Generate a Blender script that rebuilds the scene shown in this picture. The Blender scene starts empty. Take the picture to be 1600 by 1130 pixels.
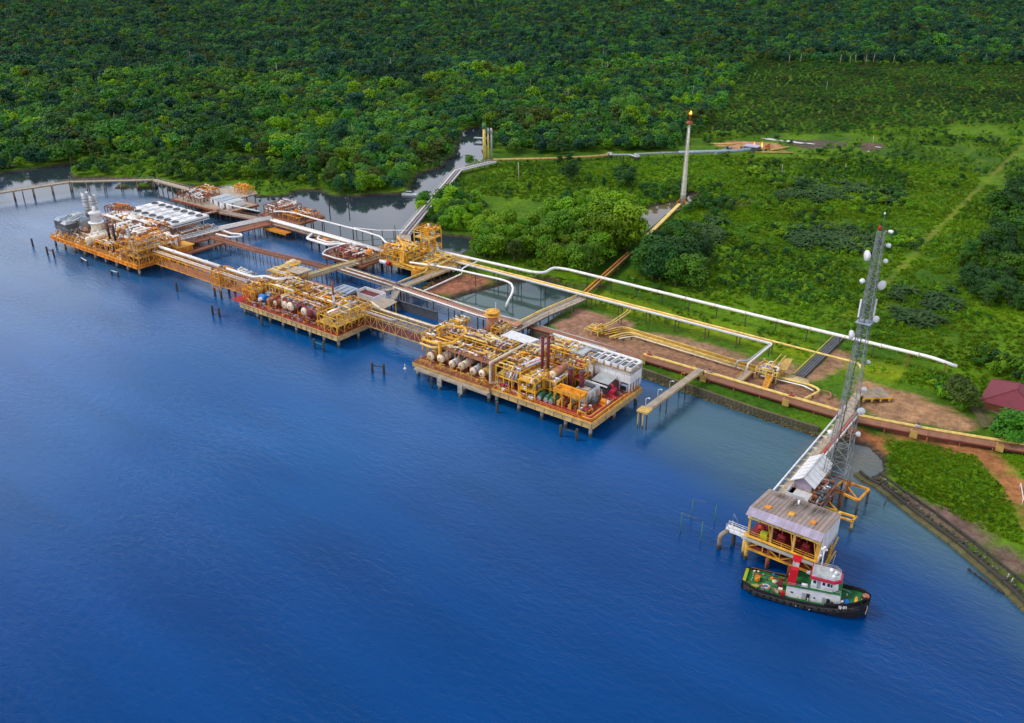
import bpy, math, random
import numpy as np
from mathutils import Vector, Matrix

SC = bpy.context.scene
COL = SC.collection
R = math.radians
rnd = random.Random(7)

# ------------------------------------------------------------ camera (world axes: x along the shore, y inland, metres)
CAM = Vector((113.9, -189.7, 130.0))
PITCH = R(25.6)
FPX = 1390.0
fwd = Vector((-0.6 * math.cos(PITCH), 0.8 * math.cos(PITCH), -math.sin(PITCH)))
rgt = Vector((0.8, 0.6, 0))
upv = rgt.cross(fwd)
cd = bpy.data.cameras.new('camera')
cam = bpy.data.objects.new('camera', cd)
COL.objects.link(cam)
cam.matrix_world = Matrix.Translation(CAM) @ Matrix((rgt, upv, -fwd)).transposed().to_4x4()
cd.sensor_width = 36
cd.lens = 36 * FPX / 1600
cd.clip_start = 1
cd.clip_end = 20000
SC.camera = cam

# ------------------------------------------------------------ sky, sun, exposure
SUN_EL, SUN_AZ = R(52), R(215)      # azimuth measured from +x towards +y, where the sun stands
W = bpy.data.worlds.new('World')
SC.world = W
W.use_nodes = True
nt = W.node_tree
N = nt.nodes
L = nt.links
N.clear()
out = N.new('ShaderNodeOutputWorld')
bg = N.new('ShaderNodeBackground')
bg.inputs['Strength'].default_value = 0.15
sky = N.new('ShaderNodeTexSky')
sky.sky_type = 'NISHITA'
sky.sun_disc = False
sky.sun_elevation = SUN_EL
sky.sun_rotation = R(90) - SUN_AZ
sky.air_density = 1.0
sky.dust_density = 1.0
tc = N.new('ShaderNodeTexCoord')
mp = N.new('ShaderNodeMapping')
mp.inputs['Scale'].default_value = (1.0, 1.0, 1.6)
nz = N.new('ShaderNodeTexNoise')
nz.inputs['Scale'].default_value = 2.6
nz.inputs['Detail'].default_value = 7
nz.inputs['Roughness'].default_value = 0.55
cr = N.new('ShaderNodeValToRGB')
cr.color_ramp.elements[0].position = 0.28
cr.color_ramp.elements[1].position = 0.68
mx = N.new('ShaderNodeMix')
mx.data_type = 'RGBA'
mx.inputs['B'].default_value = (9.0, 8.8, 9.4, 1)
L.new(tc.outputs['Generated'], mp.inputs['Vector'])
L.new(mp.outputs['Vector'], nz.inputs['Vector'])
# cloud cover thins out overhead, as a broken layer seen towards the horizon does
sx_ = N.new('ShaderNodeSeparateXYZ')
L.new(tc.outputs['Generated'], sx_.inputs[0])
el = N.new('ShaderNodeMath')
el.operation = 'MULTIPLY_ADD'
el.inputs[1].default_value = -.42
el.inputs[2].default_value = .19
L.new(sx_.outputs['Z'], el.inputs[0])
ad = N.new('ShaderNodeMath')
ad.operation = 'ADD'
L.new(nz.outputs['Fac'], ad.inputs[0])
L.new(el.outputs[0], ad.inputs[1])
L.new(ad.outputs[0], cr.inputs['Fac'])
L.new(cr.outputs['Color'], mx.inputs['Factor'])
L.new(sky.outputs['Color'], mx.inputs['A'])
L.new(mx.outputs['Result'], bg.inputs['Color'])
L.new(bg.outputs['Background'], out.inputs['Surface'])

sl = bpy.data.lights.new('sun', 'SUN')
sl.energy = 1.5
sl.angle = R(16)
sl.color = (1.0, 0.95, 0.86)
so = bpy.data.objects.new('sun', sl)
COL.objects.link(so)
sd = Vector((math.cos(SUN_EL) * math.cos(SUN_AZ), math.cos(SUN_EL) * math.sin(SUN_AZ), math.sin(SUN_EL)))
so.rotation_euler = sd.to_track_quat('Z', 'Y').to_euler()
so.location = (0, 0, 200)

vs = SC.view_settings
vs.view_transform = 'Standard'
vs.look = 'None'
vs.exposure = 0.22
vs.gamma = 1
vs.use_curve_mapping = False
SC.cycles.max_bounces = 5
SC.cycles.diffuse_bounces = 2
SC.cycles.glossy_bounces = 3
SC.cycles.transmission_bounces = 2
SC.cycles.transparent_max_bounces = 4
SC.cycles.use_denoising = True

# ------------------------------------------------------------ survey: where a point seen in the photograph lies on level z
def G(px, py, z=0.0):
    dx = (px - 800) / FPX
    dy = -(py - 565) / FPX
    X = dx
    Y = math.cos(PITCH) + dy * math.sin(PITCH)
    Z = -math.sin(PITCH) + dy * math.cos(PITCH)
    t = (z - CAM.z) / Z
    x, y = X * t, Y * t
    return (CAM.x + .8 * x - .6 * y, CAM.y + .6 * x + .8 * y)

def PX(u, v, z=0.0):
    du = u - CAM.x
    dv = v - CAM.y
    x = .8 * du + .6 * dv
    y = -.6 * du + .8 * dv
    yc = y * math.cos(PITCH) - (z - CAM.z) * math.sin(PITCH)
    zc = y * math.sin(PITCH) + (z - CAM.z) * math.cos(PITCH)
    return 800 + FPX * x / yc, 565 - FPX * zc / yc, yc

def GP(pts, z=0.0):
    return [G(a, b, z) for a, b in pts]

def inpoly(x, y, poly):
    x = np.asarray(x)
    y = np.asarray(y)
    c = np.zeros(x.shape, bool)
    n = len(poly)
    for i in range(n):
        x1, y1 = poly[i]
        x2, y2 = poly[(i + 1) % n]
        if y1 == y2:
            continue
        k = ((y1 > y) != (y2 > y)) & (x < (x2 - x1) * (y - y1) / (y2 - y1) + x1)
        c ^= k
    return c

def dist_poly(x, y, poly, closed=True):
    d = np.full(x.shape, 1e9)
    n = len(poly)
    for i in range(n if closed else n - 1):
        x1, y1 = poly[i]
        x2, y2 = poly[(i + 1) % n]
        dx, dy = x2 - x1, y2 - y1
        t = np.clip(((x - x1) * dx + (y - y1) * dy) / (dx * dx + dy * dy + 1e-9), 0, 1)
        d = np.minimum(d, np.hypot(x - x1 - t * dx, y - y1 - t * dy))
    return d

_pr = np.random.RandomState(3)
_tab = _pr.rand(256, 256)
def vnoise(x, y, s):
    x = np.asarray(x) / s
    y = np.asarray(y) / s
    xi = np.floor(x).astype(int)
    yi = np.floor(y).astype(int)
    fx = x - xi
    fy = y - yi
    fx = fx * fx * (3 - 2 * fx)
    fy = fy * fy * (3 - 2 * fy)
    g = lambda a, b: _tab[a % 256, b % 256]
    return (g(xi, yi) * (1 - fx) + g(xi + 1, yi) * fx) * (1 - fy) + (g(xi, yi + 1) * (1 - fx) + g(xi + 1, yi + 1) * fx) * fy
def fbm(x, y, s):
    return (vnoise(x, y, s) + .5 * vnoise(x + 91, y + 17, s / 2.1) + .25 * vnoise(x + 31, y + 57, s / 4.3)) / 1.75

# ------------------------------------------------------------ materials
M = {}
def mat(name, col, rough=.6, metal=0., dirt=(.12, .07, .04), amt=.35, scale=.6, spec=.4, bump=0., tide=False):
    m = bpy.data.materials.new(name)
    m.use_nodes = True
    t = m.node_tree
    b = t.nodes['Principled BSDF']
    g = t.nodes.new('ShaderNodeNewGeometry')
    n1 = t.nodes.new('ShaderNodeTexNoise')
    n1.inputs['Scale'].default_value = scale
    n1.inputs['Detail'].default_value = 6
    n1.inputs['Roughness'].default_value = .65
    t.links.new(g.outputs['Position'], n1.inputs['Vector'])
    r = t.nodes.new('ShaderNodeValToRGB')
    r.color_ramp.elements[0].position = .45
    r.color_ramp.elements[1].position = .72
    r.color_ramp.elements[0].color = (0, 0, 0, 1)
    r.color_ramp.elements[1].color = (amt * 2, amt * 2, amt * 2, 1)
    t.links.new(n1.outputs['Fac'], r.inputs['Fac'])
    n2 = t.nodes.new('ShaderNodeTexNoise')
    n2.inputs['Scale'].default_value = scale * 4
    n2.inputs['Detail'].default_value = 3
    t.links.new(g.outputs['Position'], n2.inputs['Vector'])
    oi = t.nodes.new('ShaderNodeObjectInfo')
    hs = t.nodes.new('ShaderNodeHueSaturation')
    hs.inputs['Color'].default_value = (*col, 1)
    ma = t.nodes.new('ShaderNodeMath')
    ma.operation = 'MULTIPLY_ADD'
    ma.inputs[1].default_value = .45
    ma.inputs[2].default_value = .60
    av = t.nodes.new('ShaderNodeMath')
    av.operation = 'ADD'
    hf = t.nodes.new('ShaderNodeMath')
    hf.operation = 'MULTIPLY'
    hf.inputs[1].default_value = .7
    t.links.new(oi.outputs['Random'], hf.inputs[0])
    t.links.new(hf.outputs[0], av.inputs[0])
    t.links.new(n2.outputs['Fac'], av.inputs[1])
    t.links.new(av.outputs[0], ma.inputs[0])
    t.links.new(ma.outputs[0], hs.inputs['Value'])
    x = t.nodes.new('ShaderNodeMix')
    x.data_type = 'RGBA'
    x.clamp_factor = True
    x.inputs['B'].default_value = (*dirt, 1)
    t.links.new(r.outputs['Color'], x.inputs['Factor'])
    t.links.new(hs.outputs['Color'], x.inputs['A'])
    src = x.outputs['Result']
    if tide:            # algae and wet line left by the tide on everything standing in the river
        sp = t.nodes.new('ShaderNodeSeparateXYZ')
        t.links.new(g.outputs['Position'], sp.inputs[0])
        a1 = t.nodes.new('ShaderNodeMath')
        a1.operation = 'MULTIPLY_ADD'
        a1.inputs[1].default_value = 1.2
        t.links.new(n2.outputs['Fac'], a1.inputs[0])
        t.links.new(sp.outputs['Z'], a1.inputs[2])
        tr = t.nodes.new('ShaderNodeMapRange')
        tr.inputs['From Min'].default_value = 2.1
        tr.inputs['From Max'].default_value = 1.5
        tr.inputs['To Max'].default_value = .85
        t.links.new(a1.outputs[0], tr.inputs['Value'])
        x2 = t.nodes.new('ShaderNodeMix')
        x2.data_type = 'RGBA'
        x2.inputs['B'].default_value = (.035, .04, .03, 1)
        t.links.new(tr.outputs['Result'], x2.inputs['Factor'])
        t.links.new(src, x2.inputs['A'])
        src = x2.outputs['Result']
    t.links.new(src, b.inputs['Base Color'])
    b.inputs['Roughness'].default_value = rough
    b.inputs['Metallic'].default_value = metal
    b.inputs['Specular IOR Level'].default_value = spec
    if bump:
        bp = t.nodes.new('ShaderNodeBump')
        bp.inputs['Strength'].default_value = bump
        bp.inputs['Distance'].default_value = .1
        t.links.new(n2.outputs['Fac'], bp.inputs['Height'])
        t.links.new(bp.outputs['Normal'], b.inputs['Normal'])
    M[name] = m
    return m
RUST = (.16, .06, .025)
mat('yellow', (.86, .46, .035), dirt=(.36, .13, .02), amt=.5)
mat('orange', (.82, .28, .015), dirt=RUST, amt=.35)
mat('ochre', (.62, .40, .10), dirt=(.2, .12, .05), amt=.4, tide=True)
mat('cream_yellow', (.80, .60, .17), dirt=(.4, .2, .05), amt=.4)
mat('amber', (.83, .36, .02), dirt=(.32, .10, .02), amt=.45)
mat('rust', (.33, .10, .035), dirt=(.12, .04, .02), amt=.4, rough=.85)
mat('salmon', (.48, .20, .11), dirt=(.2, .09, .05), amt=.4, rough=.85)
mat('red', (.42, .03, .03), dirt=(.2, .04, .03), amt=.4)
mat('bright_red', (.62, .01, .02), dirt=(.3, .02, .02), amt=.2, rough=.4)
mat('maroon', (.17, .018, .028), dirt=(.1, .03, .02), amt=.3)
mat('pink_red', (.55, .02, .07), amt=.3, rough=.5)
mat('white', (.82, .82, .82), dirt=(.42, .35, .26), amt=.25, rough=.45)
mat('white_pipe', (.88, .87, .82), dirt=(.50, .38, .26), amt=.22, rough=.5)
mat('stack_cream', (.66, .63, .52), dirt=(.35, .28, .2), amt=.3)
mat('cream', (.82, .72, .52), dirt=(.4, .22, .1), amt=.4, rough=.5)
mat('steel', (.42, .44, .46), dirt=(.22, .17, .12), amt=.35, rough=.45, metal=.3)
mat('silver', (.62, .63, .66), dirt=(.3, .28, .24), amt=.2, rough=.3, metal=.8)
mat('tower_steel', (.30, .33, .33), dirt=(.2, .2, .18), amt=.3, rough=.5, metal=.3)
mat('galv', (.50, .53, .52), dirt=(.25, .24, .2), amt=.3, rough=.5, metal=.3)
mat('grey_dark', (.10, .11, .12), dirt=(.05, .04, .035), amt=.4)
mat('blue_grey', (.30, .37, .45), dirt=(.18, .17, .16), amt=.35)
mat('lilac', (.42, .36, .46), dirt=(.25, .2, .2), amt=.3)
mat('concrete', (.40, .37, .32), dirt=(.14, .12, .09), amt=.45, rough=.9, bump=.3, tide=True)
mat('concrete_yellow', (.58, .40, .16), dirt=(.26, .22, .14), amt=.45, rough=.85)
mat('pile_dark', (.06, .055, .05), dirt=(.11, .10, .08), amt=.4, rough=.9)
mat('timber', (.30, .24, .17), dirt=(.12, .09, .06), amt=.4, rough=.9, tide=True)
mat('deck_tan', (.46, .38, .28), dirt=(.2, .15, .1), amt=.4, rough=.9)
mat('brown_deck', (.32, .14, .075), dirt=(.14, .08, .05), amt=.4, rough=.9)
mat('stone', (.055, .048, .038), dirt=(.05, .05, .025), amt=.5, rough=.95, bump=.6)
mat('stone_moss', (.13, .115, .045), dirt=(.06, .065, .02), amt=.5, rough=.95, bump=.6)
mat('black', (.015, .015, .018), dirt=(.05, .03, .02), amt=.3, rough=.5)
mat('rubber', (.025, .024, .024), dirt=(.06, .05, .04), amt=.4, rough=.85)
mat('glass', (.02, .03, .04), rough=.08, amt=.0, spec=.8)
mat('green_deck', (.01, .17, .035), dirt=(.01, .07, .02), amt=.4)
mat('green_paint', (.05, .22, .11), dirt=(.05, .08, .05), amt=.3)
mat('lime', (.42, .50, .02), amt=.2)
mat('blue', (.01, .20, .62), dirt=(.01, .1, .4), amt=.2)
mat('roof_maroon', (.20, .035, .05), dirt=(.11, .03, .03), amt=.3, rough=.8)
mat('wood_wall', (.36, .13, .05), dirt=(.16, .06, .03), amt=.3, rough=.8)
mat('bark', (.16, .12, .08), rough=.9, amt=.4)
mat('bone', (.45, .42, .36), rough=.9, amt=.4)
def emis(name, col, s):
    m = bpy.data.materials.new(name)
    m.use_nodes = True
    b = m.node_tree.nodes['Principled BSDF']
    b.inputs['Base Color'].default_value = (*col, 1)
    b.inputs['Emission Color'].default_value = (*col, 1)
    b.inputs['Emission Strength'].default_value = s
    M[name] = m
emis('flame', (1, .30, .01), 1.3)
emis('flame_core', (1, .62, .10), 1.6)

# roof of weathered corrugated sheets with soot stains
def roofmat(name, col, stains=()):
    m = mat(name, col, rough=.7, dirt=(.16, .12, .10), amt=.35, scale=.25)
    t = m.node_tree
    b = t.nodes['Principled BSDF']
    g = t.nodes.new('ShaderNodeNewGeometry')
    prev = b.inputs['Base Color'].links[0].from_socket
    for (x, y, z, rx, ry) in stains:
        sv = t.nodes.new('ShaderNodeVectorMath')
        sv.operation = 'SUBTRACT'
        sv.inputs[1].default_value = (x, y, z)
        t.links.new(g.outputs['Position'], sv.inputs[0])
        ml = t.nodes.new('ShaderNodeVectorMath')
        ml.operation = 'MULTIPLY'
        ml.inputs[1].default_value = (1 / rx, 1 / ry, 0)
        t.links.new(sv.outputs[0], ml.inputs[0])
        le = t.nodes.new('ShaderNodeVectorMath')
        le.operation = 'LENGTH'
        t.links.new(ml.outputs[0], le.inputs[0])
        mr = t.nodes.new('ShaderNodeMapRange')
        mr.inputs['From Min'].default_value = 1
        mr.inputs['From Max'].default_value = .1
        mr.inputs['To Max'].default_value = .9
        t.links.new(le.outputs['Value'], mr.inputs['Value'])
        x_ = t.nodes.new('ShaderNodeMix')
        x_.data_type = 'RGBA'
        x_.inputs['B'].default_value = (.03, .025, .02, 1)
        t.links.new(mr.outputs['Result'], x_.inputs['Factor'])
        t.links.new(prev, x_.inputs['A'])
        prev = x_.outputs['Result']
    t.links.new(prev, b.inputs['Base Color'])
roofmat('roof_weathered', (.34, .26, .22), ((64.4, -14.6, 0, 2.0, 2.2), (64.2, -16.5, 0, 1.6, 4.5), (60.4, -14.4, 0, 2.4, 1.8), (68.6, -15.4, 0, 1.5, 4.0), (70.3, -14.6, 0, 2.2, 2.6), (66.5, -15, 0, 1.2, 3.5)))

# ------------------------------------------------------------ mesh builder
class MB:
    def __init__(s):
        s.v = []
        s.f = []
        s.sm = []
    def face(s, idx, smooth=False):
        s.f.append(tuple(idx))
        s.sm.append(smooth)
    def hexa(s, p):
        b = len(s.v)
        s.v += [tuple(q) for q in p]
        for q in ((0, 3, 2, 1), (4, 5, 6, 7), (0, 1, 5, 4), (1, 2, 6, 5), (2, 3, 7, 6), (3, 0, 4, 7)):
            s.face([b + i for i in q])
        return s
    def box(s, x0, x1, y0, y1, z0, z1):
        if x0 > x1: x0, x1 = x1, x0
        if y0 > y1: y0, y1 = y1, y0
        if z0 > z1: z0, z1 = z1, z0
        return s.hexa([(x0, y0, z0), (x1, y0, z0), (x1, y1, z0), (x0, y1, z0), (x0, y0, z1), (x1, y0, z1), (x1, y1, z1), (x0, y1, z1)])
    def bar(s, p, q, w, h=None):
        h = h or w
        p = Vector(p)
        q = Vector(q)
        d = q - p
        if d.length < 1e-6:
            return s
        d.normalize()
        a = Vector((0, 0, 1)) if abs(d.z) < .99 else Vector((1, 0, 0))
        sx = d.cross(a).normalized() * (w / 2)
        sy = sx.cross(d).normalized() * (h / 2)
        return s.hexa([p - sx - sy, p + sx - sy, p + sx + sy, p - sx + sy, q - sx - sy, q + sx - sy, q + sx + sy, q - sx + sy])
    def tube(s, pts, r, n=8, bend=None, caps=True):
        pts = [Vector(p) for p in pts]
        if len(pts) > 2 and bend != 0:
            bd = bend if bend else r * 2.6
            q = [pts[0]]
            for i in range(1, len(pts) - 1):
                a, b, c = pts[i - 1], pts[i], pts[i + 1]
                l = min(bd, (b - a).length * .45, (c - b).length * .45)
                p1 = b + (a - b).normalized() * l
                p2 = b + (c - b).normalized() * l
                q += [p1, b * .5 + p1 * .25 + p2 * .25, p2]
            q.append(pts[-1])
            pts = q
        rings = []
        prev = None
        for i, p in enumerate(pts):
            if i == 0:
                d = pts[1] - p
            elif i == len(pts) - 1:
                d = p - pts[i - 1]
            else:
                d = (pts[i + 1] - p).normalized() + (p - pts[i - 1]).normalized()
            d.normalize()
            if prev is None:
                a = Vector((0, 0, 1)) if abs(d.z) < .9 else Vector((1, 0, 0))
                x = d.cross(a).normalized()
            else:
                x = (prev - d * prev.dot(d)).normalized()
            prev = x
            y = d.cross(x)
            b = len(s.v)
            for k in range(n):
                t = 2 * math.pi * k / n
                s.v.append(tuple(p + x * (r * math.cos(t)) + y * (r * math.sin(t))))
            rings.append(b)
        for a, b in zip(rings, rings[1:]):
            for k in range(n):
                k2 = (k + 1) % n
                s.face((a + k, a + k2, b + k2, b + k), True)
        if caps:
            s.face([rings[0] + k for k in range(n)][::-1])
            s.face([rings[-1] + k for k in range(n)])
        return s
    def lathe(s, c, prof, n=16, axis='z', smooth=True):
        c = Vector(c)
        rings = []
        for r, h in prof:
            b = len(s.v)
            for k in range(n):
                t = 2 * math.pi * k / n
                a, d = r * math.cos(t), r * math.sin(t)
                if axis == 'z': o = (a, d, h)
                elif axis == 'y': o = (a, h, d)
                else: o = (h, a, d)
                s.v.append(tuple(c + Vector(o)))
            rings.append(b)
        for a, b in zip(rings, rings[1:]):
            for k in range(n):
                k2 = (k + 1) % n
                s.face((a + k, a + k2, b + k2, b + k), smooth)
        s.face([rings[0] + k for k in range(n)][::-1])
        s.face([rings[-1] + k for k in range(n)])
        return s
    def prism(s, poly, z0, z1):
        b = len(s.v)
        n = len(poly)
        s.v += [(x, y, z0) for x, y in poly] + [(x, y, z1) for x, y in poly]
        s.face(list(range(b + n - 1, b - 1, -1)))
        s.face(list(range(b + n, b + 2 * n)))
        for i in range(n):
            j = (i + 1) % n
            s.face((b + i, b + j, b + n + j, b + n + i))
        return s
    def rail(s, pts, h=1.1, step=2.2, w=.07):
        for a, b in zip(pts, pts[1:]):
            a = Vector(a)
            b = Vector(b)
            n = max(1, int((b - a).length / step))
            for i in range(n + 1):
                p = a.lerp(b, i / n)
                s.bar(p, p + Vector((0, 0, h)), w)
            for k in (.55, 1):
                o = Vector((0, 0, h * k))
                s.bar(a + o, b + o, w)
        return s
    def mesh(s, name, m, off=(0, 0, 0)):
        me = bpy.data.meshes.new(name)
        o = Vector(off)
        me.from_pydata([(a - o.x, b - o.y, c - o.z) for a, b, c in s.v], [], s.f)
        me.polygons.foreach_set('use_smooth', s.sm)
        me.materials.append(M[m] if isinstance(m, str) else m)
        me.update()
        return me

WL = {}
def wl(o):
    return WL.get(o.name, Vector((0, 0, 0)))
def props(o, label=None, cat=None, group=None, kind=None):
    if label: o['label'] = label
    if cat: o['category'] = cat
    if group: o['group'] = group
    if kind: o['kind'] = kind
    return o
def thing(name, label, cat, loc, group=None):
    o = bpy.data.objects.new(name, None)
    o.empty_display_size = .5
    COL.objects.link(o)
    o.location = loc
    WL[o.name] = Vector(loc)
    return props(o, label, cat, group)
def part(name, mb, m, parent, kind=None, label=None, at=None):
    """a mesh part in world coordinates; 'at' gives it an origin of its own"""
    w = Vector(at) if at is not None else wl(parent)
    me = mb.mesh(name, m, w)
    o = bpy.data.objects.new(name, me)
    COL.objects.link(o)
    o.parent = parent
    o.location = w - wl(parent)
    WL[o.name] = w
    return props(o, label, None, None, kind)
def inst(name, me, loc, parent, rz=0, scale=None, kind=None):
    o = bpy.data.objects.new(name, me)
    COL.objects.link(o)
    w = Vector(loc)
    if parent is not None:
        o.parent = parent
        o.location = w - wl(parent)
    else:
        o.location = w
    o.rotation_euler = (0, 0, rz)
    if scale: o.scale = scale
    WL[o.name] = w
    return props(o, kind=kind)
def solo(name, mb, m, label, cat, loc, group=None, kind=None):
    """a thing that is one mesh"""
    me = mb.mesh(name, m, loc)
    o = bpy.data.objects.new(name, me)
    COL.objects.link(o)
    o.location = loc
    WL[o.name] = Vector(loc)
    return props(o, label, cat, group, kind)
def dup(root, loc, label=None, rz=None):
    r = root.copy()
    COL.objects.link(r)
    r.location = loc
    WL[r.name] = Vector(loc)
    if rz is not None: r.rotation_euler = (0, 0, rz)
    if label: r['label'] = label
    for ch in list(root.children):
        c = ch.copy()
        COL.objects.link(c)
        c.parent = r
        for g in list(ch.children):
            d = g.copy()
            COL.objects.link(d)
            d.parent = c
    return r
_cm = {}
def shared(key, fn, m):
    k = (key, m)
    if k not in _cm:
        _cm[k] = fn().mesh(str(key[0]), m)
    return _cm[k]
def pile(parent, x, y, ztop, r=.3, m='pile_dark', zb=-2, n=8):
    h = round(ztop - zb, 2)
    me = shared(('pile', r, h, n), lambda: MB().tube([(0, 0, 0), (0, 0, h)], r, n), m)
    return inst('pile', me, (x, y, zb), parent)
# ============================================================ land and water
SHORE = [(200, -68), (130, -17), (112, -4.7), (106.2, .8), (94.9, 9.6), (84.5, 16), (73.2, 23.8), (69.6, 24.8), (72, 33), (70, 38), (65, 43), (60, 42),
         (54, 39.2), (32, 40.4), (-7, 42.4), (-52, 47.3), (-57, 47.6)]
SHORE += GP([(905, 468), (890, 452), (850, 440), (800, 442), (775, 449), (745, 457), (720, 464), (700, 471), (680, 468), (655, 462), (648, 457), (660, 446), (690, 433),
             (705, 426), (722, 421), (715, 405), (722, 395), (735, 388), (738, 375), (728, 372), (700, 369), (672, 363), (655, 349), (648, 338), (662, 318), (680, 297),
             (700, 280), (716, 265), (740, 254), (757, 251), (752, 235), (765, 222), (790, 219), (785, 212), (765, 206), (745, 200), (722, 205), (722, 215), (712, 243),
             (700, 250), (690, 262), (655, 273), (645, 285), (640, 305), (600, 304), (560, 308), (520, 307), (500, 300), (470, 299), (450, 307), (400, 309), (385, 300),
             (340, 294), (300, 291), (270, 289), (240, 283), (200, 281), (115, 279), (107, 270), (130, 262), (170, 253), (120, 256), (60, 264), (0, 272), (-200, 292)])
SHORE += [(-1400, -200), (-4500, 200), (-4500, 6000), (3000, 6000), (3000, -400)]
POOLS = [GP([(330, 243), (400, 247), (440, 251), (485, 257), (492, 265), (450, 264), (400, 259), (350, 252)]),
         GP([(985, 362), (988, 342), (1010, 326), (1050, 316), (1064, 320), (1078, 303), (1090, 306), (1084, 318), (1062, 328), (1040, 335), (1030, 345), (1004, 366)])]
ISLETS = [GP([(178, 295), (186, 288), (200, 288), (204, 295)]), GP([(208, 293), (216, 286), (238, 287), (240, 293), (222, 297)])]

def axis(lo, f0, f1, hi, st, g=1.12):
    a = list(np.arange(f0, f1, st))
    s = st
    x = a[-1]
    while x < hi:
        s *= g
        x += s
        a.append(x)
    s = st
    x = a[0]
    b = []
    while x > lo:
        s *= g
        x -= s
        b.append(x)
    return np.array(b[::-1] + a)

def land_height(U, V):
    ins = inpoly(U, V, SHORE)
    d = dist_poly(U, V, SHORE)
    for p in POOLS:
        i = inpoly(U, V, p)
        ins &= ~i
        d = np.minimum(d, dist_poly(U, V, p))
    for p in ISLETS:
        i = inpoly(U, V, p)
        ins |= i
        d = np.minimum(d, dist_poly(U, V, p))
    sd_ = np.where(ins, d, -d)
    z = np.clip(sd_ * .5, -2.5, 1.0)
    z = np.where(sd_ > 0, z + np.clip(sd_ / 4, 0, 1) * (fbm(U, V, 14) - .5) * .8, z)
    # the made ground behind the sea wall is a little higher
    z = np.where((U > -60) & (U < 62) & (V < 60) & (sd_ > 0), np.clip(sd_ * .35, 0, 1.5), z)
    return z, sd_

SOIL = [(GP([(862, 520), (930, 512), (1000, 530), (1080, 555), (1180, 580), (1240, 600), (1330, 635), (1330, 662), (1180, 612), (1000, 568), (835, 520)]), (.30, .155, .085)),
        (GP([(868, 512), (905, 486), (960, 500), (985, 512), (930, 530), (868, 528)]), (.34, .18, .115)),
        (GP([(648, 457), (690, 437), (715, 432), (765, 437), (750, 452), (700, 462), (670, 464)]), (.36, .15, .085)),
        (GP([(1340, 600), (1390, 612), (1430, 620), (1490, 640), (1520, 672), (1500, 680), (1370, 655), (1330, 640)]), (.36, .20, .10)),
        (GP([(1385, 668), (1480, 688), (1540, 702), (1590, 740), (1610, 770), (1610, 830), (1598, 850), (1570, 770), (1520, 718), (1400, 682)]), (.34, .14, .05)),
        (GP([(1312, 672), (1340, 676), (1378, 685), (1390, 712), (1366, 728), (1345, 700), (1320, 690)]), (.36, .13, .045)),
        (GP([(1375, 755), (1440, 790), (1500, 815), (1560, 850), (1600, 880), (1600, 905), (1560, 880), (1480, 835), (1400, 780)]), (.16, .10, .075)),
        (GP([(1235, 600), (1290, 600), (1330, 560), (1300, 545), (1255, 585)]), (.30, .17, .09)),
        (GP([(1115, 228), (1150, 222), (1215, 226), (1225, 236), (1180, 240), (1150, 236)]), (.42, .22, .10)),
        (GP([(1220, 222), (1300, 222), (1340, 230), (1260, 236)]), (.10, .08, .055)),
        (GP([(1345, 225), (1380, 228), (1375, 238), (1350, 240)]), (.13, .085, .06)),
        (GP([(1060, 300), (1120, 305), (1180, 320), (1150, 325), (1080, 315)]), (.15, .11, .05)),
        (GP([(770, 438), (850, 438), (940, 452), (900, 452), (850, 446), (790, 444)]), (.09, .06, .045)),
        (GP([(985, 515), (1000, 520), (1240, 575), (1260, 590), (1180, 585), (980, 535)]), (.30, .18, .10)),
        (GP([(1520, 628), (1545, 650), (1580, 668), (1560, 680), (1530, 672)]), (.12, .10, .04))]
U1 = axis(-4000, -520, 132, 2500, 1.6)
V1 = axis(-600, 0, 430, 5500, 1.6)
UU, VV = np.meshgrid(U1, V1, indexing='ij')
ZZ, SDF = land_height(UU.ravel(), VV.ravel())
uu, vv = UU.ravel(), VV.ravel()
ZZ = np.where(vv < -80, -2.5, ZZ)
cols = np.empty((len(uu), 4))
n1 = fbm(uu, vv, 26)
n2 = fbm(uu + 300, vv, 7)
g1 = np.array((.095, .195, .003))
g2 = np.array((.040, .110, .004))
g3 = np.array((.16, .22, .004))
t = np.clip((n1 - .35) * 3, 0, 1)[:, None]
c = g1 * t + g2 * (1 - t)
t = np.clip((n2 - .55) * 3, 0, 1)[:, None] * .6
c = c * (1 - t) + g3 * t
mow = np.clip(1 - np.abs(vv - 92) / 10, 0, 1) * ((uu > -60) & (uu < 60))
c = c * (1 - .8 * mow[:, None]) + np.array((.23, .29, .003)) * .8 * mow[:, None] * (.8 + .4 * n2[:, None])
for poly, col in SOIL:
    ds = dist_poly(uu, vv, poly)
    ins = inpoly(uu, vv, poly)
    f = np.clip(np.where(ins, .55 + ds * .35, .55 - ds * .35) + (n2 - .5) * 2.6 + (fbm(uu, vv, 3) - .5) * 1.2, 0, 1)[:, None]
    k = np.array(col) * (.55 + .9 * fbm(uu, vv, 3.5))[:, None]
    c = c * (1 - f) + k * f
f = np.clip(1.6 - SDF * .55 + (n2 - .5) * 1.5, 0, 1)[:, None]
c = c * (1 - f) + np.array((.055, .042, .03)) * f
# a worn vehicle track across the meadow
trk = GP([(1600, 228), (1480, 345), (1385, 445)])
ds = dist_poly(uu, vv, trk, False)
fs = np.clip(1.5 - ds / 5, 0, 1)[:, None] * .12 * (.4 + 1.2 * n2[:, None])
c = c * (1 - fs) + np.array((.16, .25, .004)) * fs
f = (np.clip(1 - ds / 2.4, 0, 1) * np.clip((n2 - .2) * 3, 0, 1))[:, None] * .7
c = c * (1 - f) + np.array((.22, .20, .03)) * f
cols[:, :3] = np.clip(c, 0, 1)
cols[:, 3] = 1

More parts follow.
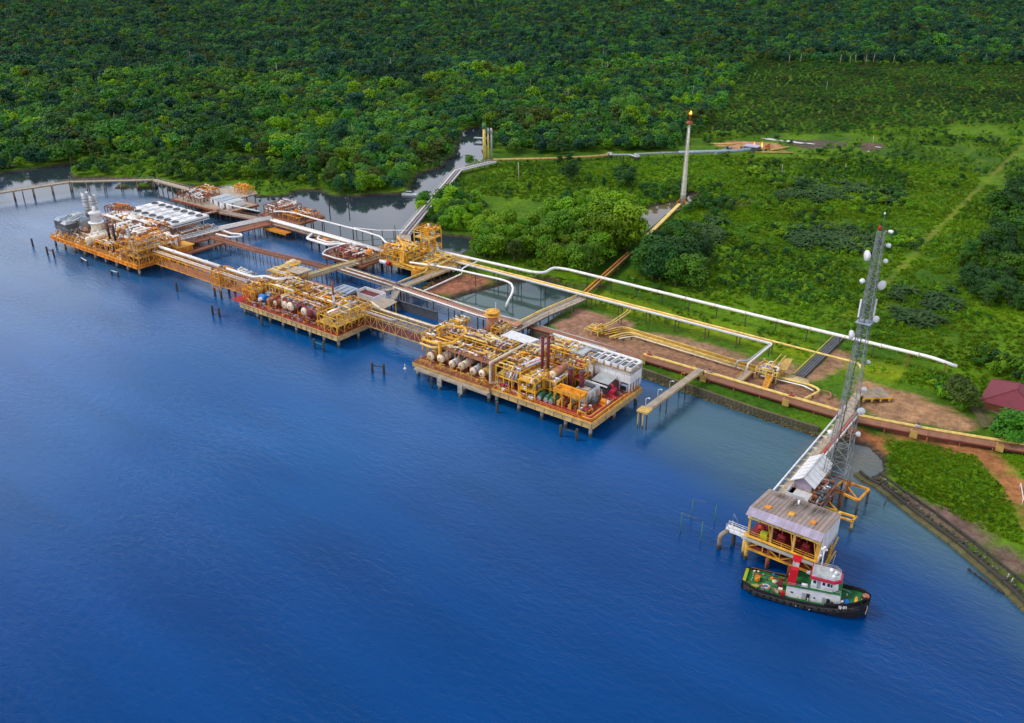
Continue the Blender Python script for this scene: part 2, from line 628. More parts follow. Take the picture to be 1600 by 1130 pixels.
def grid_obj(name, U1, V1, Z, m, kind='structure'):
    nu, nv = len(U1), len(V1)
    UU, VV = np.meshgrid(U1, V1, indexing='ij')
    me = bpy.data.meshes.new(name)
    co = np.stack([UU.ravel(), VV.ravel(), Z], 1)
    i = np.arange(nu - 1)[:, None] * nv + np.arange(nv - 1)[None, :]
    q = np.stack([i, i + nv, i + nv + 1, i + 1], -1).reshape(-1, 4)
    me.vertices.add(len(co))
    me.vertices.foreach_set('co', co.ravel())
    me.loops.add(q.size)
    me.loops.foreach_set('vertex_index', q.ravel())
    me.polygons.add(len(q))
    me.polygons.foreach_set('loop_start', np.arange(len(q)) * 4)
    me.polygons.foreach_set('use_smooth', np.ones(len(q), bool))
    me.update(calc_edges=True)
    me.materials.append(m)
    o = bpy.data.objects.new(name, me)
    COL.objects.link(o)
    o['kind'] = kind
    return o

gm = bpy.data.materials.new('ground_cover')
gm.use_nodes = True
t_ = gm.node_tree
b_ = t_.nodes['Principled BSDF']
b_.inputs['Roughness'].default_value = .95
b_.inputs['Specular IOR Level'].default_value = .15
at = t_.nodes.new('ShaderNodeAttribute')
at.attribute_name = 'col'
gg = t_.nodes.new('ShaderNodeNewGeometry')
na = t_.nodes.new('ShaderNodeTexNoise')
na.inputs['Scale'].default_value = .55
na.inputs['Detail'].default_value = 9
na.inputs['Roughness'].default_value = .75
t_.links.new(gg.outputs['Position'], na.inputs['Vector'])
rr = t_.nodes.new('ShaderNodeMapRange')
rr.inputs['From Min'].default_value = .3
rr.inputs['From Max'].default_value = .7
rr.inputs['To Min'].default_value = .45
rr.inputs['To Max'].default_value = 1.65
t_.links.new(na.outputs['Fac'], rr.inputs['Value'])
vm = t_.nodes.new('ShaderNodeVectorMath')
vm.operation = 'SCALE'
t_.links.new(at.outputs['Color'], vm.inputs[0])
t_.links.new(rr.outputs['Result'], vm.inputs['Scale'])
t_.links.new(vm.outputs[0], b_.inputs['Base Color'])
bp = t_.nodes.new('ShaderNodeBump')
bp.inputs['Strength'].default_value = .9
bp.inputs['Distance'].default_value = .5
t_.links.new(na.outputs['Fac'], bp.inputs['Height'])
t_.links.new(bp.outputs['Normal'], b_.inputs['Normal'])
ground = grid_obj('ground', U1, V1, ZZ, gm)
ca = ground.data.color_attributes.new('col', 'FLOAT_COLOR', 'POINT')
ca.data.foreach_set('color', cols.ravel())

# ---- water
UW = axis(-4000, -520, 200, 2500, 4)
VW = axis(-1500, -160, 430, 5500, 4)
A, B = np.meshgrid(UW, VW, indexing='ij')
a_, b2 = A.ravel(), B.ravel()
def soft(poly, w):
    d = dist_poly(a_, b2, poly)
    i = inpoly(a_, b2, poly)
    return np.clip(np.where(i, .5 + d / w, .5 - d / w), 0, 1)
wob = (fbm(a_, b2, 20) - .5)
MURK = soft([(2, 60), (2, 18), (20, 8), (45, 4), (60, -2), (78, 2), (100, -2), (125, -20), (140, -30), (140, 60)], 22)
MURK = np.clip(MURK + wob * .5 * (MURK > 0.02), 0, 1)
CREEK = np.clip((b2 - 62 + wob * 20) / 26, 0, 1)
CREEK = np.maximum(CREEK, np.clip(((-a_ - 330) / 60), 0, 1) * np.clip((b2 + 10) / 60, 0, 1))
POND = soft([(-125, 50), (-58, 47), (-56, 90), (-115, 92)], 16)
DD = -.6 * (a_ - CAM.x) + .8 * (b2 - CAM.y)          # distance from the camera, for the sky sheen painted into the water
PALE_SHEEN = np.clip((DD - 150) / 75 + wob * .35, 0, 1) * np.clip((75 - a_) / 110, .25, 1)  # sky reflection painted into the base colour, paler with distance
LILAC_SHEEN = np.clip((-a_ - 120 + wob * 90) / 130, 0, 1) * np.clip((DD - 250 + wob * 60) / 120, 0, 1)  # lilac sky reflection painted into the far left water colour
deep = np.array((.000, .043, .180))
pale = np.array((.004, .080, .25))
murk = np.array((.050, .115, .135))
crk = np.array((.028, .042, .050))
pnd = np.array((.045, .085, .075))
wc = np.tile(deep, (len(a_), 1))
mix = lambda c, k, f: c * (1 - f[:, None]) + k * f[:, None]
wc = mix(wc, pale, PALE_SHEEN)
wc = mix(wc, np.array((.045, .125, .24)), LILAC_SHEEN * .8)
wc = mix(wc, murk, MURK * .9)
wc = mix(wc, crk, CREEK)
wc = mix(wc, pnd, POND)
INL = np.clip(1 - np.hypot(a_ - 64, b2 - 35) / 15, 0, 1) ** .6
wc = mix(wc, np.array((.15, .13, .085)), INL)
mr_ = inpoly(a_, b2, POOLS[1])
brown = np.clip(1 - dist_poly(a_, b2, POOLS[1]) / 8, 0, 1)
wc = mix(wc, np.array((.16, .12, .05)), np.maximum(brown, mr_.astype(float)) * .8)
CALM = np.clip(np.maximum(CREEK, POND), 0, 1)
wm = bpy.data.materials.new('water')
wm.use_nodes = True
t_ = wm.node_tree
b_ = t_.nodes['Principled BSDF']
b_.inputs['IOR'].default_value = 1.37
b_.inputs['Specular Tint'].default_value = (.2, .65, 1, 1)
b_.inputs['Roughness'].default_value = .04
at = t_.nodes.new('ShaderNodeAttribute')
at.attribute_name = 'col'
gg = t_.nodes.new('ShaderNodeNewGeometry')
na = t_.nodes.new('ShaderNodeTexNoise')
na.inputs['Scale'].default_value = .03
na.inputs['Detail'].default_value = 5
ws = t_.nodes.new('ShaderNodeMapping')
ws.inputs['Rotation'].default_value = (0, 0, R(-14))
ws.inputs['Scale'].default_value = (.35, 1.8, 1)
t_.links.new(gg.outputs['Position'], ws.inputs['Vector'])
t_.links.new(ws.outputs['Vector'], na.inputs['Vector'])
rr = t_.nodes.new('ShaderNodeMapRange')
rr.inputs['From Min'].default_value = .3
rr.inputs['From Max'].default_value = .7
rr.inputs['To Min'].default_value = .84  # stretched streaks in the colour imitate ripples and a band of sheen
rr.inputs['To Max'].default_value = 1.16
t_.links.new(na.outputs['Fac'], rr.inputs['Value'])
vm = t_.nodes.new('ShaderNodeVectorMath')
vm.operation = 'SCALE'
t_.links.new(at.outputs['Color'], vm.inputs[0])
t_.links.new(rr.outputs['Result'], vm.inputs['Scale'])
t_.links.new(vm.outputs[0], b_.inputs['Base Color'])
mpn = t_.nodes.new('ShaderNodeMapping')
mpn.inputs['Rotation'].default_value = (0, 0, R(36))
mpn.inputs['Scale'].default_value = (.55, 1.3, 1)
t_.links.new(gg.outputs['Position'], mpn.inputs['Vector'])
w1 = t_.nodes.new('ShaderNodeTexNoise')
w1.inputs['Scale'].default_value = .55
w1.inputs['Detail'].default_value = 6
w1.inputs['Roughness'].default_value = .62
w1.inputs['Distortion'].default_value = .6
t_.links.new(mpn.outputs['Vector'], w1.inputs['Vector'])
bp = t_.nodes.new('ShaderNodeBump')
bp.inputs['Distance'].default_value = .35
ac = t_.nodes.new('ShaderNodeAttribute')
ac.attribute_name = 'calm'
mc = t_.nodes.new('ShaderNodeMapRange')
mc.inputs['To Min'].default_value = .42
mc.inputs['To Max'].default_value = .05
t_.links.new(ac.outputs['Fac'], mc.inputs['Value'])
wp_ = t_.nodes.new('ShaderNodeTexNoise')
wp_.inputs['Scale'].default_value = .022
wp_.inputs['Detail'].default_value = 4
t_.links.new(mpn.outputs['Vector'], wp_.inputs['Vector'])
wr_ = t_.nodes.new('ShaderNodeMapRange')
wr_.inputs['From Min'].default_value = .35
wr_.inputs['From Max'].default_value = .65
wr_.inputs['To Min'].default_value = .35
wr_.inputs['To Max'].default_value = 1.5
t_.links.new(wp_.outputs['Fac'], wr_.inputs['Value'])
mm_ = t_.nodes.new('ShaderNodeMath')
mm_.operation = 'MULTIPLY'
t_.links.new(wr_.outputs['Result'], mm_.inputs[0])
t_.links.new(mc.outputs['Result'], mm_.inputs[1])
t_.links.new(mm_.outputs[0], bp.inputs['Strength'])
t_.links.new(w1.outputs['Fac'], bp.inputs['Height'])
t_.links.new(bp.outputs['Normal'], b_.inputs['Normal'])
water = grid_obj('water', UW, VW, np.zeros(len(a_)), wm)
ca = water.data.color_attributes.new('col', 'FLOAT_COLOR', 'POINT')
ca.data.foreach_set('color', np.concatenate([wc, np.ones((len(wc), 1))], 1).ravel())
fa = water.data.attributes.new('calm', 'FLOAT', 'POINT')
fa.data.foreach_set('value', CALM)

# ============================================================ vegetation
def leafmat(name, dark, light, trans=.25):
    m = bpy.data.materials.new(name)
    m.use_nodes = True
    t = m.node_tree
    b = t.nodes['Principled BSDF']
    b.inputs['Roughness'].default_value = .65
    b.inputs['Specular IOR Level'].default_value = .2
    a = t.nodes.new('ShaderNodeAttribute')
    a.attribute_name = 'lv'
    oi = t.nodes.new('ShaderNodeObjectInfo')
    g = t.nodes.new('ShaderNodeNewGeometry')
    n = t.nodes.new('ShaderNodeTexNoise')
    n.inputs['Scale'].default_value = .012
    n.inputs['Detail'].default_value = 3
    t.links.new(g.outputs['Position'], n.inputs['Vector'])
    m1 = t.nodes.new('ShaderNodeMath')
    m1.operation = 'MULTIPLY_ADD'
    m1.inputs[1].default_value = .45
    t.links.new(a.outputs['Fac'], m1.inputs[0])
    m2 = t.nodes.new('ShaderNodeMath')
    m2.operation = 'MULTIPLY'
    m2.inputs[1].default_value = .5
    t.links.new(oi.outputs['Random'], m2.inputs[0])
    t.links.new(m2.outputs[0], m1.inputs[2])
    x = t.nodes.new('ShaderNodeMix')
    x.data_type = 'RGBA'
    x.inputs['A'].default_value = (*dark, 1)
    x.inputs['B'].default_value = (*light, 1)
    t.links.new(m1.outputs[0], x.inputs['Factor'])
    hs = t.nodes.new('ShaderNodeHueSaturation')
    mr = t.nodes.new('ShaderNodeMapRange')
    mr.inputs['From Min'].default_value = .35
    mr.inputs['From Max'].default_value = .65
    mr.inputs['To Min'].default_value = .7
    mr.inputs['To Max'].default_value = 1.35
    t.links.new(n.outputs['Fac'], mr.inputs['Value'])
    t.links.new(mr.outputs['Result'], hs.inputs['Value'])
    mh = t.nodes.new('ShaderNodeMapRange')
    mh.inputs['To Min'].default_value = .478
    mh.inputs['To Max'].default_value = .512
    wn = t.nodes.new('ShaderNodeTexWhiteNoise')
    wn.noise_dimensions = '1D'
    t.links.new(oi.outputs['Random'], wn.inputs['W'])
    t.links.new(wn.outputs['Value'], mh.inputs['Value'])
    t.links.new(mh.outputs['Result'], hs.inputs['Hue'])
    t.links.new(x.outputs['Result'], hs.inputs['Color'])
    t.links.new(hs.outputs['Color'], b.inputs['Base Color'])
    M[name] = m
    return m
leafmat('leaf_dark', (.008, .045, .007), (.030, .112, .013))
leafmat('leaf_mid', (.015, .076, .004), (.062, .195, .007))
leafmat('leaf_bright', (.050, .155, .002), (.175, .37, .003))
leafmat('leaf_olive', (.026, .056, .006), (.085, .135, .012))
leafmat('forest_dark', (.004, .036, .020), (.016, .088, .038))
leafmat('forest_mid', (.010, .068, .018), (.042, .175, .030))
leafmat('forest_bright', (.022, .110, .010), (.080, .250, .018))
leafmat('frond_dark', (.012, .045, .010), (.055, .125, .022))
leafmat('grass_blade', (.060, .150, .001), (.18, .31, .003))

def raw_mesh(name, V, F, lv, m):
    me = bpy.data.meshes.new(name)
    V = np.asarray(V, float)
    F = np.asarray(F)
    me.vertices.add(len(V))
    me.vertices.foreach_set('co', V.ravel())
    me.loops.add(F.size)
    me.loops.foreach_set('vertex_index', F.ravel())
    me.polygons.add(len(F))
    me.polygons.foreach_set('loop_start', np.arange(len(F)) * F.shape[1])
    me.update(calc_edges=True)
    a = me.attributes.new('lv', 'FLOAT', 'POINT')
    a.data.foreach_set('value', np.asarray(lv, float))
    me.materials.append(M[m])
    return me

def crown(name, seed, m, nl, nleaf, leaf, flat=.75, h0=.25):
    """leaf clumps over many small lobes; unit crown: radius 1, from z=h0 up to about 1.9"""
    r = np.random.RandomState(seed)
    lob = []
    for i in range(nl):
        a = r.rand() * 2 * math.pi
        zz = r.rand() ** .8
        rad = math.sqrt(r.rand()) * (1 - .62 * abs(zz - .35)) * .78
        lob.append((rad * math.cos(a), rad * math.sin(a), h0 + .25 + zz * (1.35 - h0), .22 + .20 * r.rand(), r.rand()))
    lob.append((0, 0, .95, .5, .5))
    lob = np.array(lob)
    k = r.choice(len(lob), nleaf, p=lob[:, 3] ** 2 / (lob[:, 3] ** 2).sum())
    d = r.normal(size=(nleaf, 3))
    d /= np.linalg.norm(d, axis=1)[:, None]
    d[:, 2] = np.where(d[:, 2] < -.35, -d[:, 2], d[:, 2])
    P = lob[k, :3] + d * (lob[k, 3] * (.75 + .35 * r.rand(nleaf)))[:, None] * np.array((1, 1, flat))
    nrm = d + r.normal(size=(nleaf, 3)) * .45
    nrm[:, 2] += .35
    nrm /= np.linalg.norm(nrm, axis=1)[:, None]
    tng = np.cross(nrm, r.normal(size=(nleaf, 3)))
    tng /= np.linalg.norm(tng, axis=1)[:, None]
    bt = np.cross(nrm, tng)
    s = (leaf * (.6 + .8 * r.rand(nleaf)))[:, None]
    q = np.stack([P - tng * s * 1.1, P - bt * s * .7, P + tng * s * 1.1 + nrm * s * .25, P + bt * s * .7], 1).reshape(-1, 3)
    lv = np.repeat(np.clip(lob[k, 4] * .7 + r.rand(nleaf) * .3, 0, 1), 4)
    return raw_mesh(name, q, np.arange(nleaf * 4).reshape(-1, 4), lv, m)

def trunkmesh(seed, m='bark'):
    r = random.Random(seed)
    b = MB()
    top = Vector((r.uniform(-.06, .06), r.uniform(-.06, .06), .9))
    def limb(p, q, r0, r1, n=6):
        d = (q - p).normalized()
        a = d.cross(Vector((.3, .8, .1))).normalized()
        c = d.cross(a)
        k0 = len(b.v)
        for pt, rr in ((p, r0), (q, r1)):
            for i in range(n):
                t = 2 * math.pi * i / n
                b.v.append(tuple(pt + a * rr * math.cos(t) + c * rr * math.sin(t)))
        for i in range(n):
            j = (i + 1) % n
            b.face((k0 + i, k0 + j, k0 + n + j, k0 + n + i), True)
    limb(Vector((0, 0, -.05)), top, .06, .03)
    for i in range(5):
        a = i * 1.256 + r.random()
        z = r.uniform(.35, .8)
        p = top * (z / .9)
        limb(p, p + Vector((math.cos(a) * .5, math.sin(a) * .5, r.uniform(.25, .5))), .028, .010, 5)
    return b.mesh('trunk', m)

def palmmesh(name, seed, m, nf=16, L_=1.0, stem=0., seg=5, w=.10):
    r = np.random.RandomState(seed)
    V, F, lv = [], [], []
    for i in range(nf):
        a = i * 2.4 + r.rand() * .5
        el = R(35 + 50 * r.rand())
        ln = L_ * (.75 + .4 * r.rand())
        c, s = math.cos(a), math.sin(a)
        x = z = 0.
        e = el
        pts = []
        for j in range(seg + 1):
            pts.append((x, z + stem))
            x += math.cos(e) * ln / seg
            z += math.sin(e) * ln / seg
            e -= R(20 + 12 * r.rand())
        v_ = r.rand()
        for j in range(seg):
            wa = w * (math.sin(math.pi * (j + .25) / (seg + .5)))
            wb = w * (math.sin(math.pi * (j + 1.25) / (seg + .5)))
            (xa, za), (xb, zb) = pts[j], pts[j + 1]
            for sg in (-1, 1):
                b = len(V)
                V += [(xa * c, xa * s, za), (xb * c, xb * s, zb),
                      (xb * c - sg * wb * s, xb * s + sg * wb * c, zb - wb * .45), (xa * c - sg * wa * s, xa * s + sg * wa * c, za - wa * .45)]
                F.append((b, b + 1, b + 2, b + 3))
                lv += [v_ * .7 + .3 * r.rand()] * 4
    return raw_mesh(name, V, F, lv, m)

def tuftmesh(name, seed, m, n=40, h=1.0):
    r = np.random.RandomState(seed)
    V, F, lv = [], [], []
    for i in range(n):
        a = r.rand() * 6.28
        p = np.array((r.normal() * .45, r.normal() * .45, 0))
        t = np.array((math.cos(a), math.sin(a), 0))
        w = .10 + .08 * r.rand()
        hh = h * (.4 + .6 * r.rand())
        lean = np.array((r.normal() * .25, r.normal() * .25, hh))
        b = len(V)
        V += [p - t * w, p + t * w, p + t * w * .5 + lean, p - t * w * .5 + lean]
        F.append((b, b + 1, b + 2, b + 3))
        lv += [r.rand()] * 4
    return raw_mesh(name, V, F, lv, m)

NEAR = {}
for kind, m in (('fdark', 'forest_dark'), ('fmid', 'forest_mid'), ('fbright', 'forest_bright'), ('dark', 'leaf_dark'), ('mid', 'leaf_mid'), ('bright', 'leaf_bright'), ('olive', 'leaf_olive')):
    NEAR[kind] = [crown('crown', 10 + i + len(m) * 7, m, 34, 2600, .062, h0=.1) for i in range(3)]
TRUNK = [trunkmesh(i) for i in range(3)]
PALM_NEAR = [palmmesh('fronds', 40 + i, 'frond_dark', 22, 1.0, 0, 5, .09) for i in range(3)]

PC = bpy.data.collections.new('foliage_stock')     # source shapes for the instanced woodland
PROTO = {}
def proto(key, me):
    o = bpy.data.objects.new('foliage', me)
    PC.objects.link(o)
    PROTO.setdefault(key, []).append(o)
for kind, m in (('dark', 'leaf_dark'), ('mid', 'leaf_mid'), ('bright', 'leaf_bright'), ('olive', 'leaf_olive')):
    for i in range(3):
        proto(kind, crown('crown', 60 + i + len(m), m, 20, 620, .10))
for kind, m in (('fdark', 'forest_dark'), ('fmid', 'forest_mid'), ('fbright', 'forest_bright')):
    for i in range(3):
        proto(kind, crown('crown', 160 + i + len(m), m, 16 + 5 * i, 620, .10, (.75, .95, .6)[i]))
for i in range(3):
    proto('shrub', crown('shrub', 90 + i, ('leaf_mid', 'leaf_bright', 'leaf_bright')[i], 9, 200, .15, .8, 0))
for i in range(2):
    proto('shrub_dark', crown('shrub', 95 + i, 'leaf_mid' if i else 'leaf_dark', 9, 200, .15, .8, 0))
for i in range(2):
    proto('palm', palmmesh('palm', 120 + i, 'frond_dark', 14, 1.2, .05, 4, .13))
for i in range(2):
    proto('palm_light', palmmesh('palm', 130 + i, 'leaf_olive', 14, 1.2, .4, 4, .13))
sn_ = MB().tube([(0, 0, 0), (.05, .03, .9), (0, .08, 1.9)], .035, 5, 0).tube([(.04, .02, 1.1), (.3, .1, 1.6)], .02, 4, 0).tube([(.03, .02, .8), (-.3, -.1, 1.3)], .02, 4, 0).mesh('snag', 'timber')
proto('snag', sn_)
for i in range(3):
    proto('tuft', tuftmesh('tuft', 140 + i, ('grass_blade', 'leaf_bright', 'grass_blade')[i]))
allp = []
KEYI = {}
for k, l in PROTO.items():
    KEYI[k] = (len(allp), len(l))
    allp += l
for i, o in enumerate(allp):
    o.name = 'foliage_%03d' % i
RS = np.random.RandomState(11)

def scatter(poly_px, spacing, prob=None, jit=.5, far=2600):
    """jittered points whose place lies inside a region marked on the photograph"""
    W_ = [G(x, max(y, -70)) for x, y in poly_px]
    u0, u1 = min(p[0] for p in W_), max(p[0] for p in W_)
    v0, v1 = min(p[1] for p in W_), max(p[1] for p in W_)
    a = np.arange(u0, u1, spacing)
    b = np.arange(v0, v1, spacing)
    A, B = np.meshgrid(a, b, indexing='ij')
    A = A.ravel() + (RS.rand(A.size) - .5) * spacing * 2 * jit
    B = B.ravel() + (RS.rand(B.size) - .5) * spacing * 2 * jit
    px, py, d = PX(A, B, 0)
    k = (d > 0) & (px > -260) & (px < 1860) & (d < far)
    A, B, px, py = A[k], B[k], px[k], py[k]
    k = inpoly(px, py, poly_px)
    A, B, px, py = A[k], B[k], px[k], py[k]
    if prob is not None:
        k = RS.rand(len(A)) < prob(A, B)
        A, B, px, py = A[k], B[k], px[k], py[k]
    return A, B, px, py
KEEP = []      # cleared strips: (polyline, half width)
KEEP.append((GP([(770, 250), (880, 248), (950, 243), (1180, 238)], 2), 4))
KEEP.append((GP([(625, 375), (715, 262), (770, 252)], 5), 3.5))
KEEP.append(([(-127, 82.5), (22, 82.5), (50, 82.5)], 3.5))
KEEP.append((GP([(910, 460), (935, 440), (977, 400), (1025, 375), (1012, 368), (1065, 318)], 2), 3))
KEEP.append((GP([(684, 392), (885, 421), (1000, 449), (1240, 508), (1497, 568)], 4), 3))
KEEP.append(([(34, 74), (34, 112)], 4))
KEEP.append((GP([(1640, 195), (1600, 228), (1480, 345), (1385, 445)]), 1.5))
def keep_out(A, B, mind=1.2):
    z, sd = land_height(A, B)
    k = sd > mind
    for pl, w in KEEP:
        k &= dist_poly(A, B, pl, False) > w
    for poly, c in SOIL[:11]:
        k &= ~inpoly(A, B, poly)
    return k, z
TREES = []     # x, y, scale xy, scale z, key, zone label index
ZL = ['green tree in the closed forest canopy behind the river plant',
      'mangrove tree on the low peninsula behind the long left jetty',
      'tree on the bank of the narrow creek left of the flare stack',
      'tree in the wood along the right edge of the meadow',
      'bushy tree standing in the scrub of the open meadow']
def plant(poly, sp, h, keys, zone, prob=None, ratio=.62, mind=1.5, far=2600):
    A, B, px, py = scatter(poly, sp, prob, far=far)
    k, z = keep_out(A, B, mind)
    A, B, z = A[k], B[k], z[k]
    hv = fbm(A + 50, B, 60)
    ks = list(keys)
    for i in range(len(A)):
        # species grow in patches
        sel = hv[i] * .75 + vnoise(A[i] + 700, B[i], 34) * .6 - .25 + RS.normal() * .16
        key = ks[min(len(ks) - 1, max(0, int(sel * len(ks) / .85)))]
        hh = h[0] + (h[1] - h[0]) * min(1, max(0, (.4 * RS.rand() + .6 * hv[i])))
        if RS.rand() < .06: hh *= 1.2 + .5 * RS.rand()
        TREES.append((A[i], B[i], hh * ratio * (.62 + .75 * RS.rand()) * .82, hh / 1.9, key, zone))
far_ = lambda A, B: np.where(np.hypot(A - CAM.x, B - CAM.y) > 1100, .62, 1.)
FOREST = [(-260, -70), (1860, -70), (1860, 108), (1500, 106), (1180, 100), (1150, 130), (1120, 190), (1080, 215), (1060, 238), (960, 240), (780, 244), (762, 240), (768, 222),
          (792, 221), (786, 211), (765, 205), (745, 199), (722, 205), (720, 215), (710, 243), (690, 262), (655, 258), (640, 303), (560, 312), (520, 308), (500, 280), (440, 262), (330, 240), (170, 252),
          (100, 262), (0, 276), (-260, 304)]
FU = [(-260, -70), (1860, -70), (1860, 108), (1500, 106), (1180, 100), (1140, 90), (900, 105), (600, 140), (300, 120), (-260, 130)]
FD = [(-260, 130), (300, 120), (600, 140), (900, 105), (1140, 90), (1180, 100)] + FOREST[5:]
plant(FU, 7.8, (6, 15), ['fdark', 'fmid', 'fdark', 'fbright', 'fdark', 'olive', 'fmid', 'fdark'], 0, far_, mind=.4)
plant(FD, 7.4, (5, 14), ['fmid', 'fbright', 'fdark', 'fbright', 'fmid', 'bright', 'olive', 'fbright'], 0, far_, mind=.4)
plant([(108, 268), (170, 254), (330, 242), (440, 262), (500, 280), (520, 300), (500, 300), (430, 285), (385, 282), (330, 296), (270, 296), (120, 284)], 5.6, (4, 8.5), ['mid', 'bright', 'dark', 'mid'], 1, mind=.3)
plant([(385, 282), (440, 266), (520, 280), (560, 300), (520, 306), (395, 309)], 4.2, (1.6, 3.0), ['bright', 'bright', 'mid'], 1)
plant([(650, 335), (655, 300), (700, 298), (760, 330), (745, 372), (670, 362)], 6.2, (6, 10), ['mid', 'bright', 'dark'], 2)
plant([(734, 402), (742, 372), (790, 352), (832, 365), (842, 412), (770, 410)], 7.4, (9, 14), ['bright', 'bright', 'mid', 'bright'], 2, ratio=.55)
plant([(845, 420), (848, 350), (900, 335), (960, 335), (1000, 345), (992, 392), (965, 425), (880, 440)], 8.0, (10, 17), ['bright', 'bright', 'mid', 'bright'], 2, ratio=.52)
plant([(1015, 445), (1010, 395), (1050, 372), (1100, 395), (1095, 450), (1050, 455)], 6.4, (8, 12), ['mid', 'dark', 'mid'], 2)
plant([(770, 246), (800, 246), (800, 205), (1060, 205), (1060, 238), (960, 240)], 7.5, (6, 10), ['mid', 'dark', 'mid', 'olive'], 0)
plant([(860, 300), (880, 240), (905, 240), (910, 290), (1010, 260), (1020, 300), (960, 300)], 9, (4, 9), ['dark', 'mid'], 2, prob=lambda A, B: .55 + 0 * A)
plant([(1550, 380), (1545, 340), (1575, 285), (1700, 270), (1700, 500), (1580, 500), (1505, 470), (1490, 430), (1510, 385)], 6.5, (5, 10), ['dark', 'mid', 'dark'], 3)
plant([(1000, 300), (1060, 290), (1095, 305), (1150, 330), (1130, 350), (1095, 335), (1040, 345), (1015, 330)], 5.5, (3, 6), ['mid', 'dark', 'mid'], 2)
# dense low scrub beyond the flare pit
plant([(1180, 100), (1860, 108), (1860, 196), (1600, 196), (1250, 212), (1080, 214), (1120, 190), (1150, 130)], 5.5, (2.4, 4.6), ['dark', 'mid', 'olive', 'dark'], 4, ratio=.75)
clump = lambda th, s, o: (lambda A, B: (fbm(A + o, B, s) > th) * .9)
plant([(1100, 212), (1600, 200), (1590, 232), (1390, 440), (1330, 470), (1130, 390), (1085, 330), (1100, 300)], 5.5, (1.5, 5), ['mid', 'bright', 'dark', 'bright'], 4, clump(.59, 20, 10), ratio=.75)
plant([(1190, 262), (1300, 240), (1420, 280), (1400, 330), (1290, 300), (1210, 300)], 5, (2.5, 5), ['mid', 'dark', 'bright'], 4, clump(.50, 24, 50), ratio=.7)
plant([(770, 300), (1000, 300), (990, 340), (840, 345), (790, 350)], 5.5, (1.8, 4), ['dark', 'mid', 'bright'], 2, clump(.46, 20, 80), ratio=.7)
SHR = []
plant([(1052, 300), (1062, 312), (1072, 322), (1095, 335), (1110, 318), (1090, 302)], 3.6, (2.5, 4.5), ['mid', 'dark'], 2)
def bushes(poly, sp, s, keys, prob=None, mind=.8):
    A, B, px, py = scatter(poly, sp, prob)
    k, z = keep_out(A, B, mind)
    for a, b, zz in zip(A[k], B[k], z[k]):
        q = s[0] + (s[1] - s[0]) * RS.rand()
        SHR.append((a, b, zz, q, q * (.7 + .5 * RS.rand()), keys[RS.randint(len(keys))]))
MEAD = [(700, 270), (760, 250), (1180, 242), (1100, 212), (1620, 196), (1860, 200), (1860, 620), (1500, 620), (1390, 600), (1100, 530), (905, 470), (1000, 430), (1000, 340), (760, 330), (655, 310)]
bushes(MEAD, 2.8, (.5, 1.4), ['shrub'], clump(.54, 16, 33))
bushes([(1000, 440), (1110, 470), (1120, 400), (1300, 410), (1330, 480), (1200, 480), (1100, 440), (1040, 470)], 2.6, (.8, 1.8), ['shrub', 'shrub_dark'], clump(.42, 12, 5))
for pg, pr in (([(1215, 372), (1240, 360), (1300, 354), (1372, 375), (1360, 402), (1300, 398), (1250, 392)], .9), ([(1388, 478), (1405, 452), (1445, 448), (1488, 458), (1503, 490), (1455, 516), (1405, 512)], .9),
               ([(1072, 350), (1090, 336), (1130, 350), (1130, 385), (1085, 378)], .9), ([(1230, 285), (1330, 290), (1415, 305), (1400, 325), (1290, 312), (1235, 300)], .8),
               ([(1210, 300), (1300, 312), (1280, 322), (1215, 312)], .8)):
    bushes(pg, 2.5, (2.6, 4.8), ['palm'], lambda A, B, pr=pr: (fbm(A + 9, B, 9) > .42) * pr)
bushes(FOREST, 34, (4.5, 8), ['palm', 'palm_light', 'palm'])
bushes(FOREST, 120, (5.5, 8), ['snag'])
bushes([(1440, 600), (1520, 615), (1510, 650), (1470, 640)], 2.6, (1.2, 2.6), ['shrub'])
bushes([(1505, 560), (1640, 575), (1640, 610), (1530, 590)], 3.2, (1.5, 3.2), ['shrub', 'shrub_dark'])
bushes([(640, 245), (700, 225), (700, 262), (655, 262), (620, 262)], 4, (3, 4.6), ['palm_light', 'palm', 'palm'], mind=1)
bushes([(800, 205), (880, 190), (960, 200), (960, 225), (860, 232)], 5, (4, 6), ['palm_light', 'palm'], mind=1)
bushes([(1392, 694), (1500, 712), (1575, 770), (1592, 850), (1530, 832), (1440, 782), (1385, 746), (1366, 712)], 1.8, (.3, .8), ['shrub', 'shrub'], clump(.52, 8, 3), .4)
bushes([(735, 400), (840, 415), (850, 440), (780, 430), (720, 405)], 2.4, (.5, 1.2), ['shrub'], clump(.5, 9, 8), .5)
bushes([(1440, 560), (1520, 570), (1510, 620), (1440, 600)], 2.4, (.6, 1.4), ['shrub'], clump(.5, 9, 8), .5)
bushes([(660, 255), (700, 262), (640, 290), (600, 300), (430, 285), (270, 285)], 4, (.8, 1.6), ['shrub'], None, .4)
TUF = []
def tufts(poly, sp, s, prob=None):
    A, B, px, py = scatter(poly, sp, prob)
    k, z = keep_out(A, B, .6)
    k &= ~((B > 84) & (B < 100) & (A > -62) & (A < 60))
    for a, b, zz in zip(A[k], B[k], z[k]):
        q = s[0] + (s[1] - s[0]) * RS.rand()
        TUF.append((a, b, zz, q, q * (.6 + .5 * RS.rand()), 'tuft'))
tufts([(1090, 330), (1330, 330), (1600, 330), (1600, 640), (1500, 620), (1340, 590), (905, 475), (1000, 430)], 1.9, (.5, 1.2), lambda A, B: .35 + .6 * (fbm(A, B, 15) > .45))
tufts([(1375, 690), (1500, 705), (1600, 720), (1600, 860), (1500, 815), (1400, 765)], 1.0, (.35, .8))
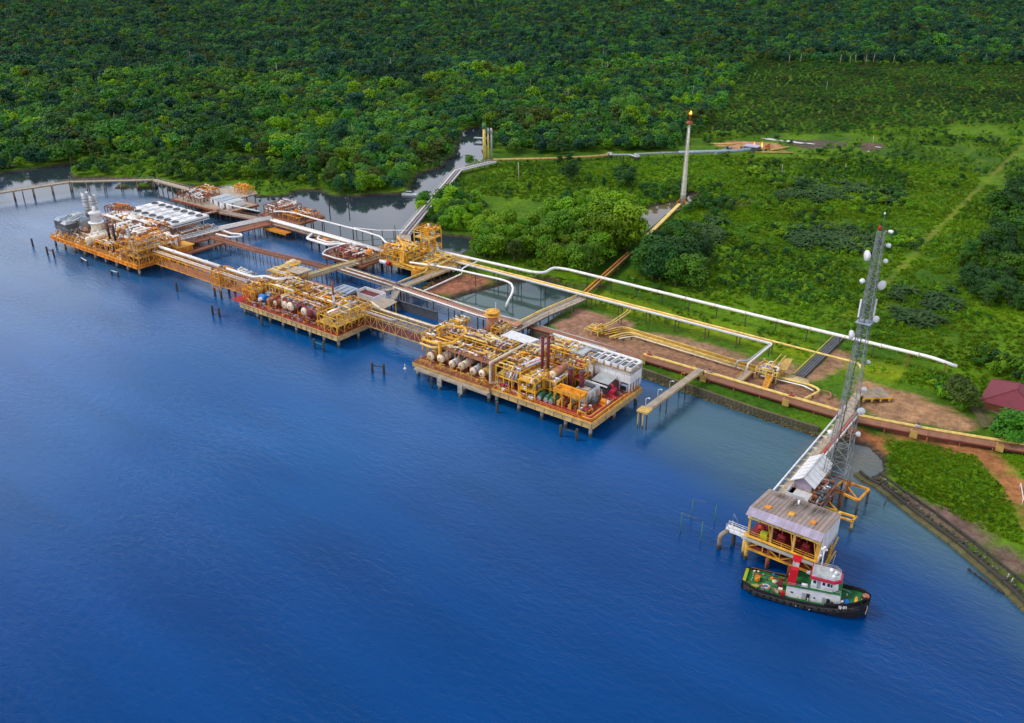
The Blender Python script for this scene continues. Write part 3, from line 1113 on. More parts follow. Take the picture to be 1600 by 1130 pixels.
tufts([(700, 400), (850, 418), (1010, 520), (850, 440)], 1.8, (.4, .8))
tufts([(780, 255), (1100, 245), (1500, 260), (1600, 340), (1100, 350), (700, 300)], 2.9, (.7, 1.6))

# the closest ones in the picture are trees of their own, the rest of the wood is one mass
TREES.sort(key=lambda t: math.hypot(t[0] - CAM.x, t[1] - CAM.y) / (t[3] * 1.9) ** .7)
ind, rest = [], []
for t in TREES:
    px, py, d = PX(t[0], t[1], 1)
    if len(ind) < 285 and -5 < px < 1605 and 0 < py < 1130 and t[3] * 1.9 > 3.6: ind.append(t)
    else: rest.append(t)
def tree(t, label, group, zg=None):
    x, y, sx, sz, key, zone = t
    if zg is None: zg = float(land_height(np.array([x]), np.array([y]))[0][0])
    e = thing('tree', label, 'tree', (x, y, zg), group)
    a = RS.rand() * 6.28
    i = RS.randint(3)
    inst('trunk', TRUNK[i], (x, y, zg), e, a, (sz * 1.3, sz * 1.3, sz * 1.25))
    kk = key if key in NEAR else 'mid'
    inst('crown', NEAR[kk][i], (x, y, zg), e, a, (sx, sx * (.85 + .3 * RS.rand()), sz))
    return e
LM = [(700, 255, 'the creek bend'), (757, 200, 'the lift gate masts'), (640, 290, 'the creek mouth'), (655, 320, 'the creek trestle'), (560, 290, 'the low green shore'), (470, 285, 'the bright low meadow'),
      (350, 290, 'the small white platform'), (240, 282, 'the bend of the long jetty'), (110, 275, 'the channel behind the long jetty'), (40, 262, 'the left edge of the photo'), (400, 252, 'the dark narrow backwater'),
      (690, 345, 'the yellow manifold'), (740, 385, 'the left end of the long white pipe'), (845, 420, 'the bend of the long white pipe'), (905, 425, 'the largest bright tree'), (975, 400, 'the rusty pipe bridge'),
      (1010, 350, 'the muddy pond'), (1067, 318, 'the foot of the flare stack'), (1018, 372, 'the square amber pipe bend'), (880, 284, 'the far pipeline'), (979, 291, 'the broad dome shaped tree'), (1175, 235, 'the flare pit'),
      (1055, 440, 'the dense tree by the rusty pipe'), (1130, 330, 'the right side of the flare stack'), (1300, 375, 'the dark palm thicket'), (1450, 480, 'the round palm thicket'), (1385, 360, 'the top of the radio tower'),
      (1300, 270, 'the middle of the open meadow'), (1420, 300, 'the meadow track'), (1575, 300, 'the upper part of the right edge wood'), (1560, 381, 'the single dark round tree'), (1560, 460, 'the lower part of the right edge wood'),
      (820, 330, 'the green scrub clearing'), (914, 310, 'the yellow green tree'), (930, 235, 'the yellow part of the far pipeline'), (620, 230, 'the forest left of the creek'), (300, 235, 'the forest behind the white cooler roofs'), (170, 240, 'the forest behind the grey chimneys')]
ZG = ['forest trees', 'peninsula mangroves', 'creek side trees', 'right edge trees', 'meadow trees']
hs_ = sorted(t[3] for t in ind)
for t in ind:
    z = t[5]
    adj = {'dark': 'dark green', 'mid': 'mid green', 'bright': 'bright green', 'olive': 'olive green', 'fdark': 'dark green', 'fmid': 'deep green', 'fbright': 'fresh green'}[t[4]]
    px, py, d = PX(t[0], t[1], 1)
    l_ = min(LM, key=lambda q: math.hypot(q[0] - px, (q[1] - py) * 1.6))
    dx, dy = px - l_[0], (py - l_[1]) * 1.6
    k_ = math.hypot(dx, dy)
    how = ('just ' if k_ < 24 else 'well ' if k_ > 48 else '') + ('right of' if dx > 0 else 'left of') if abs(dx) > abs(dy) else ('in front of' if dy > 0 else 'behind')
    k = hs_.index(t[3]) / len(hs_)
    siz = 'low' if k < .25 else 'tall' if k > .8 else 'slender' if t[2] < t[3] * 1.0 else 'broad' if t[2] > t[3] * 1.22 else 'round'
    tree(t, siz + ' ' + adj + ' tree ' + how + ' ' + l_[2], ZG[z])
# single trees one can point at
for px, py, h, r_, key, lb in (
        (1500, 634, 9.5, 6.8, 'olive', 'round olive tree beside the house with the maroon roof'),
        (1582, 690, 9.0, 7.4, 'mid', 'dark round tree in front of the maroon roofed house by the walkway'),
        (1562, 676, 5.5, 3.2, 'dark', 'small dark tree left of the tree hiding the house front'),
        (1561, 381, 8, 5.5, 'dark', 'single dark round tree left of the wood at the right edge'),
        (892, 284, 12, 5.0, 'dark', 'tall dark tree standing beside the far pipeline'),
        (979, 291, 9, 6.5, 'dark', 'broad dark dome shaped tree between far pipeline and flare stack'),
        (914, 310, 5, 3.6, 'bright', 'small round yellow green tree in the middle of the scrub'),
        (803, 408, 10, 4.0, 'olive', 'olive tree with yellowish foliage at the edge of the creek trees'),
        (838, 396, 7, 4.6, 'dark', 'dark rounded tree between the two bright trees by the white pipe'),
        (735, 253, 6, 4.5, 'mid', 'lone tree on the creek bank in front of the trestle bend'),
        (905, 425, 13, 8.0, 'bright', 'largest bright green tree rising over the long white pipe'),
        (935, 410, 13, 7.0, 'bright', 'bright green tree right behind the largest tree over the white pipe'),
        (770, 402, 10.5, 7.0, 'bright', 'broad bright green tree on the right bank of the creek mouth'),
        (1055, 446, 12, 6.5, 'mid', 'dense green tree standing right of the rusty pipe line'),
        (1028, 458, 4, 3.0, 'mid', 'small round green tree at the foot of the dense tree by the white pipe'),
        (657, 330, 6.5, 4.0, 'bright', 'light green mangrove leaning over the creek trestle'),
        (1530, 448, 9, 6.5, 'dark', 'wide dark tree in the wood at the right edge of the photo')):
    x, y = G(px, py, 1)
    tree((x, y, r_, h / 1.9, key, 0), lb, None)
# bare trunked palms in a row in front of the far wood
pm = MB().tube([(0, 0, 0), (.15, 0, 6), (0, .1, 12)], .28, 5).mesh('trunk', 'bone')
fm = palmmesh('fronds', 77, 'leaf_dark', 14, 3.4, 12, 4, .5)
for i, px in enumerate((1022, 1045, 1062, 1095, 1108, 1232, 1250, 1312, 1327, 1349, 1364, 1395, 1411, 1477, 1491, 1521, 1538)):
    x, y = G(px if i > 2 else px + 290, 102 + (i % 3), 0)
    e = thing('palm_tree', 'pale trunked palm in the row before the far dark wood', 'palm', (x, y, .8), 'palms in a row before the far wood')
    inst('trunk', pm, (x, y, .8), e, i)
    inst('fronds', fm, (x, y, .8), e, i * 1.7)

def gn_instances(name, pts, label_kind='stuff'):
    me = bpy.data.meshes.new(name)
    me.vertices.add(len(pts))
    me.vertices.foreach_set('co', np.array([p[:3] for p in pts]).ravel())
    for nm, ty, vals in (('idx', 'INT', [p[5] for p in pts]), ('rot', 'FLOAT', RS.rand(len(pts)) * 6.28)):
        a = me.attributes.new(nm, ty, 'POINT')
        a.data.foreach_set('value', vals)
    a = me.attributes.new('scl', 'FLOAT_VECTOR', 'POINT')
    a.data.foreach_set('vector', np.array([(p[3], p[3], p[4]) for p in pts]).ravel())
    o = bpy.data.objects.new(name, me)
    COL.objects.link(o)
    o['kind'] = 'stuff'
    g = bpy.data.node_groups.new(name, 'GeometryNodeTree')
    g.interface.new_socket('Geometry', in_out='INPUT', socket_type='NodeSocketGeometry')
    g.interface.new_socket('Geometry', in_out='OUTPUT', socket_type='NodeSocketGeometry')
    n = g.nodes
    gi = n.new('NodeGroupInput')
    go = n.new('NodeGroupOutput')
    ci = n.new('GeometryNodeCollectionInfo')
    ci.inputs['Collection'].default_value = PC
    ci.inputs['Separate Children'].default_value = True
    ci.inputs['Reset Children'].default_value = True
    ip = n.new('GeometryNodeInstanceOnPoints')
    ip.inputs['Pick Instance'].default_value = True
    def att(nm, ty):
        q = n.new('GeometryNodeInputNamedAttribute')
        q.data_type = ty
        q.inputs['Name'].default_value = nm
        return q.outputs['Attribute']
    cx = n.new('ShaderNodeCombineXYZ')
    g.links.new(att('rot', 'FLOAT'), cx.inputs['Z'])
    er = n.new('FunctionNodeEulerToRotation')
    g.links.new(cx.outputs[0], er.inputs[0])
    g.links.new(gi.outputs[0], ip.inputs['Points'])
    g.links.new(ci.outputs[0], ip.inputs['Instance'])
    g.links.new(att('idx', 'INT'), ip.inputs['Instance Index'])
    g.links.new(er.outputs[0], ip.inputs['Rotation'])
    g.links.new(att('scl', 'FLOAT_VECTOR'), ip.inputs['Scale'])
    g.links.new(ip.outputs[0], go.inputs[0])
    md = o.modifiers.new('scatter', 'NODES')
    md.node_group = g
    return o
def pick(key):
    a, n = KEYI[key]
    return a + RS.randint(n)
if rest:
    zz = land_height(np.array([t[0] for t in rest]), np.array([t[1] for t in rest]))[0]
    gn_instances('forest', [(t[0], t[1], z, t[2], t[3], pick(t[4])) for t, z in zip(rest, zz)])
gn_instances('undergrowth', [s[:5] + (pick(s[5]),) for s in SHR])
gn_instances('grass', [s[:5] + (pick(s[5]),) for s in TUF])
print('trees', len(ind), len(rest), 'shrubs', len(SHR), 'tufts', len(TUF))
# ============================================================ industrial plant: builders
def deck_platform(name, label, u0, u1, v0, v1, zd, fascia, fh, deckm, trim, group=None, pitch=9.0, panel=3.4, pr=.5, pm='concrete', rails=True, vrows=None, cat='platform'):
    t = thing(name, label, cat, (u0, v0, 0), group)
    part('deck', MB().box(u0, u1, v0, v1, zd - .35, zd), deckm, t)
    # framed fascia panels with stiffener edges
    def fpanel(w, h):
        b = MB().box(0, w - .12, -.12, .12, -h, 0)
        b.box(w - .22, w, -.38, .2, -h - .02, .03)
        b.box(0, w - .22, -.34, -.12, -h, -h + .14)
        b.box(0, w - .22, -.34, -.12, -.16, -.003)
        return b
    for (a, c, fx, ln) in ((u0, v0, 0, u1 - u0), (u1, v0, 1, v1 - v0), (u0, v1, 2, u1 - u0), (u0, v0, 3, v1 - v0)):
        n = max(1, round(ln / panel))
        w = round(ln / n, 3)
        me = shared(('fascia_panel', w, fh), lambda: fpanel(w, fh), fascia)
        for i in range(n):
            if fx == 0: p, rz = (a + i * w, c - .13, zd - .02), 0
            elif fx == 1: p, rz = (a + .13, c + i * w, zd - .02), R(90)
            elif fx == 2: p, rz = (a + (i + 1) * w, c + .13, zd - .02), R(180)
            else: p, rz = (a - .13, c + (i + 1) * w, zd - .02), R(270)
            inst('fascia_panel', me, p, t, rz)
    e = MB()
    for a, b in (((u0, v0), (u1, v0)), ((u1, v0), (u1, v1)), ((u1, v1), (u0, v1)), ((u0, v1), (u0, v0))):
        e.bar((a[0], a[1], zd + .12), (b[0], b[1], zd + .12), .3, .2)
    part('edge_beam', e, trim, t)
    if rails:
        r = MB().rail([(u0 + .2, v0 + .2, zd + .1), (u1 - .2, v0 + .2, zd + .1), (u1 - .2, v1 - .2, zd + .1), (u0 + .2, v1 - .2, zd + .1), (u0 + .2, v0 + .2, zd + .1)])
        part('railing', r, trim, t, kind='stuff')
    if pitch:
        n = max(1, int((u1 - u0) / pitch))
        for v in (vrows or (v0 + 1, (v0 + v1) / 2, v1 - 1)):
            for i in range(n + 1):
                pile(t, u0 + 1 + i * (u1 - u0 - 2) / n, v, zd - .4, pr, pm, n=10)
    return t

def trestle(name, label, path, w, z, deckm, beamm, pm='pile_dark', group=None, pitch=6, pr=.16, rail=True, railm=None, th=.3, cat='walkway', zs=None, side=.0, pileoff=.9):
    P = [(Vector((p[0], p[1], z)) if len(p) == 2 else Vector(p)) for p in path]
    t = thing(name, label, cat, (P[0].x, P[0].y, 0), group)
    rb = MB()
    for a, b in zip(P, P[1:]):
        d = MB().bar(a - Vector((0, 0, th / 2)), b - Vector((0, 0, th / 2)), w, th)
        part('deck', d, deckm, t)
        s = (b - a).cross(Vector((0, 0, 1))).normalized()
        for k in (-1, 1):
            o = s * (k * (w / 2 - .15)) - Vector((0, 0, th + .22))
            part('edge_beam', MB().bar(a + o, b + o, .2, .45), beamm, t)
            if rail:
                o = s * (k * (w / 2 - .06))
                rb.rail([a + o, b + o], 1.05, 3)
        n = max(1, int((b - a).length / pitch))
        for i in range(n + 1):
            p = a.lerp(b, i / n)
            for k in (-1, 1):
                q = p + s * (k * w / 2 * pileoff)
                pile(t, q.x, q.y, p.z - th - .2, pr, pm, n=6)
    if rail:
        part('railing', rb, railm or beamm, t, kind='stuff')
    return t

def pipeline(label, pts, r, m, group=None, sup=None, n=8, bend=None, name='pipe', cat='pipe', flanges=0, zb=0.6, supm='pile_dark'):
    """a pipe run: the pipe itself, its flanges and its supports"""
    P = [Vector(p) for p in pts]
    if not sup and not flanges:
        return solo(name, MB().tube(P, r, n, bend), m, label, cat, P[0], group)
    t = thing(name, label, cat, (P[0].x, P[0].y, 0), group)
    pr0 = part('pipe_run', MB().tube(P, r, n, bend), m, t)
    if flanges:
        for a, b in zip(P, P[1:]):
            k = int((b - a).length / flanges)
            for i in range(1, k):
                c = a.lerp(b, i / k)
                d = (b - a).normalized() * .14
                part('flange', MB().tube([c - d, c + d], r * 1.45, 8), m, pr0)
    if sup:
        for a, b in zip(P, P[1:]):
            if abs((b - a).normalized().z) > .6: continue
            k = max(1, int((b - a).length / sup))
            for i in range(k):
                c = a.lerp(b, (i + .5) / k)
                part('support', MB().box(c.x - .12, c.x + .12, c.y - .12, c.y + .12, zb - 2.2, c.z - r).box(c.x - .5, c.x + .5, c.y - .18, c.y + .18, c.z - r - .25, c.z - r + .1), supm, t)
    return t

def vessel(label, c, L_, r, axis, m, head=None, group=None, z0=None, saddlem='rust', sz=None, name='vessel'):
    """horizontal pressure vessel: shell, two dished heads, saddles, manway"""
    x, y, z = c
    zd = z0 if z0 is not None else z - r - .6
    t = thing(name, label, 'vessel', (x, y, zd), group)
    k = 'y' if axis == 'y' else 'x'
    o = lambda s: (x, y + s, z) if axis == 'y' else (x + s, y, z)
    part('shell', MB().lathe((x, y, z), [(r, -L_ / 2), (r, L_ / 2)], 18, k), m, t)
    for s in (-1, 1):
        pr = [(r * 1.01, 0), (r * .97, s * r * .22), (r * .8, s * r * .38), (r * .45, s * r * .5), (r * .06, s * r * .54)]
        h = MB().lathe(o(s * L_ / 2), pr if s > 0 else pr, 18, k)
        part('head', h, head or m, t)
        so_ = s * L_ * .3
        b = MB()
        if axis == 'y':
            b.box(x - r * .8, x + r * .8, y + so_ - .2, y + so_ + .2, zd, z - r * .45)
        else:
            b.box(x + so_ - .2, x + so_ + .2, y - r * .8, y + r * .8, zd, z - r * .45)
        part('saddle', b, saddlem, t)
        part('strap', MB().lathe(o(s * L_ * .46), [(r * 1.06, -.12), (r * 1.06, .12)], 18, k), saddlem, t)
        part('end_flange', MB().lathe(o(s * (L_ / 2 + r * .5)), [(r * .3, -.05), (r * .3, .18)], 10, k), saddlem, t)
    part('manway', MB().tube([o(-L_ * .15), Vector(o(-L_ * .15)) + Vector((0, 0, r + .5))], r * .28, 10), m, t)
    part('nozzle', MB().tube([o(L_ * .22), Vector(o(L_ * .22)) + Vector((0, 0, r + .9))], r * .14, 8), m, t)
    return t

def vdrum(label, x, y, z0, h, r, m, name='drum', group=None, top=None):
    t = thing(name, label, 'vessel', (x, y, z0), group)
    part('shell', MB().lathe((x, y, z0), [(r, 0), (r, h)], 16), m, t)
    part('head', MB().lathe((x, y, z0 + h), [(r, 0), (r * .9, r * .25), (r * .5, r * .45), (.05, r * .5)], 16), top or m, t)
    part('nozzle', MB().tube([(x, y, z0 + h), (x, y, z0 + h + r * .5 + .6)], r * .16, 8), m, t)
    return t

def stack(label, x, y, z0, h, r, m, cap='grey_dark', group=None, cat='stack', bands=3):
    t = thing('exhaust_stack', label, cat, (x, y, z0), group)
    part('stack_pipe', MB().lathe((x, y, z0), [(r, 0), (r, h)], 12), m, t)
    part('stack_rim', MB().lathe((x, y, z0 + h - .3), [(r * 1.15, 0), (r * 1.15, .4), (r * .8, .42), (r * .8, .1)], 12), cap, t)
    for i in range(bands):
        z = z0 + h * (i + 1) / (bands + 1)
        part('band', MB().lathe((x, y, z), [(r * 1.12, 0), (r * 1.12, .22)], 12), m, t)
    return t

def module(label, u0, u1, v0, v1, z0, levels, frame, pipes, seed, nu=3, nv=3, np_=12, pr=(.12, .3), name='process_module', cat='pipe rack', deck=None, group=None, brace=False, rails=None, drop=.5, clutter=26, clutm=('rust', 'cream', 'steel'), cols=True):
    """steel frame with floors of pipework; levels = heights of its beams"""
    r = random.Random(seed)
    t = thing(name, label, cat, (u0, v0, z0), group)
    us = [u0 + (u1 - u0) * i / nu for i in range(nu + 1)]
    vs_ = [v0 + (v1 - v0) * i / nv for i in range(nv + 1)]
    zt = levels[-1]
    if cols:
        me = shared(('column', round(zt - z0, 2), .3), lambda: MB().box(-.15, .15, -.15, .15, 0, zt - z0), frame)
        for u in us:
            for v in (vs_ if nu < 4 else (vs_[0], vs_[-1])):
                inst('column', me, (u, v, z0), t)
    for z in levels:
        for u in us:
            part('beam', MB().bar((u, v0, z), (u, v1, z), .22, .34), frame, t)
        for v in vs_:
            part('beam', MB().bar((u0 - .1, v, z - .02), (u1 + .1, v, z - .02), .2, .3), frame, t)
    if brace:
        for i in range(nu):
            zz = [z0] + list(levels)
            for a, b in zip(zz, zz[1:]):
                p, q = (us[i], us[i + 1]) if i % 2 else (us[i + 1], us[i])
                part('brace', MB().bar((p, v0 - .05, a), (q, v0 - .05, b), .16), frame, t)
        for i in range(nv):
            zz = [z0] + list(levels)
            for a, b in zip(zz, zz[1:]):
                p, q = (vs_[i], vs_[i + 1]) if i % 2 else (vs_[i + 1], vs_[i])
                part('brace', MB().bar((u1 + .05, p, a), (u1 + .05, q, b), .16), frame, t)
    if deck:
        for z in (levels if isinstance(deck, str) else [levels[i] for i in deck[1]]):
            part('grating', MB().box(u0, u1, v0, v1, z + .17, z + .24), deck if isinstance(deck, str) else deck[0], t)
    if rails:
        z = zt + .25
        part('railing', MB().rail([(u0, v0, z), (u1, v0, z), (u1, v1, z), (u0, v1, z), (u0, v0, z)]), rails, t, kind='stuff')
    for i in range(np_):
        z = r.choice(levels) + r.uniform(.3, .75)
        rr = r.uniform(*pr)
        m = r.choice(pipes)
        zl = max(z0 + .4, z - r.uniform(1.5, 4.5))
        if r.random() < .5:
            v = r.uniform(v0 + .3, v1 - .3)
            a, b = sorted((r.uniform(u0, u1), r.uniform(u0, u1)))
            if b - a < 2.5: b = min(u1, a + 4)
            pt = [(a, v, z), (b, v, z)]
            v2 = min(v1, max(v0, v + r.uniform(-3, 3)))
            if r.random() < .6: pt.append((b, v2, z))
            if r.random() < drop: pt = [(a, v, zl)] + pt
            if r.random() < drop: pt.append((pt[-1][0], pt[-1][1], zl))
        else:
            u = r.uniform(u0 + .3, u1 - .3)
            a, b = sorted((r.uniform(v0, v1), r.uniform(v0, v1)))
            if b - a < 2.5: b = min(v1, a + 4)
            pt = [(u, a, z), (u, b, z)]
            u2 = min(u1, max(u0, u + r.uniform(-3, 3)))
            if r.random() < .6: pt.append((u2, b, z))
            if r.random() < drop: pt = [(u, a, zl)] + pt
            if r.random() < drop: pt.append((pt[-1][0], pt[-1][1], zl))
        part('pipe', MB().tube(pt, rr, 7), m, t)
    # valves, actuators, gauges and small boxes too small to tell apart
    for m in tuple(clutm) + ('grey_dark', 'silver'):
        b = MB()
        for i in range(clutter // len(clutm)):
            x, y = r.uniform(u0 + .2, u1 - .2), r.uniform(v0 + .2, v1 - .2)
            z = r.choice([z0] + list(levels)) + .2
            k = r.random()
            s = r.uniform(.25, .7)
            if k < .4: b.box(x - s * .6, x + s * .6, y - s * .5, y + s * .5, z, z + s * 1.3)
            elif k < .7: b.tube([(x, y, z), (x, y, z + s * 2.2)], s * .3, 6).tube([(x - s * .7, y, z + s * 1.6), (x + s * .7, y, z + s * 1.6)], s * .25, 6)
            else: b.tube([(x - s, y, z + s), (x + s, y, z + s)], s * .5, 8)
        part('fittings', b, m, t, kind='stuff')
    return t

def truss_bridge(label, u0, u1, v0, v1, z0, z1, m, deckm, bay=3.0, piers=(), group=None):
    t = thing('truss_bridge', label, 'bridge', (u0, v0, 0), group)
    n = round((u1 - u0) / bay)
    w = (u1 - u0) / n
    for v in (v0, v1):
        for z in (z0, z1):
            part('chord', MB().bar((u0, v, z), (u1, v, z), .28, .28), m, t)
        for i in range(n + 1):
            part('post', MB().bar((u0 + i * w, v, z0), (u0 + i * w, v, z1), .16), m, t)
            if i < n:
                a, b = (z0, z1) if i % 2 else (z1, z0)
                part('brace', MB().bar((u0 + i * w, v, a), (u0 + (i + 1) * w, v, b), .15), m, t)
    for i in range(n + 1):
        for z in (z0, z1):
            part('cross_beam', MB().bar((u0 + i * w, v0, z + .01), (u0 + i * w, v1, z + .01), .16), m, t)
    part('deck', MB().box(u0, u1, v0 + .4, v1 - .4, z0 + .1, z0 + .2), deckm, t)
    part('railing', MB().rail([(u0, v0, z1 + .15), (u1, v0, z1 + .15)]).rail([(u0, v1, z1 + .15), (u1, v1, z1 + .15)]), m, t, kind='stuff')
    return t

def dolphin(label, a, b, h=3.6, r=.42, bar_m='pile_dark', bz=2.4, group='mooring dolphins in front of the platforms'):
    t = thing('mooring_pile', label, 'mooring piles', (a[0], a[1], 0), group)
    me = shared(('pile', r, h + 2), lambda: MB().lathe((0, 0, 0), [(r, 0), (r, h + 1.7), (r * .8, h + 2)], 10), 'pile_dark')
    inst('pile', me, (*a, -2), t)
    if b:
        inst('pile', me, (*b, -2), t)
        part('cross_beam', MB().bar((a[0], a[1], bz), (b[0], b[1], bz), .22, .3), bar_m, t)
    return t

# ============================================================ near platform (right)
p3 = deck_platform('process_platform', 'nearest and largest yellow edged platform with white building on its right end', -36, 0, 0, 28, 5, 'concrete_yellow', 1.7, 'red', 'yellow', pr=.55)
p3b = deck_platform('process_platform', 'left half of the nearest platform carrying six cream vessels', -68, -36.6, -.6, 27, 4.9, 'ochre', 1.0, 'rust', 'salmon', pr=.6, rails=True)
solo('ledge', MB().box(-66, -36, -2.6, -.95, 4.0, 4.25).box(-66, -36, -2.6, -2.4, 3.6, 3.99), 'deck_tan', 'narrow tan ledge along the water side below the six cream vessels', 'walkway', (-66, -2, 4))
for k, (u, b) in enumerate(((-55, 'small'), (-46.5, 'white'))):
    solo('fender', MB().box(u - .9, u + .9, -2.95, -2.66, 1.2, 4.2).tube([(u, -2.8, -1), (u, -2.8, 1.1)], .5, 10), 'concrete', ('left', 'right')[k] + ' concrete fender block under the ledge of the six vessel platform', 'fender', (u, -2.8, 0))
for i, (u, ln) in enumerate(((-63.4, 9), (-59.6, 9), (-54.4, 8.5), (-51.0, 8.5), (-45.8, 8), (-42.6, 8))):
    pos = ('first', 'second', 'third', 'fourth', 'fifth', 'last')[i]
    vessel(pos + ' cream ended vessel counted from the left on the nearest platform', (u, 3 + ln / 2 + (i % 2) * .5, 7.2 if i < 2 else 6.9), ln, 1.45 if i < 2 else 1.25, 'y', ('ochre', 'cream', 'steel', 'cream', 'steel', 'ochre')[i], 'cream', 'cream ended vessels on the nearest platform', 4.9)
YP = ['yellow', 'cream_yellow', 'cream_yellow', 'cream', 'ochre', 'rust', 'cream_yellow', 'amber', 'white_pipe']
module('dense yellow pipe deck over the six cream vessels', -66.5, -39, 4.5, 20, 4.9, (10.4,), 'salmon', YP, 21, 6, 3, 74, deck=('brown_deck', [0]), drop=.35, clutter=150, clutm=('yellow', 'cream', 'lilac', 'rust'))
module('low yellow piping under the deck behind the cream vessels', -66, -40, 13, 25, 4.9, (7.3,), 'ochre', YP, 22, 5, 2, 26, clutter=60)
module('second storey yellow pipes along the back of the vessel deck', -64, -40, 12, 19.5, 10.8, (12.0,), 'yellow', YP + ['lilac'], 23, 6, 2, 34, clutter=60, clutm=('lilac', 'yellow', 'white'))
# big yellow pipe loop at the left end
t = thing('pipe_loop', 'big bright yellow pipe loop over the left end of the vessel deck', 'pipe', (-65, 4, 4.9))
part('pipe_run', MB().tube([(-67.4, 3.4, 12), (-61, 3.4, 12), (-57.4, 6.5, 12), (-57.4, 14, 13), (-60.5, 17, 13), (-66, 14, 13.6), (-66, 9, 13.6)], .42, 10), 'yellow', t)
part('pipe_run', MB().tube([(-67.8, 2.8, 10.6), (-62.5, 2.4, 10.6), (-60, 5, 10.6), (-60, 10, 10.6)], .38, 10), 'cream_yellow', t)
part('column', MB().box(-60.4, -59.6, 3.2, 4.0, 4.9, 13), 'yellow', t)
part('column', MB().box(-66.4, -65.6, 10, 10.8, 4.9, 13.2), 'yellow', t)
# white gantry pipe
t = thing('pipe_loop', 'long pale square cornered pipe rising beside the six cream vessels', 'pipe', (-38, 2, 5))
part('pipe_run', MB().tube([(-33, 6.5, 5.7), (-37.9, 1.6, 5.7), (-37.9, 1.6, 12.6), (-37.4, 20.5, 12.6), (-31.5, 20.5, 12.6), (-31.5, 16.5, 12.6), (-31.5, 16.5, 9)], .42, 10, .3), 'cream', t)
part('pipe_run', MB().tube([(-32.2, 9, 5.6), (-36.9, 3.2, 5.6), (-36.9, 3.2, 11.4), (-36.4, 19.4, 11.4), (-32.6, 19.4, 11.4)], .24, 8, .3), 'cream_yellow', t)
module('yellow pipe frame between the cream vessels and the red stacks', -37, -27.5, 3, 20, 5, (8.2, 11.6), 'yellow', YP, 31, 3, 4, 44, deck=('ochre', [0]), clutter=90, clutm=('yellow', 'cream', 'white'))
t = thing('pipe_bundle', 'bundle of lilac and white pipes slanting down in front of the red stacks', 'pipe', (-30, 8, 8))
for i in range(7):
    o = i * .55
    part('pipe', MB().tube([(-31.8 + o, 1.6 + (i % 2), 9.4), (-31.8 + o, 4, 11.9), (-28.6 + o * .8, 13 + i * .3, 12.2), (-28.6 + o * .8, 13 + i * .3, 9)], .2, 7), ('lilac', 'white', 'white', 'pink_red', 'lilac', 'white', 'lilac')[i], t)
stack('left one of the two tall dark red stacks on the nearest platform', -24.9, 10.7, 8, 13.6, .46, 'maroon', 'maroon')
stack('right one of the two tall dark red stacks on the nearest platform', -23.3, 11.5, 8, 13.9, .50, 'maroon', 'maroon')
module('yellow two storey skid under the tall dark red stacks', -27, -21, 1.5, 14, 5, (7.4, 10.4), 'yellow', YP, 32, 2, 3, 26, deck=('yellow', [0, 1]), rails='yellow', clutter=60, clutm=('white', 'yellow', 'steel'))
vessel('pale pink insulated vessel on the yellow frame right of the red stacks', (-18.7, 11, 12.2), 7, 1.05, 'y', 'salmon', 'cream', None, 10.4, 'yellow')
module('yellow frame carrying the pale pink vessel', -20.6, -16.6, 6, 20, 5, (7.6, 10.4), 'yellow', YP, 33, 2, 4, 26, deck=('ochre', [1]), clutter=44)
module('tall yellow pipe rack at the back of the nearest platform', -34, -20, 20.5, 28.5, 5, (9, 13), 'yellow', YP, 34, 4, 2, 34, clutter=50)
module('raised yellow pipes behind the brown stacks', -19.5, -13.5, 15, 22.5, 5, (8.5, 12.4), 'yellow', ['yellow', 'red', 'cream_yellow'], 35, 2, 2, 18, deck=('red', [0]), clutter=24)
solo('canopy', MB().box(-22.5, -17.5, 21.5, 27, 13.3, 13.5).bar((-22.5, 21.5, 13.6), (-17.5, 21.5, 13.6), .2).bar((-22.5, 27, 13.6), (-17.5, 27, 13.6), .2).bar((-20, 21.5, 13.6), (-20, 27, 13.6), .2), 'galv', 'pale grey green slab roof on the yellow rack left of the air coolers', 'canopy', (-20, 24, 13.3))
stack('left brown stack behind the orange gantry', -15.9, 12.7, 5, 8.0, .72, 'maroon', 'grey_dark', bands=6)
stack('right brown stack behind the orange gantry', -10.9, 11.2, 5, 9.2, .72, 'maroon', 'grey_dark', bands=6)
# orange gantry
t = thing('gantry', 'orange yellow gantry frame at the front right corner of the nearest platform', 'gantry', (-15, 3, 5))
for v in (3.2, 6.6):
    part('beam', MB().box(-15.5, -6.0, v - .25, v + .25, 9.4, 10.4), 'amber', t)
    for u in (-15.2, -12.4, -9.4, -6.4):
        part('leg', MB().box(u - .17, u + .17, v - .17, v + .17, 5, 9.4), 'amber', t)
part('beam', MB().box(-15.5, -15.0, 3.4, 6.4, 9.4, 10.3), 'amber', t)
part('beam', MB().box(-6.5, -6.0, 3.4, 6.4, 9.4, 10.3), 'amber', t)
part('railing', MB().rail([(-15.4, 3.1, 10.4), (-6.1, 3.1, 10.4), (-6.1, 6.7, 10.4)]), 'amber', t, kind='stuff')
part('floor', MB().box(-15.4, -6.1, 3, 6.8, 9.2, 9.35), 'amber', t)
t = thing('skid_pump', 'brown machinery standing under the orange yellow gantry', 'pump', (-13, 4, 5))
for i in range(4):
    part('pump_body', MB().tube([(-14 + i * 2, 3.4, 6), (-14 + i * 2, 6.4, 6)], .55, 10).box(-14.5 + i * 2, -13.5 + i * 2, 3.2, 6.6, 5, 5.4), 'rust' if i % 2 else 'ochre', t)
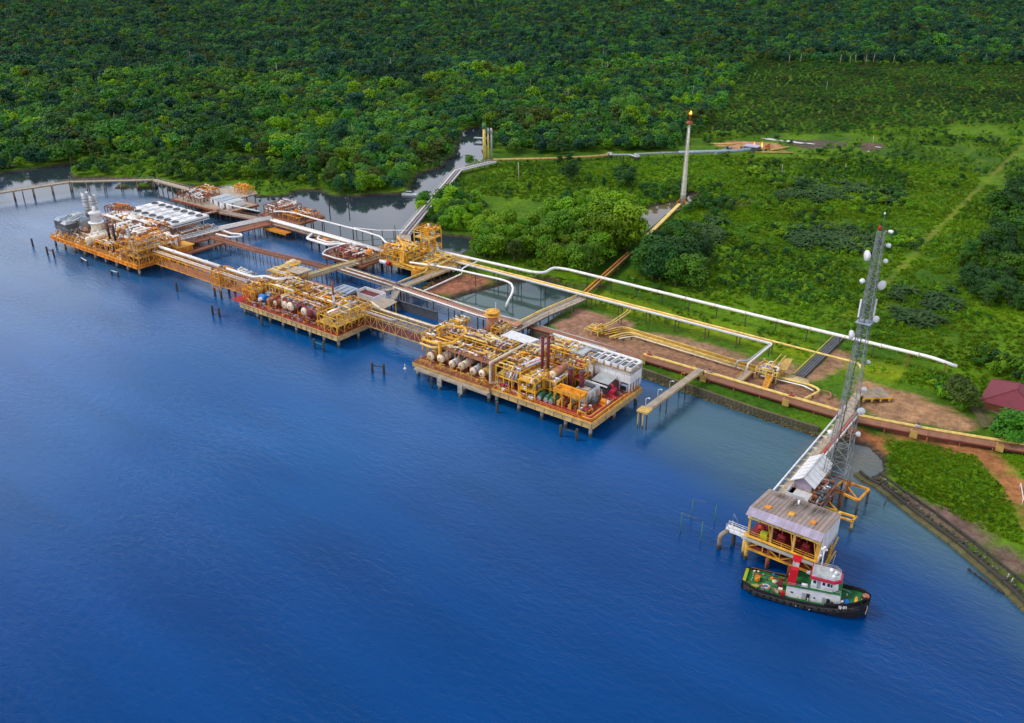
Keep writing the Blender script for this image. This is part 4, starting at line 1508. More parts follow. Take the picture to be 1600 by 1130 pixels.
# white container by the corner
t = thing('container', 'white container with grey roof beside the orange gantry', 'container', (-9, 11, 5))
part('body', MB().box(-12.2, -7.2, 7.4, 15.6, 5.2, 8.2), 'white', t)
part('roof', MB().box(-12.3, -7.1, 7.3, 15.7, 8.2, 8.4), 'steel', t)
for i in range(3):
    part('roof_vent', MB().box(-11.6, -8.2, 8 + i * 2.5, 9.8 + i * 2.5, 8.4, 8.8), 'deck_tan' if i == 1 else 'grey_dark', t)
    part('door', MB().box(-7.2, -7.12, 8 + i * 2.6, 9.8 + i * 2.6, 5.4, 7.8), 'galv', t)
# shed with grey roof
t = thing('shed', 'small shed with a flat light grey roof before the white building', 'shed', (-8, 20, 5))
part('wall', MB().box(-10.4, -5.8, 18.2, 21.6, 5, 8.6), 'grey_dark', t)
part('roof', MB().hexa([(-11.2, 17.2, 8.6), (-5.2, 17.2, 8.6), (-5.2, 22.3, 9.2), (-11.2, 22.3, 9.2), (-11.2, 17.2, 8.75), (-5.2, 17.2, 8.75), (-5.2, 22.3, 9.35), (-11.2, 22.3, 9.35)]), 'galv', t)
for x in (-9.6, -8.1, -6.6):
    part('window', MB().box(x - .5, x + .5, 18.1, 18.19, 6.3, 7.8), 'glass', t)
solo('gutter_pipe', MB().tube([(-13.6, 16.6, 8.2), (-5.2, 16.4, 8.2)], .3, 8), 'white', 'white pipe lying along the front of the grey roofed shed', 'pipe', (-13, 16.5, 8))
# green engines, magenta pump, drums
for i, u in enumerate((-20.0, -17.6, -15.8)):
    t = thing('engine', ('left', 'middle', 'right')[i] + ' green engine at the water edge of the nearest platform', 'engine', (u, 4, 5), 'green engines at the water edge')
    part('block', MB().box(u - .7, u + .7, 2.4, 5.6, 5.3, 6.7), 'green_paint', t)
    part('cylinder_head', MB().tube([(u, 2.6, 6.9), (u, 5.4, 6.9)], .4, 8), 'green_paint', t)
    part('flywheel', MB().tube([(u, 2.05, 6), (u, 2.35, 6)], .75, 12), 'steel', t)
    part('base', MB().box(u - .9, u + .9, 2, 6, 5, 5.3), 'pink_red', t)
t = thing('pump', 'magenta pump set at the right edge before the white building', 'pump', (-4.2, 19, 5))
part('casing', MB().tube([(-4.4, 17.6, 6.4), (-4.4, 20.2, 6.4)], .75, 12), 'pink_red', t)
part('base', MB().box(-5.4, -3.4, 17, 20.8, 5, 5.5), 'red', t)
part('outlet', MB().tube([(-4.4, 18.5, 7), (-4.4, 18.5, 8.4), (-6, 18.5, 8.4)], .3, 8), 'pink_red', t)
t = thing('pump', 'orange pump with white wheel near the right edge of the deck', 'pump', (-3.4, 12, 5))
part('casing', MB().tube([(-4.2, 12, 6), (-2.2, 12, 6)], .8, 12), 'orange', t)
part('wheel', MB().tube([(-2.2, 12, 6), (-1.9, 12, 6)], .7, 12), 'white', t)
part('base', MB().box(-4.6, -2, 11, 13, 5, 5.35), 'orange', t)
t = thing('pump', 'dark grey pump between the container and the orange pump', 'pump', (-5.8, 9.5, 5))
part('casing', MB().tube([(-5.6, 9.2, 6.2), (-5.6, 11.8, 6.2)], .8, 12), 'grey_dark', t)
part('base', MB().box(-6.5, -4.7, 8.8, 12.2, 5, 5.5), 'rust', t)
t = thing('generator', 'small blue grey generator under the white building', 'generator', (-2.6, 24, 5))
part('body', MB().box(-4.4, -1.6, 22.4, 25.6, 5.2, 7.2), 'blue_grey', t)
part('radiator', MB().box(-4.0, -2, 22.3, 22.4, 5.5, 6.9), 'black', t)
vdrum('white upright drum at the left end of the white building', -14.6, 21.2, 5, 5.6, 1.25, 'white')
vdrum('ochre upright drum beside the white upright drum', -17.4, 22.3, 5, 6, 1.2, 'ochre')
t = thing('deck_piping', 'yellow and red pipes lying along the right edge of the nearest platform', 'pipe', (-1.2, 2, 5))
for i, (u, m) in enumerate(((-1.0, 'yellow'), (-1.7, 'pink_red'), (-2.3, 'yellow'))):
    part('pipe', MB().tube([(u - 3, 1.2 + i * .6, 5.5), (u, 1.2 + i * .6, 5.5), (u, 21 - i * 2, 5.5)], .2, 8), m, t)
for v in (2, 8, 14, 20):
    part('pipe_support', MB().box(-3, -.7, v - .12, v + .12, 5, 5.35), 'salmon', t)
module('small yellow hand railed skid at the right corner of the deck', -6.2, -3.4, 2.0, 5.5, 5, (6.4,), 'yellow', ['yellow', 'red'], 36, 1, 1, 6, clutter=8, clutm=('pink_red', 'white'))
# white building on columns with six coolers
t = thing('control_building', 'white building on columns at the back right corner of the nearest platform', 'building', (-19, 22.6, 5))
part('wall', MB().box(-14.6, -.9, 22.6, 29.4, 8, 11), 'white', t)
part('wall_trim', MB().box(-14.7, -.8, 22.5, 29.5, 10.9, 11.05), 'galv', t)
for i in range(5):
    for v in (22.8, 29.2):
        part('column', MB().box(-14.4 + i * 3.3 - .16, -14.4 + i * 3.3 + .16, v - .16, v + .16, 5, 8), 'white', t)
for v in (24.4, 26, 27.6):
    part('column', MB().box(-1.3, -1.0, v - .15, v + .15, 5, 8), 'white', t)
for i in range(4):
    part('panel_joint', MB().box(-12 + i * 3, -11.94 + i * 3, 22.56, 22.6, 8, 10.9), 'galv', t)
part('railing', MB().rail([(-14.5, 22.7, 11.05), (-1, 22.7, 11.05), (-1, 29.3, 11.05), (-14.5, 29.3, 11.05)]), 'amber', t, kind='stuff')
def cooler(x, y, z):
    e = thing('air_cooler', 'white box cooler', 'air cooler', (x, y, z), 'coolers on the roof of the white building')
    part('casing', MB().box(x - .85, x + .85, y - 2.2, y + 2.2, z + .5, z + 1.7), 'white', e)
    part('fan_well', MB().box(x - .6, x + .6, y - 1.8, y + 1.4, z + 1.7, z + 1.76), 'grey_dark', e)
    for sx in (-.7, .7):
        for sy in (-2, 2):
            part('leg', MB().box(x + sx - .07, x + sx + .07, y + sy - .07, y + sy + .07, z, z + .5), 'galv', e)
    part('duct', MB().tube([(x, y + 2.2, z + 1.1), (x + .9, y + 3.2, z + 1.5), (x + .9, y + 4.2, z + 1.5)], .35, 8), 'white', e)
    return e
c0 = cooler(-14.6, 25.6, 11.1)
c0['label'] = 'leftmost white box cooler on the roof of the white building'
for i in range(1, 6):
    dup(c0, (-14.6 + i * 2.5, 25.6, 11.1), ('second', 'third', 'fourth', 'fifth', 'rightmost')[i - 1] + ' white box cooler on the roof of the white building')
t = thing('header_duct', 'long white header duct running behind the six box coolers', 'duct', (-34, 31, 9))
part('duct_run', MB().tube([(-35, 31.5, 12.2), (-1.8, 30.6, 12.2), (-1.8, 28.6, 12.2)], .55, 12, 1), 'white', t)
part('duct_run', MB().tube([(-33, 29.9, 11.6), (-16, 29.6, 11.6)], .5, 12), 'blue_grey', t)
for i in range(9):
    part('support', MB().box(-34 + i * 4 - .12, -34 + i * 4 + .12, 30.7, 31.7, 5 if i > 4 else 5, 11.6), 'galv', t)
# back deck and white roof panel
bd = deck_platform('back_deck', 'grey railed deck behind the red stacks with a low fence', -45, -18, 28.8, 39, 5, 'grey_dark', .8, 'lilac', 'galv', pitch=8, pr=.35, pm='pile_dark')
module('slatted black gaps and yellow cross pipes between deck and quay', -34, -20, 39.4, 48.2, 2.2, (3.6,), 'grey_dark', ['yellow', 'cream_yellow', 'galv'], 41, 6, 2, 16, clutter=8, drop=0)
t = thing('roof_panel', 'large flat white roof panel behind the vessel deck', 'roof', (-53, 27, 5))
part('roof_sheet', MB().hexa([(-53.8, 27.6, 8.2), (-42.6, 27.0, 8.2), (-41.0, 32.0, 8.5), (-53.0, 32.6, 8.5), (-53.8, 27.6, 8.35), (-42.6, 27.0, 8.35), (-41.0, 32.0, 8.65), (-53.0, 32.6, 8.65)]), 'white', t)
for x, y in ((-53, 28.2), (-42.9, 27.8), (-41.7, 31.4), (-52.5, 31.9), (-47.5, 30)):
    part('post', MB().box(x - .12, x + .12, y - .12, y + .12, -1, 8.2), 'galv', t)
# round tower behind
t = thing('round_tower', 'salmon round tower with a yellow ring gallery behind the nearest platform', 'tower', (-61.3, 32.7, 0))
part('drum', MB().lathe((-61.3, 32.7, 4), [(2.1, 0), (2.1, 6.5), (1.6, 7), (1.6, 8.6)], 18), 'salmon', t)
part('gallery', MB().lathe((-61.3, 32.7, 12.0), [(1.5, 0), (2.7, .05), (2.7, .3), (1.5, .35)], 20), 'yellow', t)
part('gallery', MB().lathe((-61.3, 32.7, 13.3), [(2.3, 0), (2.6, 0), (2.6, .3), (2.3, .3)], 20), 'yellow', t)
for i in range(10):
    a = i * math.pi / 5
    x, y = -61.3 + 2.5 * math.cos(a), 32.7 + 2.5 * math.sin(a)
    part('rail_post', MB().box(x - .06, x + .06, y - .06, y + .06, 12.3, 13.4), 'yellow', t)
part('valve_head', MB().lathe((-61.3, 32.7, 12.6), [(1.2, 0), (1.2, .9), (.5, 1.3)], 12), 'yellow', t)
part('mast', MB().tube([(-61, 34.2, 12), (-61, 34.2, 16.5)], .08, 6), 'white', t)
for a in range(4):
    pile(t, -61.3 + 1.8 * math.cos(a * 1.57 + .7), 32.7 + 1.8 * math.sin(a * 1.57 + .7), 4, .35)
module('yellow pipe frame beside the round tower', -59, -55, 29, 35, 3.5, (7, 9.5), 'yellow', YP, 43, 1, 2, 12, clutter=14)
deck_platform('tower_deck', 'rusty deck under the round tower joining the nearest platform', -67, -54, 27.4, 37, 4.4, 'rust', .6, 'rust', 'salmon', pitch=6, pr=.3, pm='pile_dark')
module('small slatted yellow canopy at the back left of the vessel deck', -74, -69.5, 24.5, 30.5, 4.5, (9.4,), 'yellow', ['yellow', 'cream'], 44, 2, 3, 12, deck=('ochre', [0]), clutter=14)
module('yellow end frame where the truss bridge lands on the nearest platform', -72.5, -67.5, 9, 21, 4.6, (8.6, 10.6), 'yellow', YP, 45, 2, 3, 20, clutter=26)
solo('life_ring_post', MB().tube([(-71.5, -1, 0), (-71.5, -1, 3.6)], .1, 6).lathe((-71.5, -1, 1.6), [(.4, 0), (.55, .25), (.4, .5)], 10), 'white', 'white float marker on a post off the left corner of the nearest platform', 'marker', (-71.5, -1, 0))

def edge_clutter(label, u0, u1, v0, v1, z, seed, ms, posts):
    r = random.Random(seed)
    t = thing('edge_fittings', label, 'deck fittings', (u0, v0, z))
    for i in range(int((u1 - u0) / 4.2)):
        u = u0 + 1.5 + i * 4.2
        part('post', MB().box(u - .1, u + .1, v0 + .5, v0 + .7, z, z + r.uniform(2.6, 4.2)), posts, t)
    for m in ms:
        b = MB()
        for i in range(int((u1 - u0) * .8)):
            u, v = r.uniform(u0, u1), r.uniform(v0, v1)
            s_ = r.uniform(.2, .55)
            if r.random() < .5: b.box(u - s_, u + s_, v - s_ * .7, v + s_ * .7, z, z + s_ * 1.8)
            else: b.tube([(u, v, z), (u, v, z + s_ * 3), (u + s_ * 2, v, z + s_ * 3), (u + s_ * 2, v + .6, z)], s_ * .3, 6)
        part('fittings', b, m, t, kind='stuff')
    for i in range(3):
        part('pipe', MB().tube([(u0, v0 + 1.1 + i * .5, z + .3 + i * .1), (u1, v0 + 1.1 + i * .5, z + .3 + i * .1)], .12, 6), ms[i % len(ms)], t)
    return t
edge_clutter('small fittings and pipes on the deck strip before the six cream vessels', -67, -38, -.2, 3.0, 4.9, 1, ('amber', 'salmon', 'ochre'), 'ochre')
edge_clutter('small fittings along the front edge left of the green engines', -36, -21, .4, 2.6, 5, 2, ('pink_red', 'white', 'yellow'), 'yellow')
edge_clutter('small fittings on the deck strip before the vessels of the middle platform', -155, -115, -.6, 3.2, 5, 3, ('rust', 'amber', 'lilac', 'maroon'), 'orange')
edge_clutter('small fittings along the water side of the far left platform', -292, -232, -.6, 1.4, 5, 4, ('cream', 'amber', 'salmon'), 'amber')
edge_clutter('fittings between the orange pump and the white building', -6.5, -1.4, 12.5, 21.5, 5, 6, ('pink_red', 'amber', 'grey_dark', 'salmon'), 'amber')
edge_clutter('red and grey fittings behind the container', -19, -7, 15.8, 18, 5, 7, ('maroon', 'white', 'grey_dark'), 'yellow')
# ============================================================ middle platform
deck_platform('process_platform', 'middle platform with cream and red ended vessels and a silver tank', -156, -103, -1, 20, 5, 'concrete_yellow', 1.8, 'rust', 'red', pr=.5, pitch=7.5, panel=2.6)
VG = 'vessels on the middle platform'
for u, r_, hm, lb in ((-144.3, 1.0, 'salmon', 'small pink ended vessel left of the cream pair on the middle platform'), (-140.4, 1.0, 'cream', 'small cream ended vessel left of the cream pair on the middle platform'),
                      (-134.9, 1.55, 'cream', 'left one of the cream ended pair on the middle platform'), (-131.8, 1.7, 'cream', 'right one of the cream ended pair on the middle platform'),
                      (-124.4, 1.55, 'cream', 'cream ended vessel next to the red ended one on the middle platform'), (-121.2, 1.7, 'pink_red', 'vessel with a dark red end on the middle platform')):
    vessel(lb, (u, 6.2, 5.7 + r_ + .3), 6, r_, 'y', 'steel' if r_ > 1.2 else 'salmon', hm if hm != 'pink_red' else 'maroon', VG, 5)
t = thing('compressor', 'blue compressor at the left end of the middle platform', 'compressor', (-148.5, 4, 5))
part('casing', MB().tube([(-150, 4.2, 7), (-146.8, 4.2, 7)], 1.2, 12), 'blue', t)
part('cylinder', MB().tube([(-148.4, 2, 6.8), (-148.4, 7, 6.8)], .7, 10), 'white', t)
part('base', MB().box(-150.5, -146.4, 2.4, 6.4, 5, 5.9), 'grey_dark', t)
part('cooler', MB().box(-150.4, -147.6, 6.6, 8.6, 5.4, 8), 'blue_grey', t)
t = thing('pump', 'lilac and white pump set right of the blue compressor', 'pump', (-145, 8, 5))
part('casing', MB().tube([(-146, 9, 6.4), (-143, 9, 6.4)], .9, 12), 'lilac', t)
part('base', MB().box(-146.4, -142.6, 8, 10, 5, 5.6), 'rust', t)
part('motor', MB().tube([(-143, 9, 6.4), (-141.6, 9, 6.4)], .6, 10), 'white', t)
OP = ['yellow', 'amber', 'cream_yellow', 'cream_yellow', 'ochre', 'salmon', 'cream', 'white_pipe']
module('dense yellow pipework covering the left half of the middle platform', -155, -136, 8, 19, 5, (8, 10.6), 'yellow', OP, 51, 5, 3, 60, deck=('brown_deck', [0]), clutter=110, clutm=('yellow', 'amber', 'cream', 'lilac'))
module('dense yellow pipework behind the cream pair on the middle platform', -136, -113, 10, 19.5, 5, (8, 10.2), 'amber', OP, 52, 6, 3, 64, deck=('rust', [0]), clutter=110, clutm=('yellow', 'amber', 'white', 'maroon'))
module('yellow pipe rack over the vessels of the middle platform', -140, -117, 3.6, 8.4, 5, (9.4,), 'red', OP, 53, 6, 1, 18, clutter=30)
solo('cover_wall', MB().box(-144, -119, 23.6, 24.0, 4.8, 8.6).box(-144, -119, 20.3, 24, 8.6, 8.8), 'salmon', 'long salmon coloured cover at the back of the middle platform', 'wall', (-144, 23.6, 4.8))
deck_platform('back_deck', 'narrow rusty deck behind the middle platform under the salmon cover', -156, -112, 20.4, 30, 4.6, 'rust', .6, 'salmon', 'rust', pitch=7, pr=.3, pm='pile_dark')
module('orange yellow corner truss of the middle platform with a silver tank inside', -113, -103.4, -.6, 16.4, 5, (8, 11), 'yellow', ['yellow', 'steel', 'cream_yellow'], 54, 3, 5, 14, brace=True, deck=('ochre', [0]), rails='yellow', clutter=24, clutm=('steel', 'yellow', 'grey_dark'), name='steel_structure')
vessel('long silver insulated tank inside the corner truss of the middle platform', (-110.6, 9.6, 10), 14, 1.25, 'y', 'silver', 'silver', None, 8.2, 'grey_dark')
stack('tall thin silver stack with rusty top on the middle platform', -112.4, 7.0, 9, 7, .42, 'silver', 'rust', bands=2)
stack('rusty upper length of the thin stack on the middle platform', -112.4, 7.0, 16.1, 5, .3, 'rust', 'rust', bands=2)
t = thing('turbine_house', 'blue grey boxy machine house on the middle platform', 'machine house', (-125, 16, 5))
part('body', MB().box(-125.4, -118.6, 16.2, 24, 7.6, 10.4), 'blue_grey', t)
part('roof', MB().hexa([(-125.8, 15.8, 10.4), (-118.2, 15.8, 10.4), (-118.2, 24.4, 11.2), (-125.8, 24.4, 11.2), (-125.8, 15.8, 10.6), (-118.2, 15.8, 10.6), (-118.2, 24.4, 11.4), (-125.8, 24.4, 11.4)]), 'blue_grey', t)
for i in range(4):
    part('louvre', MB().box(-118.6, -118.5, 16.8 + i * 1.8, 18.2 + i * 1.8, 8, 10), 'black', t)
for x, y in ((-125.2, 16.4), (-118.8, 16.4), (-118.8, 23.8), (-125.2, 23.8)):
    part('column', MB().box(x - .15, x + .15, y - .15, y + .15, 5, 7.6), 'steel', t)
for i in range(3):
    part('roof_rib', MB().box(-125.6 + i * 2.6, -125.3 + i * 2.6, 16, 24.2, 11.2, 11.5), 'galv', t)
t = thing('tray', 'white open tray building with maroon floor behind the blue grey house', 'tray', (-124, 28.5, 4.6))
part('floor', MB().box(-124.5, -114, 27.8, 34, 6.4, 6.6), 'maroon', t)
for a in ((-124.5, -114, 27.7, 27.95), (-124.5, -114, 33.8, 34.05), (-124.75, -124.5, 27.7, 34.05), (-114, -113.75, 27.7, 34.05)):
    part('wall', MB().box(*a, 5.6, 7.8), 'white', t)
for x in (-124, -119, -114.4):
    for y in (28.4, 33.4): pile(t, x, y, 6.3, .25)
t = thing('roof_plate', 'flat tan roof plate beside the start of the right truss bridge', 'roof', (-107, 17, 5))
part('roof_sheet', MB().hexa([(-106.6, 16.9, 9.6), (-99.2, 16.9, 9.6), (-99.8, 26, 9.9), (-107.2, 26, 9.9), (-106.6, 16.9, 9.75), (-99.2, 16.9, 9.75), (-99.8, 26, 10.05), (-107.2, 26, 10.05)]), 'deck_tan', t)
for x, y in ((-106, 17.6), (-99.9, 17.6), (-100.3, 25.3), (-106.5, 25.3)): pile(t, x, y, 9.6, .22, 'yellow')
t = thing('round_tower', 'yellow round gallery tower behind the left end of the middle platform', 'tower', (-165, 33, 0))
part('drum', MB().lathe((-165, 33, 4), [(1.8, 0), (1.8, 5)], 16), 'ochre', t)
part('gallery', MB().lathe((-165, 33, 9), [(1.4, 0), (3.2, .05), (3.2, .35), (1.4, .4)], 18), 'yellow', t)
part('dome', MB().lathe((-165, 33, 9.4), [(1.6, 0), (1.5, .7), (.9, 1.2), (.1, 1.4)], 14), 'cream', t)
for a in range(4): pile(t, -165 + 1.8 * math.cos(a * 1.57), 33 + 1.8 * math.sin(a * 1.57), 4, .3)
module('yellow pipe frame in front of the yellow round gallery tower', -166, -153, 20.5, 30, 4.4, (7.6, 9.4), 'yellow', OP, 55, 4, 2, 30, deck=('ochre', [1]), clutter=40)
solo('canopy', MB().box(-157, -150, 23, 30, 10.3, 10.5), 'deck_tan', 'grey brown slab cover left of the salmon cover on the middle platform', 'canopy', (-153, 26, 10.3))
module('orange yellow end frame where the left truss bridge meets the middle platform', -159, -152, 3, 13, 4.6, (8.5, 10.4), 'amber', OP, 56, 3, 3, 26, brace=True, clutter=40)
solo('railing_frame', MB().rail([(-161.5, -1, 5), (-156.2, -1, 5)], 2.2).rail([(-161.5, -1, 5), (-161.5, 6, 5)], 2.2).box(-161.6, -156.1, -1.1, 6, 4.7, 4.95), 'red', 'red railed corner landing left of the middle platform', 'landing', (-160, 0, 5))

# ============================================================ far left platform
deck_platform('process_platform', 'far left orange edged platform with two grey chimneys', -294, -224, -1, 22, 5, 'orange', 1.5, 'salmon', 'amber', pr=.5, pitch=8.5, panel=3.5)
deck_platform('cooler_deck', 'back deck of the far left platform under the white cooler roofs', -290, -236, 22.8, 50, 5, 'steel', 1.0, 'salmon', 'galv', pr=.4, pitch=9, pm='pile_dark')
# chimneys
for k, (u, v) in enumerate(((-288.8, 16.2), (-282.8, 16.4))):
    t = thing('chimney', ('left', 'right')[k] + ' one of the two wide grey chimneys on the far left platform', 'chimney', (u, v, 5), 'grey chimneys of the far left platform')
    part('shaft', MB().lathe((u, v, 5), [(1.6, 0), (1.6, 17.4 - k * .5), (1.45, 17.4 - k * .5), (1.45, 15)], 18), 'steel', t)
    for i in range(10):
        part('band', MB().lathe((u, v, 9 + i * 1.3), [(1.7, 0), (1.7, .2)], 18), 'grey_dark' if i % 3 else 'galv', t)
# grey duct structure
t = thing('intake_house', 'grey steel filter house on braced legs left of the two grey chimneys', 'filter house', (-291, 0, 5))
for i, (a, b, c, d, e, f) in enumerate(((-291, -286, .5, 6, 8.6, 12.6), (-286, -281, .5, 6, 8.6, 11.8), (-290, -284, 7, 12.6, 9.6, 13), (-283.6, -279.4, 7, 12, 9.6, 12.4))):
    part('housing', MB().box(a + .1, b - .1, c, d, e, f), ('grey_dark', 'grey_dark', 'blue_grey', 'steel')[i], t)
    part('hood', MB().hexa([(a + .1, c, f), (b - .1, c, f), (b - .1, d, f), (a + .1, d, f), (a + 1.2, c + 1.2, f + 1.2), (b - 1.2, c + 1.2, f + 1.2), (b - 1.2, d - 1.2, f + 1.2), (a + 1.2, d - 1.2, f + 1.2)]), ('blue_grey', 'steel', 'galv', 'blue_grey')[i], t)
    for x in (a + .4, b - .4):
        for y in (c + .3, d - .3):
            part('column', MB().box(x - .15, x + .15, y - .15, y + .15, 5, e), 'steel', t)
for i in range(5):
    part('brace', MB().bar((-281 + i * .3, .6 + i * 2.4, 5.2), (-281 + i * .3, 3 + i * 2.4, 9.8), .16), 'galv', t)
    part('duct', MB().tube([(-290 + i * 2.2, 4, 12.6), (-290 + i * 2.2, 9, 13.8)], .5, 10), 'blue_grey' if i % 2 else 'galv', t)
part('railing', MB().rail([(-291, .3, 9), (-278, .3, 9), (-278, 13, 9)]), 'galv', t, kind='stuff')
# white stepped tower
t = thing('exhaust_tower', 'cream white stepped round tower in front of the grey chimneys', 'tower', (-270.5, 9.5, 5))
part('base_drum', MB().lathe((-270.5, 9.5, 5), [(3.4, 0), (3.4, 3.5), (2.6, 5.2), (2.6, 8)], 20), 'cream', t)
part('collar', MB().lathe((-270.5, 9.5, 12.9), [(3.4, 0), (3.4, .4), (2.7, .6)], 20), 'white', t)
part('upper_drum', MB().lathe((-270.5, 9.5, 13.4), [(2.4, 0), (2.2, 3.4), (2.7, 3.8), (2.7, 4.3), (1.2, 4.6)], 20), 'white', t)
part('duct', MB().tube([(-270.5, 9.5, 17.2), (-270.5, 9.5, 19), (-272, 10.5, 19.2)], .7, 12), 'white', t)
vessel('cream horizontal vessel with a round head at the water side of the far left platform', (-262.2, 6.5, 8.4), 13, 1.9, 'y', 'cream', 'cream', None, 5, 'orange')
vessel('white insulated drum lying behind the cream horizontal vessel', (-266.5, 9, 8.8), 11, 1.2, 'y', 'white', 'white', None, 6.5, 'rust')
stack('left black stack on the orange frame of the far left platform', -256.4, 6.8, 7, 9, .5, 'black', 'rust', bands=2)
stack('right black stack on the orange frame of the far left platform', -251.2, 6.4, 7, 9, .5, 'black', 'rust', bands=2)
stack('grey stack between the black stacks and the corner frame of the far left platform', -240.5, 7, 7, 10, .5, 'steel', 'rust', bands=3)
AP = ['white_pipe', 'cream', 'orange', 'white_pipe', 'amber', 'salmon']
module('orange frame with machinery under the black stacks', -260, -248, 1.5, 9, 5, (8.2,), 'amber', AP, 61, 3, 2, 20, deck=('amber', [0]), rails='amber', clutter=40)
module('white and orange pipework in the middle of the far left platform', -262, -240, 9, 21, 5, (9, 12), 'rust', AP[:1] * 4 + AP, 62, 5, 3, 70, pr=(.25, .6), clutter=90, clutm=('white', 'rust', 'cream'))
module('low clutter of cream pipes along the water side of the far left platform', -292, -262, 1, 9, 5, (6.6,), 'amber', ['cream', 'salmon', 'ochre'], 63, 6, 1, 22, clutter=60)
module('orange three storey corner frame at the right end of the far left platform', -231, -222.6, -.6, 13, 5, (8.2, 11.4, 14.4), 'amber', ['steel', 'orange', 'cream', 'amber'], 64, 2, 3, 22, brace=True, deck=('ochre', [0, 1]), rails='amber', clutter=50, clutm=('steel', 'rust', 'amber'), name='steel_structure')
module('orange frame left of the three storey corner frame', -240, -232, -.4, 9, 5, (8.6, 11.6), 'amber', ['orange', 'cream', 'steel'], 65, 2, 2, 18, brace=True, deck=('amber', [0]), clutter=36, name='steel_structure')
vessel('silver drum lying on the top of the orange corner frame', (-226.8, 6.5, 13.0), 9, 1.0, 'y', 'silver', 'silver', None, 11.6, 'amber')
module('pipes on the right back corner of the far left platform', -239, -225, 13.5, 21.5, 5, (8.8, 11.6), 'orange', AP, 66, 3, 2, 34, clutter=50, clutm=('white', 'steel', 'rust'), pr=(.2, .5))
module('rust red open rack behind the grey chimneys', -287, -273, 23.5, 31, 5, (9.5, 14.5), 'rust', ['rust', 'orange', 'salmon'], 67, 6, 2, 24, clutter=20)
module('white pipe bank between the chimneys and the white cooler roofs', -282, -260, 17, 27, 5, (9, 12.5), 'salmon', ['white_pipe', 'orange', 'white_pipe', 'cream', 'white'], 68, 5, 2, 56, pr=(.3, .65), clutter=70, clutm=('white', 'rust', 'orange'))
module('orange pipework in front of the white cooler roofs', -262, -243, 21.5, 28.5, 5, (9.5, 12.6), 'rust', ['orange', 'white_pipe', 'white', 'cream'], 69, 5, 2, 46, pr=(.2, .5), clutter=60, clutm=('orange', 'rust', 'white'))
CG = 'white air cooler roofs'
def aircooler(x):
    t = thing('air_cooler', '', 'air cooler', (x, 28.5, 5), CG)
    part('plenum', MB().box(x - 2.3, x + 2.3, 28.8, 48.4, 10.6, 12.4), 'white', t)
    for i in range(3):
        part('fan_ring', MB().lathe((x, 32 + i * 6.4, 12.4), [(1.7, 0), (1.6, .35), (1.5, .35), (1.5, .06)], 14), 'grey_dark' if i != 1 else 'white', t)
        part('truss_post', MB().box(x - 2.1, x - 1.8, 31 + i * 7, 31.3 + i * 7, 5, 10.6), 'galv', t)
        part('truss_post', MB().box(x + 1.8, x + 2.1, 31 + i * 7, 31.3 + i * 7, 5, 10.6), 'galv', t)
    part('header', MB().tube([(x - 2.2, 28.4, 11.4), (x + 2.2, 28.4, 11.4)], .35, 8), 'cream', t)
    part('gap_shade_strip', MB().box(x + 2.32, x + 2.6, 28.9, 48.2, 11.2, 11.5), 'grey_dark', t)  # dark strip standing in for the shade between neighbouring roofs
    return t
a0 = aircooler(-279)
a0['label'] = 'leftmost of the long white cooler roofs on the far left platform'
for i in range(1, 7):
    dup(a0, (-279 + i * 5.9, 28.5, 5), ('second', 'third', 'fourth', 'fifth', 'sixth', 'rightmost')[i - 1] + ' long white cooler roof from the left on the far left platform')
module('grey braced frame at the right end of the white cooler roofs', -240.5, -234, 29, 47, 5, (8.6,), 'galv', ['rust', 'galv'], 70, 2, 4, 10, brace=True, clutter=20, name='steel_structure')
# ============================================================ bridges and trestles
truss_bridge('long orange truss bridge from the far left platform to its support tower', -222, -179.6, 5.6, 10.6, 4.8, 9.2, 'amber', 'salmon')
truss_bridge('orange truss bridge from the support tower to the middle platform', -176.4, -156, 5.6, 10.6, 4.8, 9.2, 'amber', 'salmon')
truss_bridge('yellow and red truss bridge between the middle and the nearest platform', -102.8, -72.8, 12, 17.4, 4.8, 9.0, 'ochre', 'maroon')
t = module('orange support tower in the middle of the long truss bridge', -180.4, -175.4, 4.4, 11.6, 3.2, (5.4, 8.4, 10.8), 'amber', ['amber', 'yellow'], 71, 2, 2, 10, brace=True, clutter=12, name='support_tower', cat='tower')
for u in (-180, -176):
    for v in (4.6, 11.2): pile(t, u, v, 3.4, .5)
module('scaffold of thin white pipes behind the support tower of the truss bridge', -178, -168, 13, 17, 5, (8.4,), 'galv', ['white_pipe', 'cream'], 72, 4, 1, 10, clutter=8)
WG = 'white pipes of the truss bridges'
pipeline('thick white pipe on top of the long truss bridge left of its support tower', [(-232, 12, 11.3), (-222, 9.4, 11.0), (-179, 9.4, 11.0)], .62, 'white_pipe', flanges=9)
pipeline('thick white pipe on the truss bridge right of the support tower', [(-176.5, 9.4, 11.0), (-160, 9.4, 11.0), (-156, 12, 11.6), (-150, 12, 11.6), (-146, 17, 11.6)], .55, 'white_pipe', flanges=9)
pipeline('thin white pipe along the water side of the long truss bridge', [(-222, 6.4, 9.9), (-158, 6.4, 9.9)], .3, 'white_pipe')
pipeline('middle cream pipe on the long truss bridge', [(-222, 7.8, 9.8), (-156, 7.8, 9.8)], .25, 'cream')
pipeline('pale lilac pipe on the truss bridge to the nearest platform', [(-103.5, 13, 9.6), (-90, 13, 9.6), (-89, 14.4, 9.6)], .42, 'lilac')
pipeline('cream pipe along the back of the truss bridge to the nearest platform', [(-108, 20.5, 9.8), (-99, 17.2, 9.8), (-74, 17.2, 9.8), (-71, 19.5, 11.2), (-67, 19.5, 11.2)], .38, 'cream')
pipeline('thin yellow pipe on the truss bridge to the nearest platform', [(-103, 15, 9.5), (-72, 15, 9.5)], .2, 'cream_yellow')

